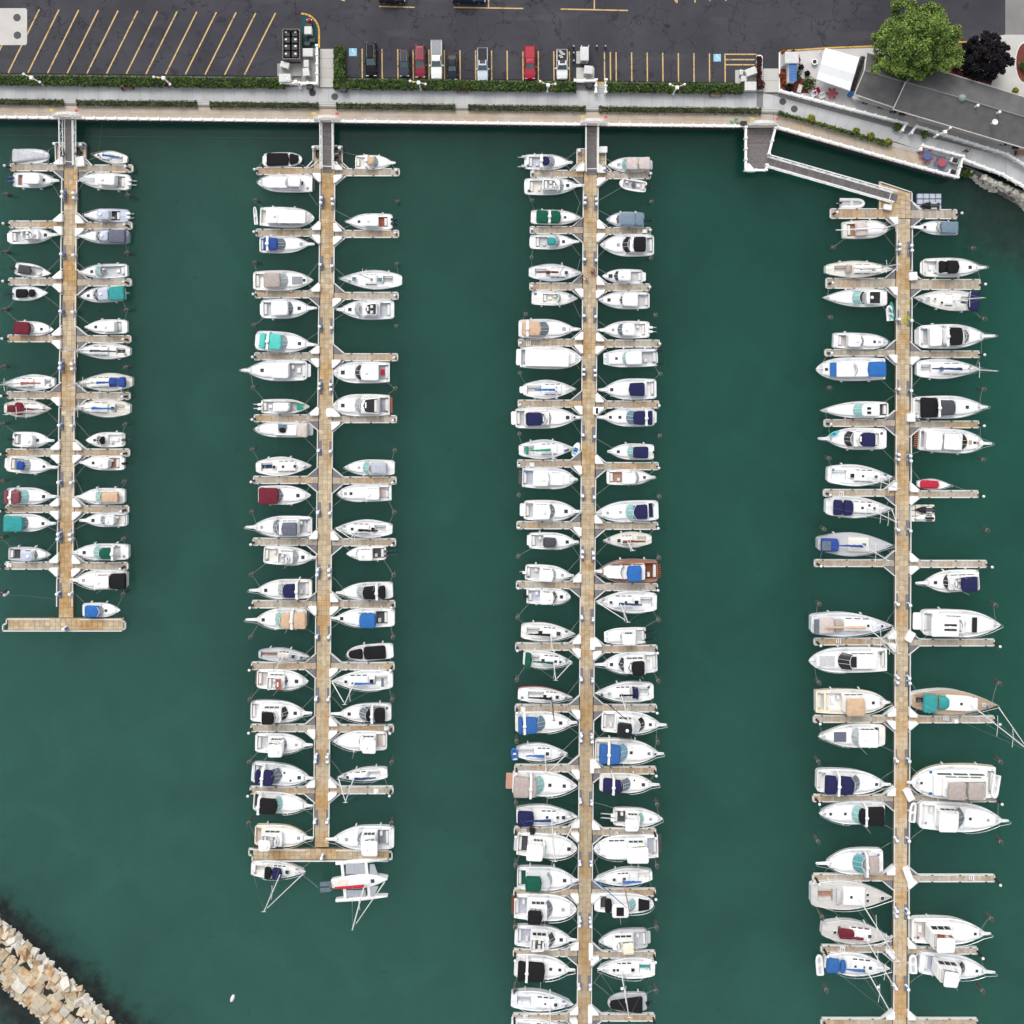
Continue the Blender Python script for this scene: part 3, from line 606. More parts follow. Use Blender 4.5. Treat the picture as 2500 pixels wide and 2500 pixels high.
def do_pier(pier, xl, xr, y0, xl1, xr1, y1, left, right, boxes, label, th=17, topplat=None, thd={}, head=None, skip_mid=()):
    o, L0 = main_pier(pier, xl, xr, y0, y1, xl1, xr1, label)
    X = lambda y, a, b: a + (b - a) * (y - y0) / (y1 - y0)
    ysl = [p[0] for p in left]; ysr = [p[0] for p in right]
    edge_runs(o, L0, xl, xr, y0, xl1, xr1, y1, ysl + ([head] if head else []), ysr + ([head] if head else []), th)
    for side, arr, sg in (('left', left, -1), ('right', right, 1)):
        for i, (y, xo) in enumerate(arr):
            xm = X(y, xl, xl1) if sg < 0 else X(y, xr, xr1); t = thd.get((side, i), th)
            finger(pier, side, i + 1, y, xo, xm, t, flags='gg' if i or not topplat else 'gg')
            fl = boxes[i][0 if sg < 0 else 2] + boxes[i][1 if sg < 0 else 3]
            for c, ch in enumerate(fl):
                if ch == 'b':
                    yb = y + (-1 if c == 0 else 1) * (t / 2 + 7.5); xb = xm + sg * 8
                    rot = {(-1, 0): pi / 2 * 3 - pi / 2 * 2, (-1, 1): pi, (1, 0): 0, (1, 1): -pi / 2}[(sg, c)]
                    dock_box(xb, yb, 'tri', f'white corner dock box {"above" if c == 0 else "below"} the {nth(i + 1)} finger, {side} side of the {PN[pier]}', rot=rot)
            xp = xo - sg * 4
            piling(xp, y + 1, 2.2, f'white capped black piling ending the {nth(i + 1)} finger, {side} side of the {PN[pier]}', group='finger end pilings')
            if i + 1 < len(arr) or head:
                yn = arr[i + 1][0] if i + 1 < len(arr) else head
                ym = (y + yn) / 2 - 1
                xo2 = (xo + (arr[i + 1][1] if i + 1 < len(arr) else xo)) / 2
                piling(xo2 - sg * 2, ym + 2, 2.3, f'weathered timber piling between the {nth(i + 1)} and next finger, {side} side of the {PN[pier]}', cap=False, group='mid berth timber pilings')
                xm2 = X(ym, xl, xl1) if sg < 0 else X(ym, xr, xr1)
                gl = P(xm2 - sg * 5, ym, ZD) - L0; inst('grate', GRATE, o, (gl.x, gl.y, ZD + .012), (8 / S, 38 / S, 1))
                pedestal(xm2 - sg * 3.4, ym + 4, ZD + .016, f'white and blue power pedestal after the {nth(i + 1)} finger, {side} edge of the {PN[pier]}', -sg)
                if (i * 7 + (sg > 0) * 3) % 3 == 0: pedestal(xm2 - sg * 4.4, ym - 8, ZD + .016, f'second white pedestal beside the pedestal after the {nth(i + 1)} finger, {side} edge of the {PN[pier]}', -sg)
    return o, L0
AL = [(410, 26), (549, 23), (688, 22), (826, 20), (964, 18), (1104, 16), (1241, 15), (1379, 13)]
AR = [(413, 324), (552, 322), (690, 320), (828, 319), (966, 317), (1104, 316), (1242, 314), (1380, 312)]
BL = [(419, 627), (569, 625.6), (719, 624), (870, 622), (1020.5, 621), (1170.5, 619), (1321, 618), (1473, 616), (1623, 614.5), (1774, 613), (1925.5, 611)]
BR = [(422, 974.6), (572, 973), (722.7, 972), (872, 970.6), (1022.7, 968), (1172, 967), (1322.5, 965.7), (1473, 964), (1623.5, 962), (1775, 960.6), (1925, 959.5)]
CL = [(426, 1296), (562.7, 1294.6), (700, 1293.5), (836.5, 1266), (985, 1265), (1130.7, 1263.4), (1280.7, 1262), (1426, 1260.7), (1576, 1259), (1726, 1258), (1872, 1256.7), (2023.5, 1255.6), (2173.7, 1254.5), (2321, 1253.4), (2478, 1252)]
CR = [(429, 1588), (565, 1587), (702, 1585.5), (838.7, 1609.5), (987, 1608), (1137, 1607), (1282, 1605.7), (1431, 1605), (1581.6, 1604), (1726, 1603), (1877, 1601), (2027, 1600.6), (2173.7, 1600), (2325, 1599), (2478, 1598)]
DL = [(522.5, 2027.5), (692, 2017), (861, 2014.5), (1032, 2012.5), (1202, 2011), (1373, 1988.8), (1563.7, 1988), (1752, 1986.6), (1945, 1985), (2137.5, 1984.6), (2311, 2005), (2489, 2005)]
DR = [(524, 2335.5), (695, 2392), (864.7, 2390), (1035.5, 2389), (1205, 2387.6), (1375, 2408), (1566, 2427), (1753, 2427), (1945, 2432), (2139.5, 2428), (2315.5, 2386), (2489, 2386)]
# box flags per finger: upper left, lower left, upper right, lower right
BA = ['bggg', 'bbbb', 'bbgg', 'bbgg', 'gbgg', 'bbbb', 'bbbb', 'bbbb']
BB = ['gbbb', 'bbbb', 'bggb', 'bbgb', 'bgbb', 'gggg', 'bgbg', 'gbbb', 'gggb', 'gbbb', 'bgbb']
BC = ['bgbb', 'ggbb', 'gbbb', 'bbbb', 'gbbb', 'gbbg', 'gbbg', 'bggg', 'bbbb', 'gbgg', 'gbbg', 'bbbg', 'gbgb', 'bggb', 'bbbg']
BD = ['gbgg', 'gbgg', 'gbgb', 'gggg', 'bgbb', 'ggbb', 'bbgg', 'bbbb', 'bggg', 'bggb', 'gbbg', 'bgbg']
do_pier('A', 155.6, 191.5, 402, 142, 180, 1508, AL, AR, BA, 'leftmost long floating pier of tan panels', head=1508)
do_pier('B', 783.5, 819, 410, 767, 804, 2068, BL, BR, BB, 'second long floating pier from the left, of tan panels', head=2068)
do_pier('C', 1424, 1459.5, 420, 1408, 1442, 2560, CL, CR, BC, 'third long floating pier from the left, of tan panels')
do_pier('D', 2187, 2224, 534, 2178, 2214, 2560, DL, DR, BD, 'rightmost long floating pier of tan panels', th=16, thd={('left', 0): 23, ('right', 0): 22, ('left', 1): 24, ('right', 1): 24})
# heads of the piers and landing floats under the gangways
def float_deck(pts, label, nx, ny, name='landing_float', mat=PANEL, z=ZD, edge=None):
    o = empty(name, P(sum(p[0] for p in pts) / len(pts), sum(p[1] for p in pts) / len(pts), 0)); tag(o, label, 'landing float'); L0 = o.location
    MB().prism([(x - L0.x, y - L0.y) for x, y in ppoly(pts, z)], -.3, z - .05).build('float', M_GROUT, o)
    a, b, c, d = [P(*p, z - .03) - L0 for p in pts[:4]]
    for i in range(nx):
        for j in range(ny):
            f = lambda u, v: a.lerp(b, u).lerp(d.lerp(c, u), v)
            q = [f((i + .03) / nx, (j + .03) / ny), f((i + .97) / nx, (j + .03) / ny), f((i + .97) / nx, (j + .97) / ny), f((i + .03) / nx, (j + .97) / ny)]
            MB().prism(ccw([(v.x, v.y) for v in q]), z - .06, z - .008).build('panel', M_PANEL if mat is PANEL else M_FING, o)
    pp = [tuple(P(*p, 0) - L0) for p in (edge or pts + [pts[0]])]; edging(o, pp, z - .02)
    return o
float_deck([(20, 1509), (302, 1509), (302, 1538), (20, 1538)], 'wide tan cross float ending the leftmost pier', 22, 3, 'pier_head', edge=[(125, 1509), (20, 1509), (20, 1522), (11, 1522), (11, 1538), (302, 1538), (302, 1534), (309, 1534), (309, 1515), (302, 1515), (302, 1510), (200, 1510)])
float_deck([(618, 2072), (950, 2072), (949, 2098), (618, 2098)], 'wide tan cross float ending the second pier', 26, 3, 'pier_head', edge=[(748, 2071), (610, 2069), (610, 2084), (618, 2084), (618, 2098), (949, 2098), (949, 2094), (958, 2094), (958, 2076), (950, 2076), (948, 2072), (823, 2072)])
float_deck([(138.5, 350), (211, 350), (211, 402), (139, 402)], 'landing float under the first gangway foot', 6, 4, edge=[(140, 395), (138.5, 350), (211, 350), (211, 388), (228, 405)])
float_deck([(766, 358), (837, 358), (837, 411), (767, 411)], 'landing float under the second gangway foot', 6, 4, edge=[(748, 412), (766, 393), (766, 358), (837, 358), (837, 398), (854, 414)])
float_deck([(1408, 365), (1478, 365), (1478, 420), (1408, 420)], 'landing float under the third gangway foot', 6, 4, edge=[(1390, 419), (1408, 402), (1408, 365), (1478, 365), (1478, 405), (1494, 421)])
float_deck([(2145, 446), (2223, 472), (2224, 533), (2145, 533)], 'angled landing float at the foot of the long slanting gangway', 6, 6, edge=[(2145, 511), (2145, 445), (2223, 471), (2223, 496), (2242, 513)])
# dock boxes and clutter standing on the floats
dock_box(199, 396, 'r', 'large white dock box right of the first gangway foot', sz=(1.15, 1.35), rot=.1)
dock_box(1471, 367, 'r', 'white dock box right of the third gangway, by the landing edge', sz=(1.2, .85))
dock_box(2164, 507, 'r', 'white dock box under the end of the long slanting gangway', sz=(1.1, .7), rot=-.2)
for x, y, s_, rt, lab in ((805, 1007, (.7, 1.15), 0, 'small white rectangular dock box beside the corner box, second pier, right of fifth finger'), (1454, 1002, (.75, 1.0), 0, 'white rectangular dock box on the third pier below the fifth right finger'), (1446, 1570, (.6, 1.6), 0, 'tall white dock box on the third pier above the ninth right finger'),
                          (1445, 1868, (.5, 1.8), 0, 'narrow white dock box on the third pier above the eleventh right finger'), (1442, 2320, (.55, 2.2), 0, 'long white dock box on the third pier beside the fourteenth right finger'), (1440, 2472, (.5, 2.4), 0, 'long white dock box at the photo bottom on the third pier'),
                          (2226, 675, (1.1, 1.1), .1, 'big white dock box on the rightmost pier above the second right finger'), (2221, 1019, (1.1, 1.1), 0, 'big white dock box on the rightmost pier above the fourth right finger'), (2219, 1552, (.9, 1.5), -.5, 'slanted big white dock box above the seventh right finger of the rightmost pier'),
                          (2216, 1937, (1.0, 1.7), .45, 'slanted big white dock box above the ninth right finger of the rightmost pier'), (2214, 2132, (.9, 2.0), .35, 'slanted big white dock box above the tenth right finger of the rightmost pier')):
    dock_box(x, y, 'r', lab, sz=s_, rot=rt)
for x, y, lab in ((140, 354, 'white and blue pedestal left of the first gangway'), (204, 356, 'white and blue pedestal right of the first gangway'), (768, 363, 'white and blue pedestal left of the second gangway'), (832, 364, 'white and blue pedestal right of the second gangway'), (1413, 371, 'white and blue pedestal left of the third gangway'), (1474, 414, 'white and blue pedestal right of the third gangway foot'), (162, 1531, 'white pedestal on the leftmost pier head'), (788, 2087, 'white pedestal on the second pier head')):
    pedestal(x, y, ZD, lab)
for x, y, lab in ((157, 374, 'black wheeled dock cart left of the first gangway'), (194, 371, 'black wheeled dock cart right of the first gangway'), (779, 378, 'black dock cart left of the second gangway'), (823, 373, 'upper black dock cart right of the second gangway'), (825, 393, 'lower black dock cart right of the second gangway'), (1299, 2022, 'black dock cart on the twelfth left finger of the third pier')):
    o = empty('dock_cart', P(x, y, ZD), .1); tag(o, lab, 'cart', 'dock carts')
    MB().rings([[(a, b, .3) for a, b in rrect(-.3, .3, .5)], [(a, b, .72) for a, b in rrect(-.36, .36, .6)], [(a, b, .72) for a, b in rrect(-.31, .31, .55)], [(a, b, .4) for a, b in rrect(-.27, .27, .47)]], True, True).build('tub', M_BLACK, o)
    for sx in (-1, 1): MB().tube([(sx * .4, -.2, .22), (sx * .46, -.2, .22)], .22, 10).build('wheel', pmat('rubber', (.03, .03, .03), rough=.9), o)
    MB().tube([(-.25, .58, .6), (-.25, .95, .8), (.25, .95, .8), (.25, .58, .6)], .025, 5).build('handle', M_METAL, o)
# white step boxes and ladders lying on fingers
for x, y, n_, lab in ((27, 1228, 0, 'white dock step on the seventh left finger of the leftmost pier'), (24, 1379, 0, 'white dock step on the eighth left finger of the leftmost pier'), (1291, 838, 1, 'white ladder steps on the fourth left finger of the third pier'), (1299, 1134, 0, 'white dock step on the sixth left finger of the third pier'), (1277, 1731, 0, 'white dock step on the tenth left finger of the third pier'), (1280, 2027, 1, 'white ladder steps on the twelfth left finger of the third pier'), (1283, 2480, 1, 'white ladder steps at the photo bottom, third pier'),
                      (1573, 565, 0, 'white dock step on the second right finger of the third pier'), (2053, 1206, 1, 'white three-slot dock step on the fifth left finger of the rightmost pier'), (2046, 1563, 1, 'white slotted dock step on the seventh left finger of the rightmost pier'), (2332, 1759, 0, 'white dock step on the eighth right finger of the rightmost pier'), (2370, 2140, 1, 'white slotted dock steps on the empty tenth right finger'), (2056, 2316, 1, 'white slotted dock step on the eleventh left finger of the rightmost pier'), (2308, 1751, 1, 'white coiled step rack on the eighth right finger'), (919, 1931, 0, 'small white dock step on the eleventh right finger of the second pier'), (944, 1776, 0, 'white dock step at the tenth right finger of the second pier')):
    o = empty('dock_step', P(x, y, ZD)); tag(o, lab, 'dock step', 'dock steps')
    if n_:
        for k in range(3): MB().box(-.36 + .25 * k, -.22 + .25 * k, -.38, .38, .12 + .12 * k, .18 + .12 * k).build('tread', M_WHITE, o)
        MB().box(-.38, .38, .3, .36, 0, .4).build('side', M_WHITE, o)
    else:
        MB().box(-.35, .35, -.3, .3, 0, .3, .03).build('lower_step', M_WHITE, o); MB().box(-.3, .1, -.28, .28, .303, .5, .03).build('upper_step', M_WHITE, o)

# ------------------------------------------------------------------ gangways
M_GANG = pmat('gangway_boards', (.165, .15, .145), rough=.9, var=.22, scale=2.5, rnd=.12)
def gangway(A, B, wpx, label, trussout=5.5, n=26, planks=True):
    a, b = P(*A, ZB + .05), P(*B, ZD + .12); o = empty('gangway', a); tag(o, label, 'gangway'); d = (b - a); Ln = d.length; d.normalize(); s = Vector((0, 0, 1)).cross(d).normalized(); up = d.cross(s)
    hw = wpx / S / 2; to = trussout / S
    def bar(name, p0, p1, w_, h_, mat):
        dd = (p1 - p0).normalized(); ss = Vector((0, 0, 1)).cross(dd).normalized(); uu = dd.cross(ss)
        r0 = [p0 + ss * w_ + uu * h_, p0 + ss * w_ - uu * h_, p0 - ss * w_ - uu * h_, p0 - ss * w_ + uu * h_]; r1 = [v + (p1 - p0) for v in r0]
        return MB().rings([r0, r1], True, True).build(name, mat, o)
    for k in range(n):
        p0 = d * (Ln * k / n); p1 = d * (Ln * (k + .93) / n); bar('board', p0, p1, hw, .03, M_GANG)
    for sg in (-1, 1):
        bar('kerb', s * sg * (hw + .05), d * Ln + s * sg * (hw + .05), .06, .09, M_WHITE)
        off = s * sg * (hw + to)
        bar('handrail', off + up * 1.1, d * Ln + off + up * 1.1, .07, .06, M_WHITE); bar('lower_chord', off + up * .05, d * Ln + off + up * .05, .06, .06, M_WHITE)
        m = max(4, int(Ln / 1.25)); tr = MB()
        for k in range(m):
            t0, t1 = Ln * k / m, Ln * (k + 1) / m
            tr.tube([d * t0 + off + up * (.05 if k % 2 else 1.1), d * t1 + off + up * (1.1 if k % 2 else .05)], .04, 4); tr.tube([d * t0 + off + up * .05, d * t0 + off + up * 1.1], .04, 4)
        tr.build('truss', M_WHITE, o)
        m2 = MB()
        for k in range(m + 1): m2.tube([d * (Ln * k / m) + s * sg * hw, d * (Ln * k / m) + off + up * .05], .035, 4)
        m2.build('bracket', M_WHITE, o)
    bar('end_bar', d * (Ln - .35) - s * hw, d * (Ln - .35) - s * hw + s * 2 * hw, .05, .08, M_WHITE)
    bar('toe_flap', d * (Ln + .05), d * (Ln + .75), hw, .02, M_GANG)
    return o
gangway((169, 293), (170, 401), 20, 'narrow gangway with white trussed rails to the leftmost pier', 6, 24)
gangway((799.5, 301), (800, 412), 24, 'gangway with white rails to the second pier', 2.6, 24)
gangway((1444.5, 310), (1444.5, 418), 25, 'gangway with white rails to the third pier', 2.2, 24)
gangway((1870, 394), (2178, 482), 20, 'long slanting gangway with white rails down to the rightmost pier', 3.2, 60)
# timber landing before the slanting gangway
o = empty('landing', P(1852, 366, ZB)); tag(o, 'grey timber landing between the quay and the long slanting gangway', 'landing'); L0 = o.location
for k in range(22):
    y0, y1 = 314 + k * 4.75, 314 + (k + 1) * 4.75 - .5; xr_ = lambda y: 1889 - (y - 314) * .22
    q = ppoly([(1817, y0), (xr_(y0), y0), (xr_(y1), y1), (1817, y1)], ZB); MB().prism([(x - L0.x, y - L0.y) for x, y in q], -.12, 0).build('board', M_GANG, o)
MB().prism([(x - L0.x, y - L0.y) for x, y in ppoly([(1818, 316), (1888, 316), (1866, 417), (1818, 417)], ZB)], -.5, -.14).build('frame', M_WALL, o)
for x, y in ((1822, 350), (1822, 412), (1860, 412), (1868, 360)): 
    p = P(x, y, ZB) - L0; MB().lathe([(.16, -3), (.16, -.5)], p.x, p.y, 8).build('leg', M_TIMBER, o)
fence([(1817, 314), (1817, 418), (1866, 418), (1868, 405)], ZB, 'white railing on the left and lower side of the timber landing')
fence([(1873, 378), (1889, 315)], ZB, 'white railing on the right side of the timber landing')
dock_box(1831, 411, 'tri', 'white dock box in the lower left corner of the timber landing', z=ZB, group=None)
# entry gate arches over the gangway heads
for x, wd, lab in ((172, 32, 'white slatted entry gate at the head of the first gangway'), (801, 30, 'white slatted entry gate at the head of the second gangway'), (1447, 30, 'white slatted entry gate at the head of the third gangway'), (1858, 32, 'white slatted entry gate at the head of the timber landing')):
    o = empty('entry_gate', P(x, yr(x) - 3, ZB)); tag(o, lab, 'gate', 'entry gates'); hw = wd / S
    for sg in (-1, 1): MB().box(sg * hw - .07, sg * hw + .07, -.07, .07, 0, 1.5).build('post', M_WHITE, o); MB().box(sg * hw * .5 - .05, sg * hw * .5 + .05, -.05, .05, 0, 2.0).build('post', M_WHITE, o)
    for k in range(5):
        MB().tube([(hw * (-1 + .2 * j), .12 + .09 * k, 1.5 + .55 * sin(pi * j / 10) - .03 * k) for j in range(11)], .045, 4).build('slat', M_WHITE, o)
    MB().box(-hw, hw, -.03, .03, .1, 1.2).build('panel', M_WHITE, o)
    MB().box(-hw - .1, -hw + .45, .5, .9, 2.0, 2.04).build('pennant', pmat('yellow_sign', (.55, .43, .08), rough=.6), o); MB().box(hw - .35, hw + .1, .45, .85, 2.0, 2.04).build('warning_board', pmat('red_sign', (.5, .08, .07), rough=.6), o)

# ------------------------------------------------------------------ boats
TILE = dict(A1=(0, 270, 340 / 1564), A2=(0, 680, 340 / 1564), A3=(0, 1090, 340 / 1398), B1=(570, 270, 430 / 1932), B2=(570, 690, 430 / 1932), B3=(570, 1110, 430 / 1932), B4=(570, 1530, 430 / 1932), B5=(570, 1850, 430 / 1932),
            C1=(1210, 270, 430 / 1932), C2=(1210, 690, 430 / 1932), C3=(1210, 1110, 430 / 1932), C4=(1210, 1530, 430 / 1932), C5=(1210, 1950, 430 / 1932), C6=(1210, 2190, 430 / 1932),
            D1=(1800, 270, 700 / 1932), D2=(1960, 600, 540 / 1932), D3=(1960, 960, 540 / 1932), D4=(1960, 1320, 540 / 1932), D5=(1960, 1670, 540 / 1932), D6=(1960, 2050, 540 / 1932))
def prof(kind, u):
    return prof0(kind, u) * (1 if u >= .045 or kind in 'TQ' else .80 + .20 * sqrt(u / .045))
def prof0(kind, u):
    if kind == 'P': return .9 + .1 * sin(pi / 2 * min(1, u / .4)) if u < .48 else max(0, 1 - ((u - .48) / .52) ** 2.15) ** .92
    if kind == 'T': return .88 + .12 * sin(pi / 2 * min(1, u / .35)) if u < .52 else max(0, 1 - ((u - .52) / .48) ** 2.5) ** .72
    if kind == 'S': return .52 + .48 * sin(pi / 2 * u / .44) if u < .44 else max(0, 1 - ((u - .44) / .56) ** 1.72)
    if kind == 'Z': return .74 + .26 * sin(pi / 2 * u / .40) if u < .40 else max(0, 1 - ((u - .40) / .60) ** 1.75)   # broad transom yacht
    if kind == 'R': return .86 + .14 * sin(pi / 2 * min(1, u / .35)) if u < .4 else max(0, 1 - ((u - .4) / .6) ** 1.9)
    if kind == 'O': return .86 + .14 * sin(pi / 2 * min(1, u / .35)) if u < .5 else max(0, 1 - ((u - .5) / .5) ** 2.6) ** .52
    if kind == 'Q': return .93 + .07 * sin(pi / 2 * min(1, u / .35)) if u < .62 else 1 - .42 * ((u - .62) / .38) ** 1.8        # square bowed catamaran
class Boat:
    def __init__(s, tile, st, bw, beam, kind, label, hullc='W', deckc='W', free=None, name=None):
        ox, oy, k = TILE[tile]; s.t = (ox, oy, k); s.kind = kind
        px = lambda p: (ox + p[0] * k, oy + p[1] * k)
        L0 = hypot(bw[0] - st[0], bw[1] - st[1]) * k / S
        s.zs = free or min(1.25, max(.5, .098 * L0)); s.zb = s.zs * 1.38; zm = (s.zs + s.zb) / 2
        a, b = P(*px(st), zm), P(*px(bw), zm); s.st, s.bw = st, bw
        s.L = hypot(b.x - a.x, b.y - a.y); s.W = beam * k / S * (H - zm) / H / 2
        s.a = Vector((a.x, a.y)); s.d = Vector((b.x - a.x, b.y - a.y)).normalized()
        s.o = empty(name or ('sailboat' if kind in 'SZ' else 'motor_yacht' if s.L > 11.3 else 'cabin_cruiser' if s.L > 6.9 else 'motorboat'), ((a.x + b.x) / 2, (a.y + b.y) / 2, 0), atan2(s.d.y, s.d.x))
        tag(s.o, label, 'sailboat' if kind in 'SZ' else 'motorboat', None); vw = 'WWWHh'[int(abs(a.x * 31 + a.y * 17)) % 5]; s.hullc, s.deckc = [vw if q == 'W' else q for q in (hullc, deckc)]; s.ck = []; s.wp = 0; s.later = []
        s.top = 0; s.r = random.Random(int(a.x * 91 + a.y * 37))
    def X(s, x, z=0):
        """photograph x (in tile units) at height z above deck -> local x from the boat's middle"""
        ox, oy, k = s.t; t = (x - s.st[0]) / (s.bw[0] - s.st[0]); y = s.st[1] + (s.bw[1] - s.st[1]) * t
        zz = z + s.dz(min(1, max(0, t)))
        p = P(ox + x * k, oy + y * k, zz); q = Vector((p.x, p.y)) - s.a
        return q.dot(s.d) - s.L / 2
    def u(s, X): return min(1, max(0, X / s.L + .5))
    def dz(s, u): return s.zs + (s.zb - s.zs) * max(0, u) ** 1.7
    def hb(s, X): return prof(s.kind, s.u(X)) * s.W
    def hull(s):
        us = sorted(set([0, .012, .03, .05, .12, .22, .34, .44, .52, .6, .67, .74, .8, .86, .91, .95, .98, 1] + [s.u(x) for c in s.ck for x in c[:2]])); L, W = s.L, s.W
        pr = lambda u: max(.004, prof(s.kind, u)) * W
        if s.kind not in 'QO': pass
        mb = MB(); rows = []
        for i, u in enumerate(us):
            x = (u - .5) * L; b = pr(u); z = s.dz(u); fl = .93 - .22 * u * u; xs = x - L * .07 * max(0, u - .55) / .45
            rows.append([(xs, -b * .55, -.35), (xs, -b * fl, .02), (x, -b, z - .05), (x, -b * .985, z), (x, b * .985, z), (x, b, z - .05), (xs, b * fl, .02), (xs, b * .55, -.35)])
        n = 8
        for i in range(len(rows) - 1):
            o = len(mb.v); mb.v += rows[i] + rows[i + 1]
            for j in (0, 1, 2, 4, 5, 6): mb.f.append((o + j, o + n + j, o + n + j + 1, o + j + 1))
        mb.add(rows[0], [tuple(range(7, -1, -1))][::1]); 
        if s.kind == 'Q': mb.add(rows[-1], [tuple(range(8))])
        mb.build('hull', gel(s.hullc), s.o)
        # deck with gunwale, and openings for cockpits
        dk = MB()
        def cols(u):
            x = (u - .5) * L; b = pr(u); z = s.dz(u); return x, b, z
        for i in range(len(us) - 1):
            u0, u1 = us[i], us[i + 1]; mid = ((u0 + u1) / 2 - .5) * L; cw = 0
            for c in s.ck:
                if c[0] < mid < c[1]: cw = c[2]
            for sg in (-1, 1):
                q = []
                for u in (u0, u1):
                    x, b, z = cols(u); m = min(cw, b * .86) if cw else b * .5
                    q.append([(x, sg * b * .985, z), (x, sg * b * .955, z + .035), (x, sg * b * .92, z - .03), (x, sg * m, z - .01), (x, 0, z + .04)])
                o = len(dk.v); dk.v += q[0] + q[1]
                for j in range(3 if cw else 4):
                    f = (o + j, o + 5 + j, o + 6 + j, o + j + 1); dk.f.append(f if sg < 0 else f[::-1])
        dk.build('deck', gel(s.deckc), s.o)
        if s.kind != 'Q' and s.L > 4.5:
            rb = MB()
            for sg in (-1, 1): rb.tube([((u - .5) * L, sg * (pr(u) + .015), s.dz(u) - .12) for u in us], .04, 4)
            rb.build('rub_rail', M_RUB, s.o)
        for x1, x2, cw, col in s.ck:
            u0, u1 = s.u(x1), s.u(x2); zf = max(.22, s.dz((u0 + u1) / 2) - .62); ww = MB(); st = [u for u in us if u0 - 1e-6 <= u <= u1 + 1e-6]
            fl = MB(); e = []
            for u in st: x, b, z = cols(u); e.append((x, min(cw, b * .86), z))
            for i in range(len(e) - 1):
                (xa, ma, za), (xb, mb_, zb) = e[i], e[i + 1]
                fl.add([(xa, -ma, zf), (xb, -mb_, zf), (xb, mb_, zf), (xa, ma, zf)], [(0, 1, 2, 3)])
                for sg in (-1, 1):
                    f = (0, 1, 2, 3); ww.add([(xa, sg * ma, zf), (xb, sg * mb_, zf), (xb, sg * mb_, zb - .01), (xa, sg * ma, za - .01)], [f if sg > 0 else f[::-1]])
            for (x, m, z), sg in ((e[0], 1), (e[-1], -1)):
                f = (0, 1, 2, 3, 4); ww.add([(x, -m, zf), (x, m, zf), (x, m, z - .01), (x, 0, z + .04), (x, -m, z - .01)], [f if sg < 0 else f[::-1]])
            fl.build('cockpit_sole', sole(col), s.o); ww.build('cockpit_wall', gel(s.deckc), s.o)
            xl = x2 - x1; m = e[0][1]
            if xl > .9:
                if s.kind in 'SZ':
                    for sg in (-1, 1): MB().box(x1 + .1, x2 - .1, min(sg * m, sg * m * .5), max(sg * m, sg * m * .5), zf, zf + .36, .02).build('bench', gel(s.deckc), s.o)
                    MB().tube([(x1 + .35 * xl, .42 * m * cos(t), zf + .75 + .42 * m * sin(t)) for t in [k * pi / 6 for k in range(13)]], .02, 4).build('steering_wheel', M_METAL, s.o)
                else:
                    MB().prism(rrect(x1 + .05, x1 + .5, m * .8, r=.08), zf, zf + .42, .04).build('bench', pmat('vinyl', (.68, .67, .64), rough=.6, var=.06), s.o)
                    if xl > 1.6:
                        sd = s.r.choice((-1, 1)); MB().box(x2 - .75, x2 - .3, sd * m * .2 if sd > 0 else -m * .75, sd * m * .75 if sd > 0 else -m * .2, zf, zf + .55, .05).build('helm_seat', pmat('vinyl', (.68, .67, .64)), s.o)
                        if xl > 2.2: MB().box(x1 + .75, x1 + 1.3, -m * .35, m * .35, zf, zf + .3, .04).build('hatch_box', gel('W'), s.o)
    # --- fittings
    def trunk(s, x1, x2, k=.66, h=.28, col='W', name='cabin_trunk', tip=.75):
        n = 9; out = []
        for i in range(n + 1):
            x = x1 + (x2 - x1) * i / n; out.append((x, min(k * s.W, tip * s.hb(x))))
        poly = [(x, -y) for x, y in out] + [(x, y) for x, y in out[::-1]]; z0 = lambda x: s.dz(s.u(x))
        r = []
        for d, hh in ((0, -.1), (.02, h * .7), (.09, h), (.3, h + .05)):
            q = shrink(poly, d) if d else poly; r.append([(x, y, z0(x) + hh) for x, y in q])
        MB().rings(r, True).build(name, gel(col), s.o)
        s.wp = max(s.wp, h)
        return h
    def pads(s, x1, x2):
        for sg in (-1, 1):
            mb = MB(); n = 8; pv = None
            for i in range(n + 1):
                x = x1 + (x2 - x1) * i / n; b = s.hb(x); z = s.dz(s.u(x)) - .018; c = ((x, sg * b * .87, z), (x, sg * b * .72, z + .012))
                if pv: o = len(mb.v); mb.v += [pv[0], c[0], c[1], pv[1]]; f = (o, o + 1, o + 2, o + 3); mb.f.append(f if sg < 0 else f[::-1])
                pv = c
            mb.build('side_deck', M_NON, s.o)
        for sg in (-1, 1):
            mb = MB(); pv = None
            for i in range(7):
                x = s.L * (.30 + .15 * i / 6); b = s.hb(x); z = s.dz(s.u(x)) - .0; c = ((x, sg * max(.03, b * .80), z + .012), (x, sg * min(.12, b * .3), z + .045))
                if pv: o = len(mb.v); mb.v += [pv[0], c[0], c[1], pv[1]]; f = (o, o + 1, o + 2, o + 3); mb.f.append(f if sg < 0 else f[::-1])
                pv = c
            mb.build('foredeck_pad', M_NON, s.o)
    def canvas(s, x1, x2, col, w=.78, z=1.25, name='canvas_cover'):
        a, b = sorted((s.X(x1, z), s.X(x2, z))); hw = w * s.W; zz = s.dz(s.u((a + b) / 2)) + z; p = rrect(a, b, hw, min(hw, max(.3, .97 * s.hb(b) if z < 1.6 else hw)) * (.94 if z < 1.6 else .97), r=.28, bow=min(.14, .2 * (b - a)))
        sk = .34 * z if z < 2 else .22
        r = [[(x, y, zz - sk) for x, y in shrink(p, -.05)], [(x, y, zz - .05) for x, y in p], [(x, y, zz) for x, y in shrink(p, .07)]]
        c = ((a + b) / 2, 0)
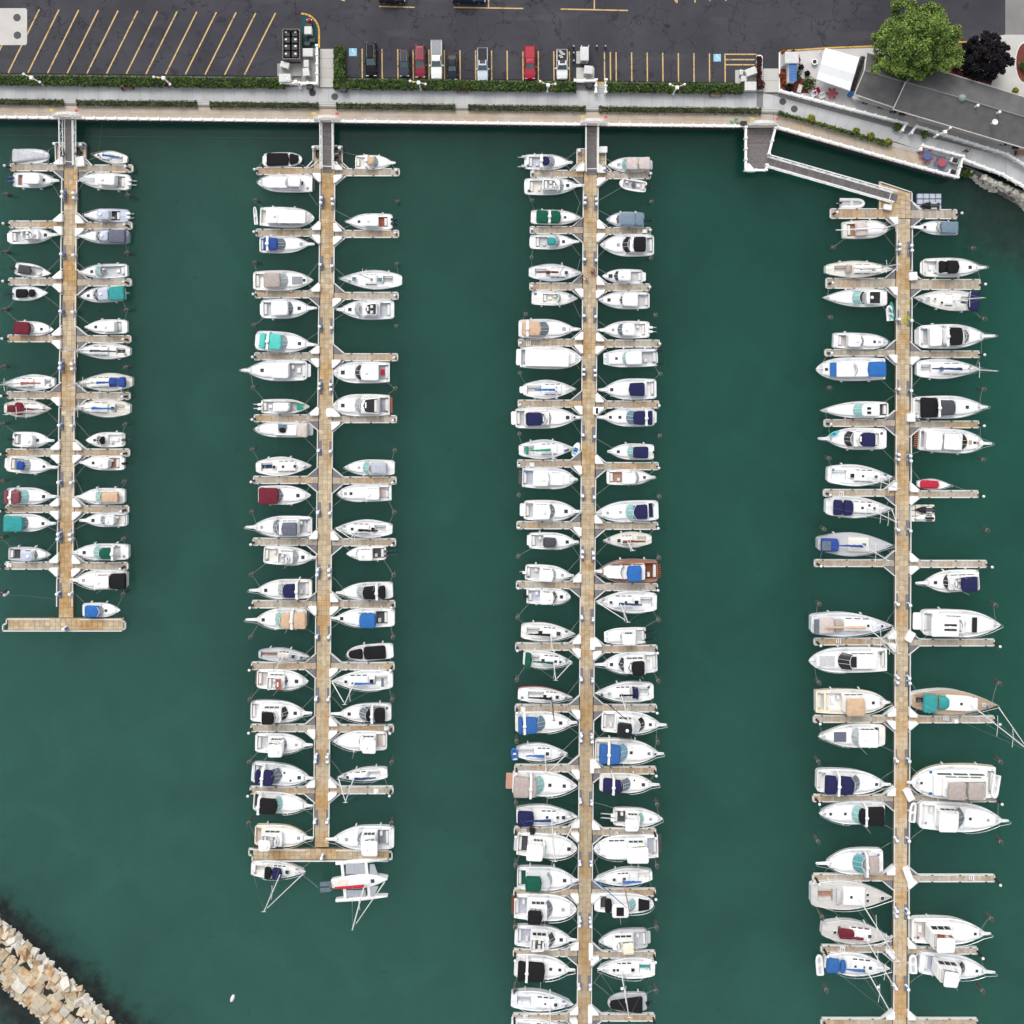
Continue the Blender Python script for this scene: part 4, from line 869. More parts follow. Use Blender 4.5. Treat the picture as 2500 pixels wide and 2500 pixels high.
        for k, h in ((.66, .055), (.33, .085)): r.append([(c[0] + (x - c[0]) * k, y * k, zz + h) for x, y in p])
        MB().rings(r, True).build(name, cloth(col), s.o, smooth=False)
        n = max(2, int((b - a) / .75)); rb = MB()
        for i in range(n + 1):
            x = a + .08 + (b - a - .16) * i / n; rb.tube([(x, hw * .97 * t, zz + .02 + .07 * (1 - abs(t)) * (1 if 0 < i < n else .25)) for t in (-1, -.5, 0, .5, 1)], .022, 4)
        rb.build('canopy_bow', cloth(col), s.o)
        f = MB(); zd = s.dz(s.u((a + b) / 2)) - .05
        for x in (a + .12, b - .12):
            for sg in (-1, 1): f.tube([(x, sg * hw * .93, zz - .05), (x + (.2 if x < (a + b) / 2 else -.2), sg * min(hw, .9 * s.hb(x)), zd if z < 2 else zz - 1.15)], .03, 4)
        f.build('canopy_frame', M_METAL, s.o); s.top = max(s.top, zz)
    def house(s, a, b, w, z, dark=True, z0=-.1, name='deckhouse'):
        hw = min(w * s.W, .9 * s.W); zd = s.dz(s.u((a + b) / 2)); p = rrect(a, b, hw, min(hw, .95 * s.hb(b)) if b < s.L / 2 else hw, r=.25)
        MB().rings([[(x, y, zd + z0) for x, y in p], [(x * 1, y * .93, zd + z) for x, y in p]], True).build(name, gel('W'), s.o)
        if dark:
            h1, h2 = z0 + (z - z0) * .45, z0 + (z - z0) * .85; t = lambda h: 1 - .07 * (h - z0) / (z - z0); n = 3; w2 = p and hw
            for sg in (-1, 1):
                for i in range(n):
                    xa = a + .35 + (b - a - .7) * i / n; xb = a + .35 + (b - a - .7) * (i + .88) / n; ya = lambda x: min(hw, (hw if x < b - .4 else hw * .98)) + .012
                    v = [(xa, sg * ya(xa) * t(h1), zd + h1), (xb, sg * ya(xb) * t(h1), zd + h1), (xb, sg * ya(xb) * t(h2), zd + h2), (xa, sg * ya(xa) * t(h2), zd + h2)]
                    f = (0, 1, 2, 3); MB().add(v, [f if sg < 0 else f[::-1]]).build('side_window', glass('gd'), s.o)
    def hardtop(s, x1, x2, w=.74, z=1.45, col='W', enclosed=True):
        a, b = sorted((s.X(x1, z), s.X(x2, z))); hw = w * s.W; zz = s.dz(s.u((a + b) / 2)) + z; p = rrect(a, b, hw * .97, hw * .93, r=.32, bow=.12, n=4)
        c = (a + b) / 2; r = [[(x, y, zz - .12) for x, y in shrink(p, .06)], [(x, y, zz - .08) for x, y in p], [(x, y, zz - .02) for x, y in shrink(p, .03)], [(x, y, zz + .03) for x, y in shrink(p, .14)], [(c + (x - c) * .5, y * .5, zz + .07) for x, y in p]]
        MB().rings(r, True, True).build('hardtop', gel(col), s.o)
        if z < 2: 
            if enclosed: s.house(a + .12, b - .1, w * .92, z - .11)
        else:
            f = MB()
            for x in (a + .2, b - .2):
                for sg in (-1, 1): f.tube([(x, sg * hw * .85, zz - .1), (x, sg * hw * .9, zz - 1.35)], .04, 4)
            f.build('hardtop_post', M_METAL, s.o)
        s.top = max(s.top, zz)
        if s.r.random() < .65: MB().lathe([(.24, 0), (.25, .12), (.18, .2), (.05, .22)], c + (b - a) * .15, 0, 12).build('radar_dome', gel('W'), s.o).location = (0, 0, zz + .04)
        return zz
    def wind(s, x1, x2, col='gs', w=.7, zt=None, sag=None, v=False):
        """x1 foot of the glass, x2 its top"""
        z0 = s.wp + .0; zt = zt or z0 + .75; a, b = s.X(x1, z0), s.X(x2, zt - .2); hw = w * s.W; n = 8; sg_ = (1 if a > b else -1)
        sag = (.55 * hw if sag is None else sag) ; za = s.dz(s.u(a)); m = MB(); lo, hi = [], []
        for i in range(n + 1):
            t = -1 + 2 * i / n; k = abs(t) if v else t * t
            lo.append(Vector((a - sg_ * sag * k, t * hw, za + z0 * (.85 if abs(t) > .9 else 1)))); hi.append(Vector((b - sg_ * sag * k * .75, t * hw * .9, za + zt)))
        for i in range(n): m.add([lo[i], lo[i + 1], hi[i + 1], hi[i]], [(0, 1, 2, 3) if sg_ > 0 else (3, 2, 1, 0)])
        m.build('windshield', glass(col), s.o)
        fr = MB(); off = Vector((.02 * sg_, 0, .03))
        for i in (0, 3, 5, 8): fr.tube([lo[i] + off, hi[i] + off], .018, 4)
        fr.tube([p + off for p in hi], .03, 4); fr.tube([p + off for p in lo], .02, 4); fr.build('windshield_frame', gel('W'), s.o)
    def fly(s, x1, x2, w=.7, z=1.55, col='G', lid=False):
        """raised flying bridge: deckhouse below, open helm with coaming above"""
        a, b = sorted((s.X(x1, z), s.X(x2, z))); hw = w * s.W; s.house(a - .1, b + .35, w * 1.05, z - .2)
        zz = s.dz(s.u((a + b) / 2)) + z - .2; p = rrect(a, b, hw, hw * .86, r=.3, bow=.25)
        MB().rings([[(x, y, zz) for x, y in shrink(p, -.06)], [(x, y, zz + .6) for x, y in p], [(x, y, zz + .62) for x, y in shrink(p, .09)], [(x, y, zz + .1) for x, y in shrink(p, .13)]], False).build('bridge_coaming', gel('W'), s.o)
        MB().prism(shrink(p, .1), zz + .01, zz + .11).build('bridge_floor', sole(col), s.o)
        for sg in (-1, 1): MB().box(b - 1.25, b - .8, sg * hw * .45 - .24, sg * hw * .45 + .24, zz + .11, zz + .55, .05).build('bridge_seat', pmat('vinyl', (.68, .67, .64)), s.o)
        if b - a > 2: MB().box(a + .2, a + .65, -hw * .75, hw * .75, zz + .11, zz + .48, .04).build('bridge_bench', pmat('vinyl', (.68, .67, .64)), s.o)
        MB().box(b - .62, b - .32, -hw * .5, hw * .3, zz + .1, zz + .72, .05).build('console', gel('W'), s.o); s.top = max(s.top, zz + .6)
    def arch(s, x, dome=True, z=1.35):
        X = s.X(x, z); zd = s.dz(s.u(X)); hw = min(.93 * s.W, s.hb(X) * .97); m = MB(); pr = []
        for t, zz in ((-1, -.05), (-.97, z * .6), (-.86, z), (0, z + .09), (.86, z), (.97, z * .6), (1, -.05)): pr.append((t * hw, zd + zz))
        w_ = .17; 
        for (ya, za), (yb, zb) in zip(pr, pr[1:]):
            m.add([(X - w_, ya, za), (X + w_, ya, za), (X + w_, yb, zb), (X - w_, yb, zb), (X - w_ + .03, ya, za - .12), (X + w_ - .03, ya, za - .12), (X + w_ - .03, yb, zb - .12), (X - w_ + .03, yb, zb - .12)], [(0, 1, 2, 3), (7, 6, 5, 4), (0, 3, 7, 4), (1, 5, 6, 2)])
        m.build('radar_arch', gel('W'), s.o)
        if dome: d = MB().lathe([(.27, 0), (.29, .1), (.22, .2), (.06, .24)], X, 0, 12).build('radar_dome', gel('W'), s.o); d.location = (0, 0, zd + z + .1)
        s.top = max(s.top, zd + z)
    def hatch(s, x, v=0, size=.42, col='gd'):
        X = s.X(x, s.wp); z = s.dz(s.u(X)) + (s.wp + .045 if abs(v) < .35 * 1.2 and s.wp else .03) ; z += .02; y = v * s.W; h = size / 2
        MB().box(X - h - .04, X + h + .04, y - h - .04, y + h + .04, z - .15, z, .01).build('hatch_frame', gel('W'), s.o)
        MB().box(X - h, X + h, y - h, y + h, z - .02, z + .015, .01).build('hatch', glass(col) if col in GC else gel(col), s.o)
    def platform(s, x1, x2, col='W'):
        a, b = sorted((s.X(x1, -.6), s.X(x2, -.6))); b = max(b, -s.L / 2 + .05); hw = .8 * s.hb(-s.L / 2 + .01) * 1.05
        if col in 'DwfkKox' and col != 'W':
            n = max(4, int((hw * 2) / .28)); 
            for i in range(n): y0 = -hw + 2 * hw * i / n; MB().box(a, b, y0 + .02, y0 + 2 * hw / n - .02, .3, .37).build('platform_slat', sole(col), s.o)
            MB().box(a + .06, b - .02, -hw + .04, hw - .04, .24, .298).build('platform_frame', gel('W'), s.o)
        else: MB().prism(rrect(a, b + .02, hw, r=.25), .26, .36, .02).build('swim_platform', gel(col), s.o)
    def pulpit(s, x):
        X = s.X(x, .2); z = s.zb; w_ = .17
        MB().prism(rrect(s.L / 2 - .75, X, .26, w_, r=.12), z - .03, z + .08, .02).build('bow_pulpit', gel('W' if s.deckc != 'k' else 'w'), s.o)
        MB().box(X - .45, X - .05, -.05, .05, z + .08, z + .16).build('anchor', M_METAL, s.o); s.pp = X
    def bowrail(s, u0=.5):
        X = getattr(s, 'pp', s.L / 2 - .02); m = MB()
        for sg in (-1, 1):
            pts = [(((u0 + (1 - u0) * k / 8) - .5) * s.L, sg * max(.12, s.hb((u0 + (1 - u0) * k / 8 - .5) * s.L) * .95), s.dz(u0 + (1 - u0) * k / 8) + (.58 if k else .05)) for k in range(8)] + [(X, sg * .1, s.zb + .62)]
            m.tube(pts, .022, 4)
            for p in pts[1::2]: m.tube([p, (p[0], p[1], p[2] - .58)], .018, 4)
        m.tube([(X, -.1, s.zb + .62), (X, .1, s.zb + .62)], .022, 4); m.build('bow_rail', M_METAL, s.o)
    def outboards(s, n, col, tip, spread=None):
        X = s.X(tip, -.3); x0 = -s.L / 2 + .02
        for i in range(n):
            y = (i - (n - 1) / 2) * (spread * s.W if spread else .62); o = MB().rings([[(x0 - .42 + x, y + yy, z) for x, yy in rrect(0, .62, .2 * k, .17 * k, r=.1)] for z, k in ((.62, .8), (.75, 1), (1.05, 1), (1.18, .7))], True, True).build('outboard_motor', gel(col), s.o)
            MB().tube([(x0 - .1, y, .6), (max(X + .35, x0 - 1.5) if X < x0 - .5 else x0 - .5, y, .42), (min(X + .1, x0 - .6), y, .38)], .09, 6, .06).build('lower_unit', gel(col if col != 'W' else 'G'), o)
            pr = MB()
            for k in range(3): a = k * 2.09; pr.add([(min(X, x0 - .65), y, .38), (min(X, x0 - .65) + .06, y + .2 * cos(a), .38 + .2 * sin(a)), (min(X, x0 - .65), y + .2 * cos(a + .7), .38 + .2 * sin(a + .7))], [(0, 1, 2)])
            pr.build('propeller', M_METAL, o)
    def mast(s, x, h, col='W', bow=None, fj=None, spread=True, r=.085):
        X = s.X(x, .4); z0 = s.dz(s.u(X)) + .1; s.mx = X; top = z0 + h; m = gel(col)
        o = MB().tube([(X, 0, z0), (X, 0, top)], r, 8, r * .8).build('mast', m, s.o)
        for f in ((.5, .75) if h > 10.5 else (.55,)):
            if spread: MB().tube([(X - .1, -.85 * s.W * (1.15 - f * .5), z0 + h * f), (X, 0, z0 + h * f), (X - .1, .85 * s.W * (1.15 - f * .5), z0 + h * f)], .035, 5).build('spreader', m, o)
        MB().tube([(X - .35, 0, top + .02), (X + .3, 0, top + .02)], .03, 4).build('masthead', m, o)
        if s.r.random() < .4 and h > 9: MB().lathe([(.2, 0), (.22, .12), (.1, .2)], X + .3, 0, 10).build('radar_dome', gel('W'), o).location = (0, 0, z0 + h * .42)
        rg = MB(); bx = bow if bow is not None else s.L / 2 - .1; zb = s.dz(s.u(bx)) + .1
        for sg in (-1, 1): rg.tube([(X - .15, sg * .92 * s.hb(X), s.dz(s.u(X))), (X, 0, top - .3)], .012, 3)
        rg.tube([(-s.L / 2 + .1, 0, s.zs), (X, 0, top)], .012, 3); rg.tube([(bx, 0, zb), (X, 0, top - .2)], .014, 3); rg.build('rigging', M_METAL, s.o)
        if fj: 
            A, B = Vector((bx, 0, zb)), Vector((X, 0, top - .2)); MB().tube([A.lerp(B, .05), A.lerp(B, .3), A.lerp(B, .93)], .085, 6, .05).build('furled_jib', cloth(fj), s.o)
    def boom(s, x1, x2, col, z=1.25, r=.17):
        a, b = s.X(x1, z), s.X(x2, z); zz = s.dz(s.u((a + b) / 2)) + z; n = 9; yo = s.r.uniform(-.08, .08)
        pts = [Vector((a + (b - a) * i / n, yo * i / n + s.r.uniform(-.03, .03), zz + s.r.uniform(-.02, .04))) for i in range(n + 1)]
        m = MB(); rr = []
        for i, p in enumerate(pts):
            q = r * (1.15 - .6 * i / n) * s.r.uniform(.85, 1.15); rr.append([(p.x, p.y + q * cos(t), p.z + q * 1.2 * sin(t)) for t in [k * pi / 4 for k in range(8)]])
        m.rings(rr, True, True).build('sail_cover', cloth(col) if col != 'W' else gel('W'), s.o)
    def dodger(s, x1, x2, col, w=.55, z=.75):
        a, b = s.X(x1, z * .7), s.X(x2, z * .7); lo, hi = (a, b); hw = w * s.W; zd = s.dz(s.u((a + b) / 2)) + .05; m = MB(); n = 8; rws = []
        for k in range(5):
            t = k / 4; x = lo + (hi - lo) * t; hz = z * sin(pi * (.18 + .42 * t)); rws.append([(x, hw * cos(pi * j / n) * (.85 + .15 * t), zd + hz * max(0, sin(pi * j / n)) ** .5) for j in range(n + 1)])
        for k in range(4):
            o = len(m.v); m.v += rws[k] + rws[k + 1]
            for j in range(n): m.f.append((o + j, o + j + 1, o + n + 2 + j, o + n + 1 + j))
        m.build('spray_dodger', cloth(col), s.o)
    def slots(s, x1, x2, h):
        """small coachroof side windows on a yacht"""
        for sg in (-1, 1):
            m = MB()
            for k in range(3):
                xa = x1 + (x2 - x1) * (.08 + .3 * k); xb = xa + (x2 - x1) * .22; y = min(.54 * s.W, .7 * s.hb((xa + xb) / 2)); z = s.dz(s.u(xa)) + h * .45; v = [(xa, sg * (y + .03), z - .05), (xb, sg * (y + .03), z - .05), (xb, sg * (y - .05), z + .12), (xa, sg * (y - .05), z + .12)]
                m.add(v, [(0, 1, 2, 3) if sg < 0 else (3, 2, 1, 0)])
            m.build('portlight', glass('gd'), s.o)
    def fenders(s, n=2):
        sg = s.r.choice((-1, 1))
        for k in range(n):
            X = s.L * (-.28 + .4 * k); b = s.hb(X); z = s.dz(s.u(X)); MB().tube([(X, sg * (b + .13), z - .2), (X, sg * (b + .13), z - .75)], .12, 7).build('fender', pmat('fender_vinyl', (.72, .72, .70), rough=.5), s.o)
    def antenna(s):
        for k in range(s.r.choice((1, 2))):
            X = s.r.uniform(-.2, .1) * s.L; sg = (-1) ** k; y = sg * .72 * s.W; z = s.dz(s.u(X)) + .8; MB().tube([(X, y, z), (X - .15, y * 1.03, z + 2.6)], .022, 4, .012).build('antenna', gel('W'), s.o)
    def line(s, A, B):
        """mooring rope, world points"""
        inv = (Matrix.Translation(s.o.location) @ Matrix.Rotation(s.o.rotation_euler.z, 4, 'Z')).inverted()
        a, b = inv @ A, inv @ B; m = (a + b) / 2 - Vector((0, 0, min(.5, .04 * (b - a).length))); MB().tube([a, a.lerp(m, .55) , m, b.lerp(m, .55), b], .017, 4).build('mooring_line', M_ROPE, s.o)
    def world(s, X, y, z):
        return (Matrix.Translation(s.o.location) @ Matrix.Rotation(s.o.rotation_euler.z, 4, 'Z')) @ Vector((X, y, z))

DOCKX = dict(A=(146.5, 186), B=(775, 811), C=(1415, 1451), D=(2182, 2218))
def moor(b, pier):
    """bow and stern lines to the nearest walkway edge / outward piling"""
    if not pier: return
    c = b.o.location; xl, xr = DOCKX[pier]; px = NX + c.x * S; py = NY - c.y * S; left = px < xl
    inner = P(xl + 1.5 if left else xr - 1.5, py, ZD); ends = [(-b.L / 2 + .1, 1), (b.L / 2 - .25, -1)]
    near = min(ends, key=lambda e: abs(b.world(e[0], 0, 0).x - inner.x)); far = max(ends, key=lambda e: abs(b.world(e[0], 0, 0).x - inner.x))
    sg = 1 if b.r.random() < .5 else -1
    for k, dy in ((1, 1.9), (-1, -1.9)):
        if b.r.random() < .75:
            yl = min((1, -1), key=lambda t: abs(b.world(near[0] * .92, t, 0).y - (c.y + dy * 9))); A = b.world(near[0] * .86, yl * b.hb(near[0] * .86) * .9, b.dz(b.u(near[0])) + .03)
            B = Vector((inner.x, A.y + dy * b.r.uniform(.5, 1.3), ZD + .1)); b.line(A, B)
    if True:
        yl = -1 if b.world(far[0], -1, 0).y > b.world(far[0], 1, 0).y else 1; yl *= sg
        A = b.world(far[0] * .9, yl * b.hb(far[0] * .9) * .92, b.dz(b.u(far[0])) + .03); out = -1 if left else 1
        q = min(PILES, key=lambda t: (t - A).length)
        if (q - A).length < 5.5: b.line(A, q)

BOATS = []
def boat(spec, label, pier=None):
    f = spec.split('|'); tile = f[0]; st = tuple(map(float, f[1].split(','))); bw = tuple(map(float, f[2].split(','))); beam = float(f[3]); kd = f[4].split(',')
    kind = kd[0]; hc = kd[1] if len(kd) > 1 else 'W'; dc = kd[2] if len(kd) > 2 else 'W'; fr = float(kd[3]) if len(kd) > 3 else None
    b = Boat(tile, st, bw, beam, kind, label, hc, dc, fr); ft = []
    for t in (f[5].split() if len(f) > 5 else []):
        c, _, a = t.partition(':'); ft.append((c, a.split(',') if a else []))
    codes = [c for c, _ in ft]
    for c, a in ft:
        if c == 'ck':
            x1, x2 = sorted((b.X(float(a[0])), b.X(float(a[1])))); x1 = max(x1, -b.L / 2 + .15); x2 = min(x2, b.L / 2 - .6)
            if x2 - x1 > .25: b.ck.append((x1, x2, (float(a[3]) if len(a) > 3 else .68 if kind not in 'SZ' else .42) * b.W, a[2] if len(a) > 2 else 'G'))
    b.ck.sort()
    for i in range(1, len(b.ck)):   # keep openings apart
        if b.ck[i][0] < b.ck[i - 1][1] + .1: b.ck[i] = (b.ck[i - 1][1] + .1,) + b.ck[i][1:]
    b.hull(); L = b.L
    fore = max([x for c in b.ck for x in c[:2]] + [b.X(float(a[0])) for c, a in ft if c in ('ws',)] + [max(b.X(float(a[0])), b.X(float(a[1]))) - .3 for c, a in ft if c in ('ht', 'fb')] + [-L * .3])
    if 'nt' not in codes:
        if kind in 'SZ':
            mx = [b.X(float(a[0])) for c, a in ft if c == 'm']; x1 = max([c[1] for c in b.ck] + [-L * .12]) + .12; x2 = max(x1 + 1.2, (mx[0] + .9) if mx else L * .22); x2 = min(x2, L * .36)
            tc = [a for c, a in ft if c == 'tc']
            if x2 - x1 > .8: h = b.trunk(x1, x2, .5 if not tc else .6, .34, tc[0][0] if tc else 'W'); b.slots(x1, x2, .34)
        elif fore < L * .3:
            b.trunk(fore - (.0 if b.ck and fore == b.ck[-1][1] else .3) + .12, L * .40, .64, .2)
    if dc in 'Wy' and L > 6: b.pads(-L * .3, L * .38)
    for c, a in ft:
        v = [float(t) if t.replace('.', '', 1).replace('-', '', 1).isdigit() else t for t in a]
        if c == 'ca': b.canvas(*v)
        elif c == 'ht': b.hardtop(*v)
        elif c == 'cb': x1, x2 = sorted((b.X(v[0], .8), b.X(v[1], .8))); b.house(x1, x2, v[2] if len(v) > 2 else .8, v[3] if len(v) > 3 else .9)
        elif c == 'ws': nn = [t for t in v[3:] if isinstance(t, float)]; b.wind(v[0], v[1], v[2], nn[0] if nn else .7, nn[1] if len(nn) > 1 else None, None, 'v' in v[3:])
        elif c == 'fb': b.fly(*v)
        elif c == 'ar': b.arch(v[0], z=v[1] if len(v) > 1 else 1.35)
        elif c == 'h': b.hatch(*v)
        elif c == 'H': b.hatch(v[0], .42, .33); b.hatch(v[0], -.42, .33)
        elif c == 'sp': b.platform(*v)
        elif c == 'pp': b.pulpit(v[0])
        elif c == 'ob': b.outboards(int(v[0]), *v[1:])
        elif c == 'm': b.mast(v[0], v[1], v[2] if len(v) > 2 else 'W', fj=v[3] if len(v) > 3 else None)
        elif c == 'bm': b.boom(*v)
        elif c == 'dg': b.dodger(*v)
        elif c == 'pd':   # flat pad on the foredeck
            x1, x2 = sorted((b.X(v[0], .3), b.X(v[1], .3))); hw = v[3] * b.W; z = b.dz(b.u((x1 + x2) / 2)) + max(b.wp, .05) + .05; MB().prism(rrect(x1, x2, hw, min(hw, .8 * b.hb(x2)), r=.15), z - .2, z + .06, .03).build('sun_pad', cloth(v[2]), b.o)
        elif c == 'pl':   # panel on top: solar panel, window in a roof ...
            x1, x2 = sorted((b.X(v[0], v[4]), b.X(v[1], v[4]))); z = b.dz(b.u((x1 + x2) / 2)) + v[4] + .09; y0, y1 = sorted((v[5] * b.W, v[6] * b.W)); MB().box(x1, x2, y0, y1, z, z + .04, .01).build(v[3], glass(v[2]) if v[2] in GC else cloth(v[2]), b.o)
    if kind not in 'SZ' and L > 6.4: b.bowrail()
    if kind in 'SZ': b.bowrail(.15)
    if kind not in 'SZ' and L > 6.5 and ('ht' in codes or 'ar' in codes or 'fb' in codes): b.antenna()
    for uu, sg in ((.04, 1), (.04, -1), (.52, 1), (.52, -1), (.86, 1), (.86, -1)):
        if L > 5: X_ = (uu - .5) * L; inst('cleat', CLEATM, b.o, (X_, sg * b.hb(X_) * .86, b.dz(uu) + .0))
    if L > 6.5: MB().box(L * .5 - 1.05, L * .5 - .8, -.09, .09, b.zb - .1, b.zb + .12, .02).build('windlass', M_METAL, b.o); MB().tube([(L * .5 - .85, 0, b.zb + .06), (L * .5 - .1, 0, b.zb + .07)], .025, 4).build('anchor_chain', M_RUB, b.o)
    for k in range(b.r.choice((0, 1, 1, 2))):
        if L > 5.5:
            X_ = L * b.r.choice((-.42, .34, .38)); y_ = b.r.choice((-1, 1)) * b.hb(X_) * .55; MB().tube([(X_ + .2 * (1 - t / 30) * cos(t * .7), y_ + .2 * (1 - t / 30) * sin(t * .7), b.dz(b.u(X_)) + .05 + .002 * t) for t in range(22)], .03, 4).build('rope_coil', b.r.choice((M_ROPE, M_ROPE, M_RUB, M_BLACK, M_BLUE)), b.o)
    if L > 5: b.fenders(b.r.choice((1, 2, 2)))
    moor(b, pier); BOATS.append(b); return b
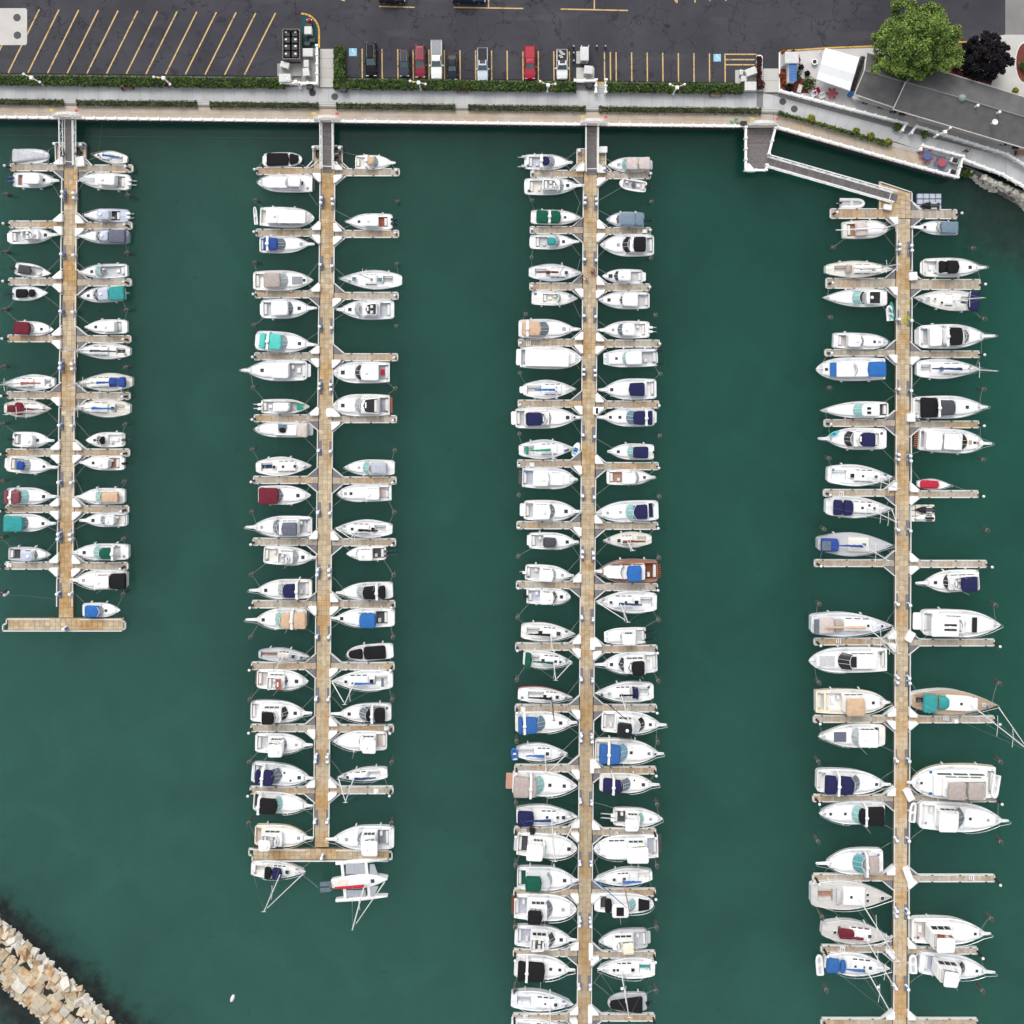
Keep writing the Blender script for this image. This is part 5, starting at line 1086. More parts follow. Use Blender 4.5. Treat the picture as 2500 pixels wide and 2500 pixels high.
FLEET = '''
#A left
A1|132,508|560,516|165|O,h,h|ca:140,545,G,.88,.35 nt|grey boat shrouded in a pale cover
A1|140,775|640,788|172|P|ck:200,252,f ht:252,445 ws:472,440,gd H:560 h:495,0 pp:660 ob:2,n,72|white hardtop cruiser, twin dark blue outboards
A1|95,1420|615,1395|170|P|ck:140,285,G fb:260,395,.6,1.3 ws:462,400,gl h:512,0,.5 sp:90,140 pp:655|white cruiser with cluttered grey cockpit
A1|165,1770|575,1832|150|R|ck:200,480,G ca:205,350,D,.62,.5 nt ob:1,K,95|open boat with charcoal aft cover
A2|135,170|540,162|163|R|ca:175,312,K,.58,.55 ca:325,395,K,.5,.45 nt ob:1,K,40|runabout with two black covers
A2|160,553|605,575|160|P|ca:155,330,M,.88 ws:388,325,gl h:468,0,.4|white cruiser with maroon cockpit cover
A2|605,1165|50,1178|185|S|ck:500,575,G bm:235,455,o m:232,9|sailboat, orange red sail cover
A2|40,1458|580,1462|200|S,c,c|ck:80,240,M ca:80,180,M,.35,.7 bm:255,505,M ca:165,255,M,.7,.9 m:505,11|cream sailboat with maroon covers
A2|138,1805|570,1818|172|P|ck:170,238,G ht:238,370 ws:398,362,ga h:425,0,.45 pp:605 ob:1,K,62|white hardtop cruiser with black outboard
A3|60,172|530,205|172|P|ck:112,240,G ca:165,240,R,.5,1.2 ws:315,240,gl h:443,0,.4 sp:56,112 pp:580|white cruiser with small royal blue bimini
A3|60,498|535,500|168|P|ca:35,90,m,.8 ca:112,198,m,.8 ar:100 ws:300,200,ga,.8 H:355 h:440,0,.5 pp:570|white cruiser with dusty maroon canvas
A3|35,765|525,770|175|P|ca:30,225,T,.86 ws:290,222,gs,.7 H:345 h:433,0,.45 pp:558|white cruiser with teal cockpit cover
A3|80,1080|512,1085|140|P,L,G|ck:100,205,D ht:205,325,.76,1.4,b ws:385,325,gb,.66,v H:410|grey pilothouse boat with dark cockpit
#A right
A1|1425,548|1050,498|142|S|ck:1250,1380,G bm:1150,1335,B h:1105,0,.3|small sailboat with blue sail cover
A1|1450,805|885,772|188|P|ck:1285,1400,G ht:1075,1285,.66 pd:930,1060,G,.3 ob:2,W,1540|white hardtop boat, twin white outboards
A1|1440,1180|950,1175|153|P,L,b|ck:1225,1350,D ht:1075,1222,.78,1.3,b ob:2,W,1512 pp:940|slate blue hardtop boat with dark cockpit
A1|1440,1420|905,1410|162|P,L,L|ca:1205,1400,s,.92,1.3 ht:1110,1208,.7,1.4,b ws:1075,1115,gd,.66,v sp:1450,1405 pp:875|lavender grey boat with slate aft canvas
A1|1425,1795|905,1815|162|P|ck:1120,1400,G ws:1068,1125,ga h:1032,0,.45 pp:888|white open cruiser with pale grey cockpit
A2|1395,165|905,200|172|P|ca:1208,1390,T,.9 ht:1090,1210,.8,1.4,b ws:1045,1090,gd,.75,v h:993,0,.45 ob:1,W,1452|white boat with turquoise aft cover
A2|1425,540|960,545|162|P|ck:1285,1365,G ht:1130,1285 h:1077,0,.42 pp:945|plain white hardtop cruiser
A2|1455,820|865,805|185|S|ck:1305,1410,D bm:1010,1300,D m:1008,8|white sailboat, dark grey sail cover
A2|1480,1160|885,1172|205|S,c,c|ck:1320,1410,G ca:1315,1402,R,.55,1.1 dg:1310,1228,R bm:1085,1240,R h:1035,0,.3 m:1085,9|tan decked sailboat with royal blue canvas
A2|1455,1465|858,1440|212|S,W,c|ck:1290,1400,c bm:1030,1290,B m:1033,9 h:1265,0,.5,gk|cream sailboat with slim blue sail cover
A2|1395,1810|965,1815|168|P|ck:1215,1390,W ca:1108,1165,K,.5,1 ws:1085,1120,gd,.6 h:1065,0,.4 ob:1,D,1480|white fishing boat with black console top
A3|1245,170|815,160|148|P|ck:1085,1200,f ht:970,1085,.66 h:937,0,.42 pp:790 ob:1,K,1308|white hardtop boat with one dark outboard
A3|1248,500|790,503|162|P|ca:1010,1182,t,.62 ws:960,1010,ga pp:755|white cruiser with tan cockpit top
A3|1272,735|840,740|142|P|ck:1142,1265,c ht:1045,1142,.62,1.2 ws:1008,1048,gs,.62,v h:935,0,.5 sp:1300,1268,G pp:788|white cruiser with cream cockpit
A3|1285,1062|735,1060|165|P|ws:940,1000,ga,.8 ck:1115,1210,W ca:990,1115,e,.66,1.2 ar:1125,1.3 h:847,0,.5 pp:718|white cruiser with blackish green top
A3|1270,1340|745,1338|198|P|ca:1088,1255,K,.78 ht:930,1090,.68,1.5 h:840,0,.45,gl pp:692|white cruiser with black aft canopy
A3|825,1645|1210,1642|143|P|ca:848,1000,B,.8,.9 ws:1045,1000,gl h:1065,0,.42|small boat with bright blue cover
#B left
B1|330,540|755,535|160|O|ca:365,605,K,.86,.35 ca:616,712,K,.74,.35 nt sp:325,360|runabout under two black covers
B1|860,800|265,790|198|T|cb:390,730,.62,.7 ht:590,730,.6,1.7 ws:548,592,gl,.6,1.5 h:748,0,.55 sp:898,858,D|white cruiser with dark slatted platform
B1|288,1160|890,1182|222|T|ck:295,362,c cb:365,790,.78,1.2 ht:365,495,.78,1.35 h:760,0,.5|big round bowed white trawler, left bow right
B1|282,1470|840,1466|190|P|ck:300,480,G ca:325,368,R,.75 ca:380,482,R,.72 ar:370 ws:578,480,gs H:617 h:745,0,.55,gl pp:888|white cruiser with royal blue canvas
B1|212,1866|880,1862|222|P|ca:330,510,a,.72,1.3 ws:605,510,gl pd:640,760,g,.4 h:775,0,.45 ck:240,330,W|white cruiser with taupe top, grey sunpad
B2|300,290|860,280|215|P|ck:330,415,G ht:415,600 ws:658,600,gs h:722,0,.52 sp:293,330 pp:915|white hardtop cruiser with teal grey windshield
B2|245,632|855,678|225|P|ck:290,520,G ca:285,355,A,.75 ca:385,525,A,.75 ar:372 ws:597,525,gl,.75 H:620 h:725,0,.5 sp:240,268 pp:915|white cruiser with aqua green canvas
B2|800,965|140,960|232|P|ck:610,790,G ht:400,602 h:315,0,.52 sp:850,800 pp:76|long white sportfisher with grey cockpit
B2|300,1360|838,1360|162|P|ck:325,760,G ht:430,610,.62,1.3 pd:690,765,E,.5 nt ob:2,W,215|center console boat with green bow cushions
B2|810,1618|235,1605|168|T,c|cb:440,690,.72,.7 ca:690,808,p,.88,.9 pl:490,585,gb,solar_panel,.75,-.75,-.15 ca:490,570,K,.33,.95 H:390 sp:878,812,G|trawler with solar panel, pink tan awning
B3|242,140|860,118|212|S|ck:305,430,n h:545,0,.4 h:675,0,.45 h:445,0,.45,gk|bare white sailboat, navy cockpit items
B3|268,445|852,445|208|P|ca:275,490,M,.86 ws:552,488,gs,.75,v H:590 h:708,0,.52|white cruiser with wine red cockpit cover
B3|855,790|205,792|232|P|ck:700,845,G fb:520,700,.62,1.3 ca:522,692,s,.6,2.1 ws:432,480,gs,.75 h:310,0,.45,gl pp:126|white flybridge cruiser with slate top
B3|328,1100|885,1126|205|P|ck:340,490,c fb:490,620,.62,1.3 ws:722,640,gl,.75,v h:762,0,.52 H:765 pp:908|white cruiser, pale chevron windshield
B3|855,1475|250,1484|220|P|ws:488,540,gl ck:700,825,G ca:535,670,N,.66 ar:690 H:460 h:355,0,.5 sp:868,835,D pp:165|white cruiser with navy top, bow left
B3|800,1800|240,1806|228|P|ws:458,512,ga,.75 ca:512,622,t,.7,1.3 ca:650,788,t,.78,1.3 ar:635 H:432 h:327,0,.5 sp:838,800,D pp:128|white cruiser with two tan tops
B4|272,306|838,326|152|S,G,G|ck:300,480,f h:655,0,.55 ca:480,620,p,.35,.5 m:555,7|slim grey sailboat with brownish cockpit
B4|255,575|825,597|226|P|ck:262,375,p fb:375,530,.62,1.2 pl:470,525,o,seat_cover,1.5,-.6,.45 ws:602,560,gd,.7,v h:693,0,.55 sp:248,285,f|white cruiser with brick red seat cover
B4|185,932|805,942|242|P|ck:185,282,W fb:310,490,.62,1.7 ca:310,442,K,.53,2.7 ws:608,545,gk,.6,v h:678,0,.52 pp:862|flybridge cruiser with small black top
B4|235,1280|815,1290|222|P|ck:262,380,G fb:385,520,.6,1.2 ht:380,542,.66,2.6 ws:588,540,gs h:690,0,.4,gl pp:870|white flybridge cruiser with high hardtop
B4|195,1602|845,1655|238|P|ck:230,330,G ca:240,297,N,.6,1.5 ca:328,438,N,.66,1.6 ar:315,1.6 ws:542,440,gs,.75,v h:557,.3,.3 h:630,-.35,.3 h:722,0,.52 pp:882|white cruiser with deep navy canvas
B5|215,478|830,520|232|P|ck:230,290,D ca:285,475,K,.68,1.6 ar:275,1.6 ws:545,470,ga,.75 pp:870|white cruiser, black top, aqua windshield
B5|230,855|830,872|242|P,y,y|ck:230,305,p fb:320,500,.6,1.3 ht:276,410,.52,2.9 ws:520,480,gl,.6 h:715,0,.5,gl pp:878|cream flybridge yacht with brown bow pulpit
B5|190,1222|795,1246|198|Z|ck:240,345,G ca:340,420,K,.6,1.1 ca:425,525,N,.6,1.2 h:590,0,.55 m:525,10,W,W|sailboat with navy covers below the pier head
#B right
B1|1335,562|1748,574|160|P|ck:1345,1455,c ca:1465,1545,t,.55,1.3 ar:1455,1.3 ws:1592,1548,gl H:1570 pp:1778|small white cruiser with tan bimini
B1|1742,1218|1248,1222|182|P|ck:1590,1690,o,.6 ht:1418,1590,.7 h:1378,0,.42 pp:1228 ob:2,K,1812|white hardtop boat with rust striped seats
B1|1845,1862|1165,1845|212|S|ck:1640,1750,G h:1325,0,.6,gb h:1515,0,.35 pl:1580,1632,gb,solar_panel,.4,-.2,.2 m:1512,12|white sailboat, bow left, tall mast
B2|1760,296|1165,296|218|P|ck:1608,1722,G fb:1440,1575,.62,1.1,D ws:1330,1372,gl h:1278,0,.52 pp:1126|white cruiser with dark flybridge floor
B2|1712,985|1095,985|240|T,n|ck:1592,1700,G ht:1390,1592,.74 ws:1332,1390,gd H:1305 h:1200,0,.6 pl:1615,1660,r,cooler,-.3,-.3,.2|white cruiser with red cooler aft
B2|1710,1345|1090,1347|243|T|ck:1592,1700,L fb:1420,1592,.72,1.1 pl:1435,1545,gk,bridge_cover,1.35,-.6,.6 ws:1332,1390,gl H:1305 h:1200,0,.55 sp:1745,1705,o|white cruiser with teak swim platform
B3|1765,146|1215,138|172|P|ws:1418,1482,ga,.75 ca:1502,1680,L,.68,1 h:1378,0,.38,gl|white cruiser with lavender grey top
B3|1730,420|1142,425|188|T|ht:1430,1600,.66 ck:1598,1705,p H:1290 h:1290,0,.45 h:1230,0,.45,gl|white trawler with pinkish grey cockpit
B3|1740,822|1118,804|200|S|ck:1545,1670,G bm:1372,1585,K h:1303,0,.42 h:1532,0,.55,gk m:1368,7,W,W|sailboat with black boom cover
B3|1672,1080|1238,1085|163|P|ck:1525,1655,D ht:1355,1525,.76 H:1368 h:1408,0,.45 ws:1345,1362,gl ob:2,D,1778|white boat with charcoal cockpit
B3|1745,1490|1158,1512|192|P|ca:1415,1555,K,.72 ca:1582,1660,K,.72 ar:1568 ws:1352,1415,gl pp:1118|white cruiser with black two part canvas
B3|1765,1792|1115,1790|212|P|ck:1560,1690,D cb:1330,1550,.62,.8 ca:1375,1552,B,.7,1.9 h:1188,0,.5 sp:1765,1712 pp:1072|white cruiser with big medium blue top
B4|1750,268|1242,302|178|O|ca:1425,1665,K,.8,.35 ca:1260,1412,K,.62,.35 nt|runabout under black covers, bow left
B4|1745,590|1075,594|234|Z|ck:1548,1690,G bm:1330,1548,B h:1232,0,.42 h:1515,0,.6,gk h:1305,.15,.3 pl:1620,1650,gs,solar_panel,.9,-.4,.4 m:1332,9,W,W|big sailboat with blue boom cover
B4|1728,946|1155,950|202|P|ws:1378,1450,gs,.72 ck:1445,1660,G ca:1448,1500,K,.62 ca:1538,1655,K,.75 ar:1516 H:1342 h:1270,0,.5 sp:1728,1660 pp:1062|white cruiser with black canvas, slate windshield
B4|1680,1258|1092,1252|222|P|ck:1560,1672,p fb:1410,1550,.6,1.2 ht:1400,1562,.68,2.2 ws:1378,1402,gd|white flybridge cruiser with taupe cockpit
B4|1685,1610|1145,1645|148|Z|ck:1480,1612,G bm:1325,1558,n h:1250,0,.42 m:1325,8,W,W|slim white sailboat with navy boom cover
B5|1758,885|1085,885|262|P|ck:1580,1705,g fb:1420,1560,.62,1.6 ht:1395,1580,.66,3 ws:1358,1396,gs,.65 h:1240,0,.5,gl sp:1760,1715 pp:1006|large white sportfisher with grey cockpit
#C left
C1|315,560|818,572|172|P|ck:365,495,b ca:520,595,N,.55,1.3 ar:502,1.3 ws:652,595,gl H:680 pp:845 ob:2,G,240,1.2|white cruiser, navy top, twin grey outboards
C1|318,832|905,824|192|P|ck:375,515,c fb:520,680,.6,1.2,G ws:752,700,gl,.7,v h:790,0,.5 H:800 sp:313,375 pp:975|white fishing cruiser with open bridge
C1|388,1165|935,1178|163|P|ca:450,582,e,.86,.8 ca:598,715,e,.82,.9 ar:592,1 h:762,0,.38 sp:384,435,f|white boat with forest green covers
C1|378,1440|880,1440|163|P|ck:440,570,G ca:570,665,T,.52,1.2 ws:708,665,gl h:745,0,.45 sp:371,405 pp:918|white cruiser with small teal top
C1|365,1772|950,1784|192|S|ck:430,560,c bm:690,450,w h:775,0,.5 h:575,0,.55,gk m:705,11|white sailboat with brown boom cover
C2|396,165|895,175|163|P|ck:520,690,c,.55 ws:718,690,ga,.6 nt|pale open cruiser with aqua ringed cockpit
C2|252,505|872,510|212|P|ca:295,495,t,.72 ar:350 ws:588,495,gs,.75 H:635 h:750,0,.55,gl pp:932|white cruiser with broad tan top
C2|270,818|945,832|245|T|ck:275,325,G cb:325,800,.8,1.4 h:767,0,.52 sp:225,268|big white trawler with full length roof
C2|300,1177|880,1165|210|S|ck:345,500,G bm:650,425,B h:670,.2,.3 h:670,-.2,.3 sp:262,300 m:655,11|white sailboat with thin blue boom cover
C2|215,1490|900,1476|235|P|ck:230,325,G fb:320,560,.62,1.2 ca:340,512,N,.6,2 ws:612,570,gl,.7 h:790,0,.55 h:865,0,.3 sp:170,215 pp:958|white yacht with navy bridge top
C2|255,1840|862,1814|212|S|ck:310,420,G bm:605,380,E,1.25,.2 ca:330,362,E,.4,1 m:607,11|white sailboat with green boom cover
C3|292,252|872,268|232|T|ck:300,412,L ht:412,590,.7,1.3 cb:590,740,.6,.55 ws:595,568,gl,.4,1.3 sp:250,290,D pp:902|white cruiser with lavender cockpit, dark platform
C3|310,612|895,620|228|P|ck:330,412,G ht:412,605 ws:652,605,gs H:690 h:772,0,.55 sp:265,310 pp:950|white cruiser with panelled slate windshield
C3|368,946|885,955|185|P|ck:395,525,G ca:525,670,D,.56,1.2 H:715 h:785,0,.5 sp:343,368 pp:915|white boat with charcoal square top
C3|325,1292|832,1322|185|P|ck:340,482,G ht:482,640 ws:662,632,gl h:733,0,.45,gl pp:860 ob:1,W,262|white hardtop boat bow right, white outboard
C3|340,1552|822,1555|182|T|ck:360,490,b ht:490,640,.76 ws:680,645,gd,.7,v h:722,0,.5 ob:1,K,290|white boat with blue grey cockpit
C4|280,52|872,76|205|Z|ck:340,480,G bm:600,360,K h:690,0,.6 h:490,0,.6,gk m:602,8|white sailboat with black boom, above ninth finger
C4|302,350|842,384|198|Z|ck:395,480,G ca:328,396,e,.88,1.1 bm:632,415,e h:520,0,.5 h:660,0,.4 h:710,0,.35 m:635,8,W,W|white sailboat with green bimini
C4|245,742|842,770|172|Z,r|ck:355,530,G bm:612,360,K h:675,0,.5 h:540,0,.5,gk m:614,9,K|red hulled sailboat with black mast
C4|215,1055|855,1046|238|P|ca:250,302,q,.78,1.4 ca:330,462,q,.74,1.4 ar:318,1.4 ws:548,462,gb,.72 H:596 h:713,0,.52 pp:897|white cruiser with strong blue canvas
C4|228,1380|790,1385|198|S|ck:240,420,G bm:538,330,B h:568,0,.5 m:540,7,W,W|white sailboat with blue stern tarp
C4|185,1718|895,1742|278|P|ck:170,200,x ca:202,380,a,.78,1.6 ca:388,455,a,.72,1.6 ar:388,1.7 ws:538,455,ga,.75 h:595,0,.5 H:595 h:753,0,.5 sp:112,180,x|big cruiser with taupe top and terracotta platform
C5|228,195|900,190|232|Z|ca:245,420,N,.7,1.1 bm:608,310,n,1.4 h:680,0,.4 h:745,0,.52 h:565,0,.4 m:612,12,W,W|large sailboat with navy bimini
C5|235,500|895,545|272|T|ck:250,350,D fb:400,520,.6,1.3 ht:345,532,.68,2.3 ws:555,520,gd,.68,v h:805,0,.55 sp:200,235,G|white trawler with dark cockpit and high hardtop
C5|235,880|890,886|262|P|ck:240,330,e ca:330,505,e,.56,1.7 ws:622,595,gl H:650 h:757,0,.52 pp:917|white cruiser with angular green canopy
C5|205,1188|890,1208|295|T|ck:215,345,L fb:380,540,.58,1.6 ca:360,512,K,.5,2.7 ws:628,575,gs,.66 H:665 h:740,0,.5,gl sp:173,205,w|large white yacht with blackish bridge canopy
C6|210,432|840,460|242|P|ck:245,385,L fb:390,560,.6,1.6,D ws:658,600,gd,.66,v h:720,0,.52 pp:890|white cruiser with open dark flybridge
C6|205,760|820,790|272|P|ca:250,345,K,.74,1.4 ca:358,542,K,.74,1.4 ar:345,1.5 H:615 h:605,0,.45 h:705,0,.45 pp:877|white cruiser with large black canvas
C6|170,1135|855,1172|222|Z|ck:235,385,L h:545,0,.3 h:660,0,.5 m:592,10|white sailboat with lavender cockpit
C6|172,1412|830,1440|150|Z|ck:240,385,G h:660,0,.5 m:585,10|white sailboat cut by the photo bottom
#C right
C1|1690,590|1228,600|168|P,f|ca:1432,1560,p,.8 ca:1566,1695,p,.8 ws:1378,1436,ga,.75,v h:1350,0,.5,gl sp:1718,1690,G|brown trimmed boat with pinkish tan top
C1|1655,838|1355,790|135|O|ck:1385,1640,G,.66 ca:1490,1530,s,.5,.2 nt ob:1,K,1712|small open boat with black outboard
C1|1630,1200|1212,1195|172|P,G,b|ht:1350,1535,.86,1.3,u ca:1520,1625,u,.82,1.2 ws:1322,1352,gd,.72 ob:1,K,1732|slate grey hardtop boat with black outboard
C1|1738,1475|1142,1475|248|P|ck:1655,1730,G fb:1500,1650,.64,1.1 ca:1515,1650,K,.64,1.9 ws:1388,1450,gk,.74 h:1345,0,.5,gl|large white cruiser with black bridge top
C1|1615,1820|1168,1815|158|P|ck:1485,1600,G ht:1340,1485,.72 ws:1294,1340,gd,.7,v h:1260,0,.6 sp:1645,1612|white hardtop boat, big dark foredeck hatch
C2|1690,196|1125,190|192|P|ck:1562,1675,G ht:1390,1562 ws:1358,1395,gd,.74,v H:1325 h:1243,0,.5|white hardtop cruiser with three dark hatches
C2|1690,515|1165,520|190|P|ck:1520,1640,W ht:1388,1528,.7 ws:1335,1388,gs,.7 h:1288,0,.42,gl pp:1112 ob:2,W,1766|white hardtop cruiser, two white outboards
C2|1780,820|1182,836|200|Q|ck:1605,1765,G ht:1425,1605,.72 ws:1388,1428,ga,.72 h:1325,0,.4 H:1355 ob:2,K,1850,1.45|square bowed power catamaran, black outboards
C2|1765,1166|1175,1174|232|P|ca:1465,1635,N,.62,1 ck:1650,1740,W h:1273,0,.5 h:1273,.55,.22 pp:1122|white cruiser with navy square top
C2|1745,1480|1165,1474|205|P|ws:1428,1510,gb,.76 ca:1510,1642,N,.72 ca:1662,1722,N,.74 ar:1655 h:1258,0,.45 h:1363,0,.45 sp:1765,1745 pp:1105|white cruiser with navy canvas, blue windshield
C2|1738,1860|1238,1850|176|P|ws:1442,1502,ga,.7 ca:1502,1676,N,.7,1.1 h:1345,0,.45 ob:1,K,1755 pp:1225|shorter white cruiser with navy top
C3|1220,250|1722,245|172|P|ck:1250,1388,f ht:1390,1548 ws:1572,1545,gl h:1632,0,.42 pp:1755|white hardtop boat with brown cockpit, bow right
C3|1788,612|1092,640|232|P|ws:1422,1510,ga,.74 ca:1508,1666,N,.66,1 ck:1680,1730,N,.7 h:1370,0,.4,gl h:1228,0,.4,gl|sleek white cruiser, wide aqua windshield
C3|1712,930|1178,940|172|S,c,c|ck:1555,1650,c bm:1395,1640,w h:1352,0,.5 m:1440,7|cream sailboat with brown boom cover
C3|1780,1282|1115,1276|260|P,w,v|ck:1640,1775,w cb:1222,1640,.66,.75 ca:1445,1602,B,.62,1.9 ws:1342,1382,gd,.62 h:1250,0,.45 sp:1812,1778,w pp:1080|classic wooden yacht with bright blue top
C3|1770,1622|1098,1608|248|Z|ck:1590,1720,G bm:1355,1608,n h:1265,0,.4 h:1430,0,.4 h:1545,0,.6,gk m:1362,10,W,W|white sailboat with navy boom, round stern
C4|1648,100|1190,108|183|Q|ck:1540,1640,G ht:1385,1537,.7,1.9 ws:1365,1390,gl,.66 H:1330 ob:2,K,1746,.9|square bowed white catamaran, dark outboards
C4|1775,392|1165,410|242|P|ck:1635,1765,W fb:1440,1640,.62,1.7 ca:1495,1626,K,.64,2.6 ws:1342,1400,gd,.62,v h:1270,0,.5 pp:1090|flybridge cruiser with tall black top
C4|1735,716|1088,726|228|Z|ck:1575,1680,G dg:1565,1500,N bm:1360,1530,K ca:1520,1568,N,.5,.9 h:1245,0,.45,gl m:1372,11,W,K|white sailboat with navy dodger, black jib
C4|1165,1042|1815,1070|246|P|ck:1180,1305,G fb:1340,1500,.6,1.7 ht:1338,1506,.66,2.9,K ws:1638,1585,gk,.64 h:1697,0,.45 pp:1880|sportfisher with high black hardtop, white dome
C4|1092,1362|1795,1386|272|P|ck:1100,1240,W ca:1145,1236,q,.78,1.4 ca:1256,1376,q,.76,1.4 ar:1245,1.4 ws:1452,1376,gx,.74 h:1487,0,.45 h:1682,0,.45,gb h:1752,0,.3 pp:1850|white cruiser, sky blue windshield and canvas
C4|1142,1712|1738,1726|218|P|ca:1185,1302,N,.72,1.3 ca:1310,1400,N,.6,1.4 ar:1296,1.5 ws:1482,1400,gs,.66 h:1620,0,.5 h:1520,.4,.25 pp:1802|white cruiser with navy cover, bow right
C5|1292,205|1835,217|202|P|ck:1300,1425,D fb:1440,1560,.6,1.3 ht:1425,1582,.68,2.4 ws:1628,1582,ga,.7 h:1700,0,.42,gl ob:2,W,1150|white hardtop boat, long twin white outboards
C5|1785,530|1072,545|276|T|ck:1665,1775,L cb:1215,1440,.72,.7 fb:1460,1640,.62,1.3 ht:1435,1678,.66,2.4 ws:1400,1440,gl,.66 sp:1818,1785,D|long white trawler with high white roof
C5|1720,850|1078,884|196|S|ck:1560,1690,c bm:1390,1600,B h:1300,0,.42 h:1412,0,.4 m:1395,8,f,B|sailboat with blue boom and brown mast
C5|1085,1148|1735,1152|222|O|ck:1150,1215,D ca:1205,1278,K,.7,.9 ht:1280,1470,.7,2 pl:1325,1408,K,roof_window,2,-.42,.42 ws:1540,1470,ga,.62 pd:1565,1690,K,.62|white rimmed boat with black deck panels
C6|1665,465|1128,480|220|P,G,G|ck:1520,1650,G fb:1310,1510,.6,1.2 ca:1390,1515,y,.52,2.3 ws:1285,1320,gs,.62 h:1243,0,.6,W sp:1698,1665,G|grey decked cruiser with cream bridge top
C6|1750,790|1112,780|236|Z|ck:1575,1700,T h:1300,0,.4 h:1340,0,.4 h:1505,0,.5,gk m:1375,10,W|white sailboat with teal cockpit cushions
C6|1660,1158|1228,1155|205|O,G,G|ca:1255,1610,K,.86,.7 nt ob:1,K,1740|pontoon boat under black cover
#D left
D1|712,806|1015,795|122|T,W,c|ck:740,800,f ca:800,880,p,.75,.9 bm:985,665,W,1.2,.12 m:985,9|cream catboat with tan canopy
D2|205,205|790,205|148|S,W,c|ck:275,430,p bm:625,430,p ca:380,430,a,.5,.8 h:510,0,.3 h:615,0,.45 m:626,9,W|cream sailboat with taupe boom cover
D2|738,455|168,455|158|R|ws:426,490,ga,.8 ck:495,560,D ht:555,692,.78,1.2 pl:585,672,gk,sunroof,1.2,-.62,.62 h:375,.45,.22 h:375,-.45,.22 h:280,.35,.2 sp:740,690,f|sleek white sport yacht, black sunroof
D2|272,826|745,843|142|T|ck:310,400,p ht:400,518,.78 ws:532,510,gd H:625 h:625,0,.4 h:670,0,.4,gl|white pilothouse cruiser, bow right
D2|725,1076|110,1080|203|T|cb:235,570,.66,.9 pl:235,292,B,window_cover,.85,-.6,.6 ws:500,465,gl,.55,1.5 ca:575,730,B,.64,1.4 h:205,0,.45|white trawler with two blue covers
D3|752,145|148,150|148|R|ws:434,512,ga,.82 ht:515,670,.72,1.1 pl:560,595,gk,roof_window,1.1,.1,.4 pl:560,595,gk,roof_window,1.1,-.4,-.1 ck:672,745,D|long sharp bowed speed yacht, aqua windshield
D3|735,400|190,395|192|P|ws:355,412,gk,.72 fb:470,660,.66,1.1 ca:515,635,N,.62,1.7 pp:135|white cruiser, navy windshield and bridge top
D3|220,710|785,732|188|Z|ck:250,380,W h:432,0,.6,gk h:525,0,.35 h:640,0,.4 m:560,11.5,W|all white sailboat, dark companionway
D3|205,990|775,1006|188|Z|ca:275,360,N,.7,1 ca:362,446,N,.7,1.05 h:520,0,.4 h:580,.25,.35 h:625,0,.35 m:562,11,W,W|white sailboat with large navy bimini
D4|135,30|785,38|205|S,G,G|ck:165,240,B ca:165,320,R,.56,1 bm:520,320,R tc:c h:535,0,.6,gb pl:165,245,gs,solar_panel,1.2,-.4,.4 m:520,10|grey decked sailboat with royal blue covers
D4|78,735|780,738|212|Z|ck:150,340,p ca:140,280,p,.62,.9 ca:282,355,a,.5,.8 bm:545,200,t,1.4,.2 h:570,0,.4 h:692,0,.35 pl:95,140,gs,solar_panel,1,-.6,.6 m:545,12.5,W,W|white sailboat with broad tan canvas
D4|740,1045|48,1046|222|T|ws:302,405,gk,.68 cb:405,640,.6,.7 pl:418,468,gk,sunroof,.75,-.42,.42 pd:140,280,G,.42 ck:655,720,W|large white motor yacht, black windshield
D5|118,160|730,156|216|T,W,y|ck:130,185,G ck:205,340,W cb:350,560,.7,.7 ca:385,552,t,.68,2.2 h:615,0,.45 pp:770|cream decked yacht with light tan top
D5|722,455|130,455|210|R|ws:420,500,gl,.75 ht:488,662,.76,1.2 pd:270,380,s,.42 ck:612,665,D sp:725,678,f|white express yacht with slate sunpad
D5|128,850|725,870|216|P|ck:130,200,W ca:205,310,N,.72,1.5 ca:330,455,N,.7,1.5 ar:320,1.6 ws:500,455,gs,.7 h:643,0,.45 pp:777|white cruiser with dusky navy canvas
D5|720,1132|138,1125|203|P|ws:422,500,ga,.78 ca:497,550,K,.66,1.3 ca:566,716,K,.78,1.3 ar:558,1.4 h:370,0,.4 H:370 h:242,0,.4|white cruiser with black aft canopy, aqua windshield
D6|705,192|190,200|226|P|ws:428,512,gt,.76 ck:512,570,p ca:575,668,a,.7,1.4 ar:564,1.5 pp:116|white cruiser with taupe cover, teal windshield
D6|78,490|775,495|258|Z,W,z|ck:130,262,f tc:W dg:345,296,G h:695,0,.5 h:565,.2,.4 h:565,-.2,.4 h:423,0,.4 m:485,14.5,W|grand sailboat with taupe deck, tallest mast
D6|172,792|760,848|206|S,W,z|ck:305,330,M ca:325,455,M,.42,.6 bm:535,330,M h:280,0,.42 h:585,0,.5 m:536,11,W|taupe decked sailboat with maroon cover
D6|192,1075|760,1120|208|S|ca:215,330,q,.6,.9 ca:334,385,q,.55,.9 bm:545,385,q h:460,0,.35 h:540,0,.35 h:590,0,.45 m:546,10.5,W|white sailboat with steel blue bimini
#D right
D1|1490,795|1212,786|93|P|ca:1375,1490,u,.85 ck:1345,1375,W ws:1338,1352,gl h:1263,0,.45 pp:1172|small white cruiser with slate blue cover
D2|1055,190|1560,190|168|P|ck:1060,1200,W ca:1202,1262,K,.62,1.5 ca:1265,1370,K,.66,1.6 fb:1200,1370,.66,1 h:1460,0,.5 sp:1022,1060 pp:1612|white flybridge cruiser with black top
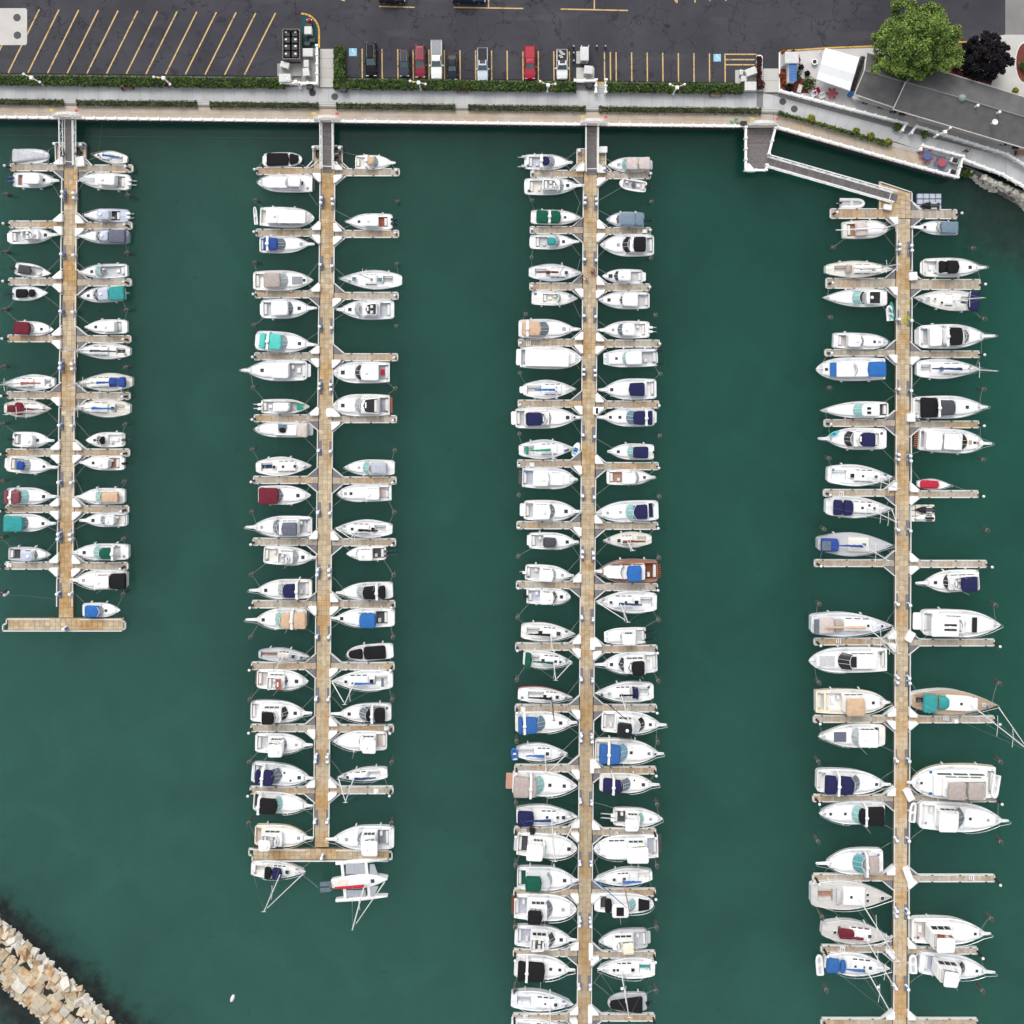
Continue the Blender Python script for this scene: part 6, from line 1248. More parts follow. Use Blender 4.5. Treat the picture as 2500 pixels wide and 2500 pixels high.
D2|1530,490|965,455|182|Z|ck:1380,1450,D ca:1450,1545,N,.94,.9 bm:1330,1440,W,1.2,.12 h:1095,0,.45,gl h:1155,0,.25 h:1215,.3,.35 m:1330,8.5,W|sailboat with navy stern cover, white mast
D2|1020,795|1600,788|212|P|ck:1030,1110,G ht:1112,1225,.84,1.1 fb:1240,1400,.66,1.1 ca:1290,1405,K,.72,1.6 ar:1270,1.6 ws:1452,1420,gd,.6 sp:975,1022,G pp:1690|white motor yacht with black bridge canvas
D2|1000,1075|1545,1075|176|Z|ck:1030,1120,G bm:1392,1130,n h:1450,0,.3 h:1210,0,.6,gb m:1394,10,W|white sailboat with navy boom, bow right
D3|970,125|1585,120|198|P|ck:980,1040,W ca:1035,1188,K,.88,.9 ca:1205,1340,D,.66,1.4 ar:1195,1.4 H:1378 h:1435,0,.5 pp:1625|white cruiser with wide black aft cover
D3|1025,402|1580,436|210|T|ck:1030,1080,G ht:1080,1228,.84,1.1 cb:1230,1390,.7,1 ws:1438,1382,gk,.66 pl:1180,1225,gs,stairwell,.9,-.5,.5 h:1500,0,.4 pd:1450,1480,k,.2 pd:1515,1545,k,.14 sp:970,1025,w pp:1660|white trawler yacht with reddish stern deck
D3|1005,792|1290,802|93|S|ca:1030,1195,r,.72,.35 nt|little sailboat with bright red cover
D4|1545,345|1048,366|192|P|ws:1222,1275,gk,.7 fb:1300,1530,.64,1.2 ca:1385,1525,N,.64,2.2 h:1157,0,.5 pp:988|white flybridge cruiser with navy top
D4|1055,720|1725,734|240|P|ck:1060,1130,G fb:1250,1400,.6,1 ht:1125,1378,.74,2 pl:1235,1345,gk,sunroof,2,.1,.24 pl:1235,1345,gk,sunroof,2,-.24,-.1 ws:1420,1378,gs,.62 pl:1475,1520,gk,foredeck_window,.3,-.55,.55 sp:965,1058|largest white yacht with twin black sunroofs
D5|960,150|1695,180|222|S,W,k|ck:985,1070,D ca:1062,1180,T,.7,1.1 dg:1285,1185,T,.55 h:1385,0,.4 h:1585,0,.4,gl tc:W m:1468,16,W,W|teak decked sailboat with turquoise canvas
D5|1690,868|938,852|300|T,y,W|cb:1140,1600,.62,1.2 ck:1610,1680,G fb:1255,1590,.54,2 ca:1270,1425,a,.5,3 ca:1445,1582,a,.5,3 h:1035,0,.4 pl:1100,1125,B,cushion,.1,.3,.7 pl:1100,1125,B,cushion,.1,-.7,-.3 pp:912|biggest cream hulled trawler with taupe awning
D5|1025,1150|1745,1186|260|P|ck:1040,1150,W fb:1200,1350,.6,1.2 ht:1195,1370,.66,2 ws:1412,1350,gs,.74 h:1462,0,.4 h:1618,0,.4,gl pp:1806|large white motor yacht, small hardtop, tender aft
D6|960,802|1595,812|232|P|ck:970,1130,p fb:1130,1320,.62,2,o ht:1175,1342,.58,3.4 h:1505,0,.42 pp:1650|white sportfisher with towering white hardtop
D6|1025,1080|1615,1146|208|P|ck:1065,1190,b fb:1195,1375,.6,2 ht:1250,1385,.66,3.3 ws:1418,1380,gk,.66 H:1437 h:1520,0,.42 sp:1010,1045,G pp:1690|white flybridge yacht with boxy white top
'''
cur = None; cnt = 0
SUF = {}
for ln in FLEET.strip().split('\n'):
    if ln[0] == '#':
        cur = ln[1:].split(); cnt = 0; continue
    cnt += 1; parts = ln.split('|'); desc = parts[-1]
    boat('|'.join(parts[:-1]), f'{desc}, {nth(cnt)} boat from shore, {cur[1]} side, {PN[cur[0]]}', cur[0])

# ------------------------------------------------------------------ trimaran, tenders, jet skis
def pt(tile, x, y, z=0): ox, oy, k = TILE[tile]; return P(ox + x * k, oy + y * k, z)
def trimaran():
    a, b = pt('B5', 1075, 1388, 1), pt('B5', 1690, 1328, 1); o = empty('trimaran', (a + b) / 2, atan2(b.y - a.y, b.x - a.x)); o.location.z = 0
    tag(o, 'white trimaran with trampoline nets and red sail cover below the second pier head', 'trimaran'); L = (b - a).length; inv = (Matrix.Translation(o.location) @ Matrix.Rotation(o.rotation_euler.z, 4, 'Z')).inverted()
    l = lambda x, y, z: inv @ pt('B5', x, y, z)
    def hull(c, L, W, h, rake=.55):
        m = MB(); us = [0, .08, .2, .35, .5, .65, .8, .9, .96, 1]; rw = []
        for u in us:
            w = W * (.6 + .4 * sin(pi / 2 * u / rake) if u < rake else max(.02, 1 - ((u - rake) / (1 - rake)) ** 1.8)); x = (u - .5) * L + c.x; z = h * (1 + .25 * u * u); rw.append([(x, c.y - w * .7, -.2), (x, c.y - w, z - .1), (x, c.y - w * .8, z), (x, c.y, z + .06), (x, c.y + w * .8, z), (x, c.y + w, z - .1), (x, c.y + w * .7, -.2)])
        return m.rings(rw, True, True)
    c = l(1385, 1358, 1); c.x = 0; c.y = 0
    hull(c, L, 1.05, 1.0).build('hull', gel('W'), o)
    MB().rings([[(x, y, 1.0 + h) for x, y in shrink(rrect(-L * .18, L * .2, .72, .5, r=.3), d)] for h, d in ((0, 0), (.32, .08), (.38, .3))], True).build('cabin_trunk', gel('W'), o)
    MB().prism(rrect(-L * .44, -L * .2, .6, r=.1), .9, 1.13).build('cockpit_sole', sole('c'), o)
    for y in (1140, 1547):
        q = l(1405, y, .8); hull(q, L * .93, .33, .75, .5).build('outrigger_hull', gel('W'), o)
    for x in (1207, 1472):
        A, B = l(x, 1135, .95), l(x, 1548, .95); A.x = B.x = (A.x + B.x) / 2; MB().box(A.x - .24, A.x + .24, B.y, A.y, .78, 1.0, .04).build('crossbeam', gel('W'), o)
    net = pmat('trampoline_net', (.36, .38, .42), rough=.9, var=.1, scale=6)
    for x1, x2, x3, x4, y1, y2 in ((1232, 1450, 1232, 1450, 1165, 1275), (1232, 1450, 1232, 1450, 1450, 1525), (1495, 1545, 1495, 1590, 1168, 1295), (1495, 1590, 1495, 1540, 1410, 1522)):
        q = [l(x1, y1, .9), l(x2, y1, .9), l(x4, y2, .9), l(x3, y2, .9)]; MB().prism(ccw([(v.x, v.y) for v in q]), .86, .9).build('net', net, o)
    mb_, mt = l(1440, 1385, 1.5), l(1300, 1830, 12.2); mt.x, mt.y = mb_.x, mb_.y
    m = MB().tube([mb_, Vector((mb_.x, mb_.y, 12.3))], .11, 8, .08).build('mast', gel('W'), o); MB().tube([(mb_.x, -.9, 6.5), (mb_.x, 0, 6.6), (mb_.x, .9, 6.5)], .04, 5).build('spreader', gel('W'), m)
    A, B = Vector((L / 2 - .2, 0, 1.3)), Vector((mb_.x, mb_.y, 12)); MB().tube([A.lerp(B, .04), A.lerp(B, .3), A.lerp(B, .9)], .09, 6, .05).build('furled_jib', cloth('W'), o)
    g = MB()
    for y in (1140, 1547): q = l(1300, y, 1); g.tube([q, B], .015, 3)
    g.tube([A, B], .015, 3); g.build('rigging', M_METAL, o)
    q1, q2 = l(1430, 1410, 2.4), l(1110, 1430, 2.2); MB().tube([q1, q1.lerp(q2, .3), q1.lerp(q2, .7), q2], .24, 8, .15).build('sail_cover', cloth('r'), o)
    for y in (1385, 1450): q = l(1007, y, 1.6); MB().box(q.x - .75, q.x + .75, q.y - .32, q.y + .32, 1.56, 1.62).build('solar_panel', glass('gs'), o)
    f = MB(); q0, q1 = l(1090, 1385, 1.2), l(1050, 1420, 1.5)
    for dy in (-.5, 0, .5): f.tube([(q0.x, dy * 1.3, 1.1), (q1.x, q1.y + dy, 1.54)], .03, 4)
    f.build('stern_frame', M_METAL, o); q = l(1525, 1363, 1.4); MB().box(q.x - .25, q.x + .25, -.25, .25, 1.05, 1.26).build('hatch', glass('gd'), o)
trimaran()
def rib(tile, st, bw, wpx, label, col='W', ob=True, z=.0, floor='G', group=None):
    k = TILE[tile][2]; a, b = pt(tile, *st, z + .4), pt(tile, *bw, z + .4); L = (b - a).length; W = wpx * k / S / 2; o = empty('inflatable_tender', (a + b) / 2, atan2(b.y - a.y, b.x - a.x)); o.location.z = z; tag(o, label, 'dinghy', group)
    r = min(.24, W * .34); pts = [(-L / 2, -W + r, .32), (L * .15, -W + r, .34)] + [(L * .15 + (L * .35 - r) * sin(t), -(W - r) * cos(t), .34 + .12 * sin(t)) for t in [pi * k / 8 for k in range(1, 8)]] + [(L * .15, W - r, .34), (-L / 2, W - r, .32)]
    MB().tube(pts, r, 8).build('tube', pmat('hypalon_' + col, CC[col], rough=.55, var=.05), o)
    MB().prism(rrect(-L / 2 + .15, L * .38, W - r, W * .4, r=.3), .1, .26).build('floor', sole(floor), o); MB().box(-L * .1, L * .02, -W + r * 1.6, W - r * 1.6, .26, .5).build('seat', pmat('vinyl', (.68, .67, .64)), o); MB().box(-L / 2, -L / 2 + .08, -W + r, W - r, .1, .6).build('transom', gel('W'), o)
    if ob:
        m = MB().rings([[(-L / 2 - .28 + x, y, zz) for x, y in rrect(0, .4, .15 * q, r=.08)] for zz, q in ((.6, .8), (.7, 1), (.95, 1), (1.03, .7))], True, True).build('outboard_motor', gel('K'), o); MB().tube([(-L / 2 - .15, 0, .6), (-L / 2 - .5, 0, .3)], .06, 5).build('lower_unit', gel('G'), m)
    return o
rib('D1', (692, 625), (860, 626), 72, 'white inflatable tender with black outboard beside the rightmost pier top finger')
rib('B1', (248, 1250), (232, 1052), 42, 'white inflatable tender hung across the stern of the big white trawler', ob=False, z=.6)
rib('D2', (765, 655), (752, 520), 62, 'small white inflatable tender tied beside the turquoise kayak', ob=False)
rib('D5', (955, 1205), (970, 1030), 62, 'white tender with grey floor behind the large white motor yacht', ob=False, z=.35, floor='g')
rib('D6', (155, 1180), (140, 1000), 68, 'white tender hung behind the steel blue sailboat', ob=False, z=.5)
rib('D6', (968, 1165), (960, 1000), 72, 'white tender across the stern of the boxy white yacht', ob=False, z=.4)
rib('D5', (1700, 800), (1668, 1000), 70, 'grey white tender hung behind the biggest cream trawler', ob=False, z=.9)
rib('C4', (215, 1455), (200, 1325), 75, 'blue covered dinghy behind the white sailboat above the eleventh finger', col='B', ob=False, z=.4, floor='B')
def board(tile, A, B, wpx, z, col, label, name, cat, stripe=None, h=.22):
    k = TILE[tile][2]; a, b = pt(tile, *A, z + h), pt(tile, *B, z + h); L = (b - a).length; W = wpx * k / S / 2; o = empty(name, (a + b) / 2, atan2(b.y - a.y, b.x - a.x)); o.location.z = z; tag(o, label, cat)
    rw = []
    for u in [0, .06, .18, .35, .5, .65, .82, .94, 1]:
        w = max(.03, W * sin(pi * min(1, max(0, .04 + .92 * u))) ** .55); x = (u - .5) * L; up = .1 * (abs(u - .5) * 2) ** 3; rw.append([(x, -w * .5, up), (x, -w, h * .6 + up), (x, -w * .7, h + up), (x, w * .7, h + up), (x, w, h * .6 + up), (x, w * .5, up)])
    MB().rings(rw, True, True).build('hull', gel(col), o)
    MB().prism(rrect(-L * .18, L * .12, W * .55, r=.1), h - .1, h + .03).build('seat_well', gel('D' if name == 'kayak' else 'B'), o)
    if stripe: MB().prism(rrect(-L * .42, -L * .24, W * .5, r=.06), h - .05, h + .035).build('stripe', gel(stripe), o)
    return o
board('D2', (790, 640), (772, 490), 46, .25, 'T', 'turquoise kayak lying over the small white tender', 'kayak', 'kayak', 'A')
board('C2', (850, 1905), (912, 1757), 84, .3, 'W', 'white and light blue sailing dinghy propped at the bow of the green boomed sailboat', 'sailing_dinghy', 'dinghy', 'A')
board('D3', (230, 372), (320, 334), 34, 1.75, 'A', 'mint green paddleboard lying on a white cruiser foredeck', 'paddleboard', 'paddleboard', 'T')
board('C5', (690, 1035), (850, 1090), 50, .05, 'T', 'turquoise kayak floating under the thirteenth left finger of the third pier', 'kayak', 'kayak', 'B')
def jetski(x1, x2, y, tile, wpx, z, col, label):
    k = TILE[tile][2]; a, b = pt(tile, x2, y, z + .5), pt(tile, x1, y, z + .5); L = (b - a).length; W = wpx * k / S / 2; o = empty('jet_ski', (a + b) / 2, atan2(b.y - a.y, b.x - a.x)); o.location.z = z; tag(o, label, 'jet ski', 'jet skis')
    rw = []
    for u in [0, .1, .3, .55, .75, .9, .97, 1]:
        w = W * (.85 + .15 * min(1, u / .4)) if u < .55 else W * max(.05, 1 - ((u - .55) / .45) ** 2); x = (u - .5) * L; h = .38 + .12 * u; rw.append([(x, -w * .6, .03), (x, -w, h), (x, -w * .6, h + .06), (x, w * .6, h + .06), (x, w, h), (x, w * .6, .03)])
    MB().rings(rw, True, True).build('hull', gel(col), o)
    MB().rings([[(x, y_, z_) for x, y_ in rrect(-L * .42, L * .05, W * q, r=.1)] for z_, q in ((.42, .38), (.7, .34), (.76, .2))], True).build('saddle', gel('K' if col != 'K' else 'D'), o)
    MB().rings([[(x, y_, z_) for x, y_ in rrect(L * .03, L * .36, W * q, W * q * .5, r=.1)] for z_, q in ((.48, .6), (.72, .5), (.8, .3))], True).build('hood', gel(col), o)
    MB().tube([(L * .02, -.35, .86), (L * .1, 0, .9), (L * .02, .35, .86)], .03, 5).build('handlebar', M_BLACK, o)
    for sg in (-1, 1): MB().box(-L * .35, -L * .05, sg * W * .72 - .07, sg * W * .72 + .07, .42, .5).build('footwell_strip', gel('W' if col == 'K' else 'K'), o)
def skidock(tile, x0, y0, x1, y1, label, nx, ny, col):
    o = empty('floating_platform', pt(tile, (x0 + x1) / 2, (y0 + y1) / 2, 0)); tag(o, label, 'floating platform'); m = pmat('float_plastic_' + col, CC[col], rough=.7, var=.08, scale=2)
    a, b = pt(tile, x0, y0, .3) - o.location, pt(tile, x1, y1, .3) - o.location
    for i in range(nx):
        for j in range(ny):
            X0, X1 = a.x + (b.x - a.x) * i / nx, a.x + (b.x - a.x) * (i + .94) / nx; Y0, Y1 = b.y + (a.y - b.y) * j / ny, b.y + (a.y - b.y) * (j + .94) / ny; MB().box(X0, X1, Y0, Y1, -.1, .32, .05).build('float_block', m, o)
    return o
skidock('D1', 1213, 556, 1378, 668, 'pale grey modular float with one black jet ski by the rightmost pier', 4, 3, 'b'); jetski(1235, 1365, 640, 'D1', 48, .3, 'K', 'black jet ski on the pale grey modular float')
skidock('D3', 928, 972, 1155, 1123, 'taupe float with two jet skis on the rightmost pier', 4, 3, 'c'); jetski(988, 1155, 1018, 'D3', 60, .3, 'K', 'black jet ski on the taupe float'); jetski(982, 1155, 1092, 'D3', 58, .3, 'W', 'white jet ski on the taupe float')
def coil(x, y, label, col, name='hose'):
    o = empty(name, P(x, y, ZD + .03)); tag(o, label, 'hose'); MB().tube([(.55 * (1 - k / 60) * cos(k * .55), .7 * (1 - k / 60) * sin(k * .55), .02 + .003 * k) for k in range(46)], .035, 5).build('coil', pmat('hose_' + col, CC[col] if col in CC else (.6, .5, .03), rough=.5), o)
    return o
yh = coil(2214, 782, 'bright yellow power cord coiled on the rightmost pier', 'yellow', 'cable_reel')
o = MB().tube([P(2214 + dx, 778 - dy, ZD + .06) for dx, dy in ((0, 0), (-4, 14), (-7, 22), (-4, 31), (4, 40), (12, 46))], .035, 5).build('trailing_cable', pmat('hose_yellow', (.6, .5, .03)), None); tag(o, 'thin yellow cord curving along the rightmost pier to a sailboat', 'cord')
# loose white fender buoys floating
for x, y, lab in ((16, 1449, 'white fender buoy tied to the piling low on the leftmost pier'), (568, 2436, 'small white buoy floating alone in the open water')):
    o = MB().rings([[(-.55 + 1.1 * t, r * cos(a) * 1, .1 + r * sin(a)) for a in [k * pi / 4 for k in range(8)]] for t, r in ((0, .05), (.1, .2), (.35, .27), (.65, .27), (.9, .2), (1, .05))], True, True).build('fender_buoy', pmat('fender_vinyl', (.72, .72, .70), rough=.5)); o.location = P(x, y, .05); o.rotation_euler = (0, 0, .7 if x < 100 else 1.2); tag(o, lab, 'buoy')
for A, B, lab in (((22, 1452), (145, 1463), 'white rope from the fender buoy to the leftmost pier'), ((0, 329), (150, 332), 'thin rope stretched over the water left of the first gangway'), ((188, 332), (785, 338), 'thin rope stretched between the first two gangways'), ((240, 372), (249, 297), 'mooring line from the small blue sailboat up to the quay')):
    a, b = P(*A, .3 if A[1] != 372 else 1), P(*B, .4 if A[1] != 372 else 2); o = MB().tube([a, a.lerp(b, .25) - Vector((0, 0, .1)), a.lerp(b, .5) - Vector((0, 0, .14)), b], .013, 4).build('rope', pmat('green_rope', (.14, .20, .18), rough=.9)); tag(o, lab, 'rope')

# ------------------------------------------------------------------ cars
def car(cx, y_back, y_front, wpx, kind, col, label, rot=None, bed='K', roofc=None):
    """nose points to larger photograph y"""
    z = ZK; a, b = P(cx, y_back, z + .8), P(cx + .5, y_front, z + .8); L = (b - a).length; W = wpx / S / 2 * .93
    o = empty('pickup_truck' if kind == 'pickup' else 'car', (a + b) / 2, atan2(b.y - a.y, b.x - a.x) if rot is None else rot); o.location.z = z + .003
    tag(o, label, 'pickup truck' if kind == 'pickup' else 'car'); paint = pmat('car_paint_' + '_'.join(f'{c:.2f}' for c in col), col, rough=.3, var=.02, coat=.25 if sum(col) > .2 else 0, spec=.35 if sum(col) > .2 else .12); gk = glass('gd'); gs = pmat('car_glass', (.10, .15, .16), rough=.06, var=.2, scale=2)
    X = lambda t: (t - .5) * L   # 0 tail, 1 nose
    hb = .86 if kind == 'sedan' else .98
    def ringx(t, w, z0, z1, c=.12): x = X(t); return [(x, -w * W + .0, z0), (x, -w * W, z1 - c), (x, -(w * W - c), z1), (x, w * W - c, z1), (x, w * W, z1 - c), (x, w * W, z0)]
    # lower body: tail, deck, cowl, bonnet, nose
    bt = {'sedan': [(0, .82, .62), (.03, .94, .9), (.17, .98, .95), (.68, 1, .97), (.86, .97, .88), (.96, .88, .75), (1, .68, .6)], 'suv': [(0, .86, .7), (.02, .95, 1.0), (.1, .99, 1.05), (.70, 1, 1.06), (.86, .97, .98), (.965, .9, .85), (1, .72, .65)],
          'pickup': [(0, .93, .75), (.015, .97, 1.1), (.1, 1, 1.12), (.70, 1, 1.13), (.86, .99, 1.08), (.97, .93, .95), (1, .8, .7)]}[kind]
    MB().rings([[(X(t), -w * W, .32), (X(t), -w * W, h - .12), (X(t), -w * W + .12, h), (X(t), w * W - .12, h), (X(t), w * W, h - .12), (X(t), w * W, .32)] for t, w, h in bt], True, True).build('body', paint, o)
    g0, g1, g2, g3, hr, zb = {'sedan': (.10, .27, .52, .68, 1.44, .95), 'suv': (.02, .08, .52, .68, 1.72, 1.05), 'pickup': (.40, .44, .58, .70, 1.85, 1.12)}[kind]; wb, wr = .93 * W, .76 * W
    MB().rings([[(X(g1), -wr, hr - .06), (X(g1) + .1, -wr + .1, hr), (X(g2) - .08, -wr + .1, hr), (X(g2), -wr, hr - .06), (X(g2), wr, hr - .06), (X(g2) - .08, wr - .1, hr), (X(g1) + .1, wr - .1, hr), (X(g1), wr, hr - .06)]], False)
    rf = [(X(g1), -wr), (X(g2), -wr * .97), (X(g2) + .06, 0), (X(g2), wr * .97), (X(g1), wr)]
    MB().rings([[(x, y, hr - .05) for x, y in rf], [(x, y, hr) for x, y in shrink(rf, .06)], [(x, y, hr + .02) for x, y in shrink(rf, .25)]], True, True).build('roof', paint, o)
    q = lambda p0, p1, p2, p3, n, m: MB().add([p0, p1, p2, p3], [(0, 1, 2, 3)]).build(n, m, o)
    zr = hr - .045
    q((X(g3), -wb * .96, zb), (X(g3), wb * .96, zb), (X(g2), wr * .97, zr), (X(g2), -wr * .97, zr), 'windshield', gs)
    q((X(g0), wb * .94, zb), (X(g0), -wb * .94, zb), (X(g1), -wr, zr), (X(g1), wr, zr), 'rear_window', gk)
    for sg in (-1, 1):
        f = [(X(g0), sg * wb, zb - .06), (X(g3), sg * wb, zb - .06), (X(g2), sg * wr, zr), (X(g1), sg * wr, zr)]; MB().add(f, [(0, 1, 2, 3) if sg < 0 else (3, 2, 1, 0)]).build('side_window', gk, o)
        p = MB(); 
        for t in ((g0, g1), (g3, g2)): p.tube([(X(t[0]), sg * wb * .98, zb - .03), (X(t[1]), sg * wr, zr)], .05, 4)
        p.tube([(X((g0 + g3) / 2 + .04), sg * wb, zb), (X((g1 + g2) / 2 + .05), sg * (wr + .01), zr)], .04, 4); p.build('pillar', paint, o)
        MB().box(X(g3) - .32, X(g3) - .1, sg * (W + .12) - .12, sg * (W + .12) + .12, zb - .02, zb + .16, .03).build('side_mirror', paint, o)
        MB().box(X(.955), X(.985), sg * W * .68 - .2, sg * W * .68 + .2, bt[-2][2] - .2, bt[-2][2] - .02, .02).build('headlight', pmat('lamp_lens', (.7, .72, .74), rough=.1), o)
        MB().box(X(0) - .02, X(.012), sg * W * .78 - .12, sg * W * .78 + .12, .72, bt[1][2] - .06).build('taillight', pmat('red_lens', (.35, .015, .015), rough=.2), o)
        for t in (.19, .80):
            w = MB().tube([(X(t), sg * (W - .24), .34), (X(t), sg * (W + .012), .34)], .34, 14).build('wheel', pmat('tyre', (.02, .02, .02), rough=.9), o); MB().tube([(X(t), sg * (W + .01), .34), (X(t), sg * (W + .03), .34)], .2, 10).build('rim', M_METAL, w)
    MB().box(X(.975), X(1) + .03, -W * .72, W * .72, .4, .58, .04).build('front_bumper', pmat('chrome', (.6, .6, .62), rough=.2, metal=.8) if kind == 'pickup' else paint, o)
    if kind == 'pickup':
        zt = 1.12; p = rrect(X(.03), X(.385), W * .84, r=.08)
        if bed == 'open':
            MB().rings([[(x, y, zt + .05) for x, y in p], [(x, y, zt + .02) for x, y in p], [(x, y, zt + .015) for x, y in p]], True).build('cargo_bed', pmat('bed_liner', (.03, .03, .032), rough=.9), o)
            for k in range(5): MB().box(X(.06 + .05 * k), X(.06 + .05 * k) + .25, -.5 + .2 * (k % 3), -.1 + .25 * (k % 3), zt + .05, zt + .2).build('tool', pmat('galvanised', (.45, .45, .44), rough=.5, var=.2, scale=5), o)
        else: MB().prism(p, zt - .1, zt + .06, .02).build('bed_cover', pmat('bed_cover_' + bed, CC[bed], rough=.7, var=.1, scale=4) if bed in CC else paint, o)
        MB().tube([(X(.39), -W * .9, zt), (X(.02), -W * .9, zt + .02), (X(.02), W * .9, zt + .02), (X(.39), W * .9, zt)], .06, 4).build('bed_rail', paint, o)
    elif kind == 'suv':
        for sg in (-1, 1): MB().tube([(X(.12), sg * wr * .88, hr + .05), (X(.5), sg * wr * .88, hr + .05)], .025, 4).build('roof_rail', M_METAL, o)
    if roofc: MB().box(X(g2) - .75, X(g2) - .2, -.4, .4, hr + .02, hr + .035).build('sunroof', gk, o)
    return o
BK, DN = (.012, .012, .014), (.03, .034, .05)
car(906, 103, 187, 28, 'suv', BK, 'long black sport utility with grey rear roof rails, first in the row'); 
car(987, 121, 187, 25.5, 'suv', (.055, .06, .07), 'dark charcoal wagon left of the dark red one')
car(1025.5, 110, 190, 27, 'suv', (.20, .012, .03), 'dark red sport utility parked between charcoal wagon and white pickup')
car(1065.5, 98, 194, 29, 'pickup', (.78, .78, .77), 'white pickup with dark grey bed cover, right of the dark red car', bed='g')
car(1104, 130, 195, 24, 'sedan', (.022, .026, .036), 'small black sedan right of the white pickup with grey bed cover')
car(1178, 117, 198, 27.5, 'pickup', (.55, .60, .67), 'silver blue pickup with black bed cover', bed='K', roofc=1)
car(1293.5, 112, 194, 27.5, 'pickup', (.36, .010, .03), 'bright red pickup with red bed cap', bed='body')
car(1372, 121, 194, 28.5, 'pickup', (.78, .78, .77), 'white pickup with tools in its open bed', bed='open', roofc=1)
def sidecar(cx, cy, Lm, kind, col, label): 
    k = 16.5; o = car(cx, cy - Lm * k / 2, cy + Lm * k / 2, 29, kind, col, label, rot=0.0); o.location = P(cx, cy, ZK + .8); o.location.z = ZK + .003
sidecar(957, -9, 4.0, 'suv', (.02, .012, .014), 'black car at the top photo edge beside the red kerbed island'); sidecar(1145, -8, 5.0, 'suv', (.01, .02, .06), 'dark blue car at the top photo edge')

# ------------------------------------------------------------------ street furniture
def lamp(x, y, arm1, arm2, label, c1='yellow', c2='red'):
    h = 3.4; o = empty('street_lamp', P(x, y, ZK + h)); o.location.z = ZK; tag(o, label, 'street lamp', 'street lamps')
    MB().lathe([(.22, 0), (.2, .5), (.09, .6), (.07, h)], n=8).build('pole', M_WHITE, o); MB().box(-.26, .26, -.26, .26, h - .05, h + .3, .04).build('control_box', M_WHITE, o)
    for (dx, dy), bc in ((arm1, c1), (arm2, c2)):
        d = Vector((dx, -dy, 0)) / S; MB().tube([(0, 0, h - .1), d * .5 + Vector((0, 0, h + .25)), d + Vector((0, 0, h + .1))], .035, 5).build('arm', M_WHITE, o)
        MB().lathe([(.05, h + .12), (.18, h + .02), (.2, h - .08), (.12, h - .2)][::-1], d.x, d.y, 10).build('lantern', M_WHITE, o)
        p = d * .62; MB().box(p.x - .16, p.x + .16, p.y - .05, p.y + .05, h - .55, h - .05).build('banner', pmat('banner_' + bc, (.62, .48, .08) if bc == 'yellow' else (.55, .05, .06), rough=.8), o)
for x, y, a1, a2, lab in ((78, 190, (-20, -9), (18, 10), 'leftmost white double street lamp in the green hedge'), (400, 191, (-24, -3), (14, 14), 'white double street lamp above the seated person'), (722, 200, (-20, -6), (13, 6), 'white double street lamp in the utility corner'), (1022, 202, (-20, -4), (16, 3), 'white double street lamp in front of the dark red car'),
                          (1338, 208, (-18, -9), (17, -3), 'white double street lamp between the red and white pickups'), (1653, 214, (-16, -8), (18, -8), 'white double street lamp in the hedge left of the blue accessible bay'), (2306, 322, (-16, 7), (14, -10), 'white double street lamp on the terrace below the long roof')):
    lamp(x, y, a1, a2, lab)
M_BENCH = pmat('bench_wood', (.19, .10, .065), rough=.8, var=.2, scale=6)
def bench(x, y, label, mat=M_BENCH, z=ZP, slats=True):
    o = empty('park_bench', P(x, y, z)); tag(o, label, 'bench', 'park benches'); n = 5
    for k in range(4): MB().box(-.8, .8, -.42 + .15 * k, -.30 + .15 * k, .42, .46).build('seat_slat', mat, o)
    for k in range(3): MB().box(-.8, .8, .2 + .02 * k, .24 + .02 * k, .52 + .14 * k, .62 + .14 * k).build('back_slat', mat, o)
    for sg in (-1, 1): MB().box(sg * .76 - .05, sg * .76 + .05, -.42, .24, 0, .42).build('leg', M_BLACK, o); MB().box(sg * .80 - .04, sg * .80 + .04, -.4, .2, .6, .66).build('armrest', M_BLACK, o)
bench(314, 212, 'brown bench with a person seated at its left end'); bench(1129, 221, 'brown bench below the silver blue pickup'); bench(1746, 230, 'light brown bench near the red shrub strip', pmat('bench_tan', (.32, .23, .15), rough=.8))
bench(2490, 373, 'tan bench against the restaurant wall at the right edge', pmat('bench_orange', (.36, .18, .09), rough=.8), ZK)
for x, y, lab in ((496, 209, 'grey stone seat slab at the hedge near the left'), (869, 215, 'grey stone seat slab right of the footpath')):
    o = MB().box(-.8, .8, -.22, .22, .36, .46, .02).box(-.7, -.5, -.18, .18, 0, .358).box(.5, .7, -.18, .18, 0, .358).build('stone_bench', M_CONL); o.location = P(x, y, ZP); tag(o, lab, 'bench', 'stone benches')
def bin_(x, y, label, col=M_BLACK, z=ZP, s=.42):
    o = empty('litter_bin', P(x, y, z)); tag(o, label, 'bin', 'litter bins'); MB().prism(rrect(-s, s, s * .75, r=.08), 0, .9, .04).build('body', col, o); MB().prism(rrect(-s - .05, s + .05, s * .75 + .05, r=.1), .903, 1.05, .05).build('lid', M_BLACK, o); MB().box(-s * .5, s * .5, -s * .75 - .03, -s * .75 - .001, .55, .8).build('flap', M_METAL, o)
for x, y, lab in ((759, 215, 'black litter bin below the white fenced utility corner'), (841, 221, 'black litter bin at the hedge right of the footpath'), (1438, 211, 'black litter bin beside the white railed stairs'), (1812, 305, 'black litter bin left of the timber landing gate')): bin_(x, y, lab)
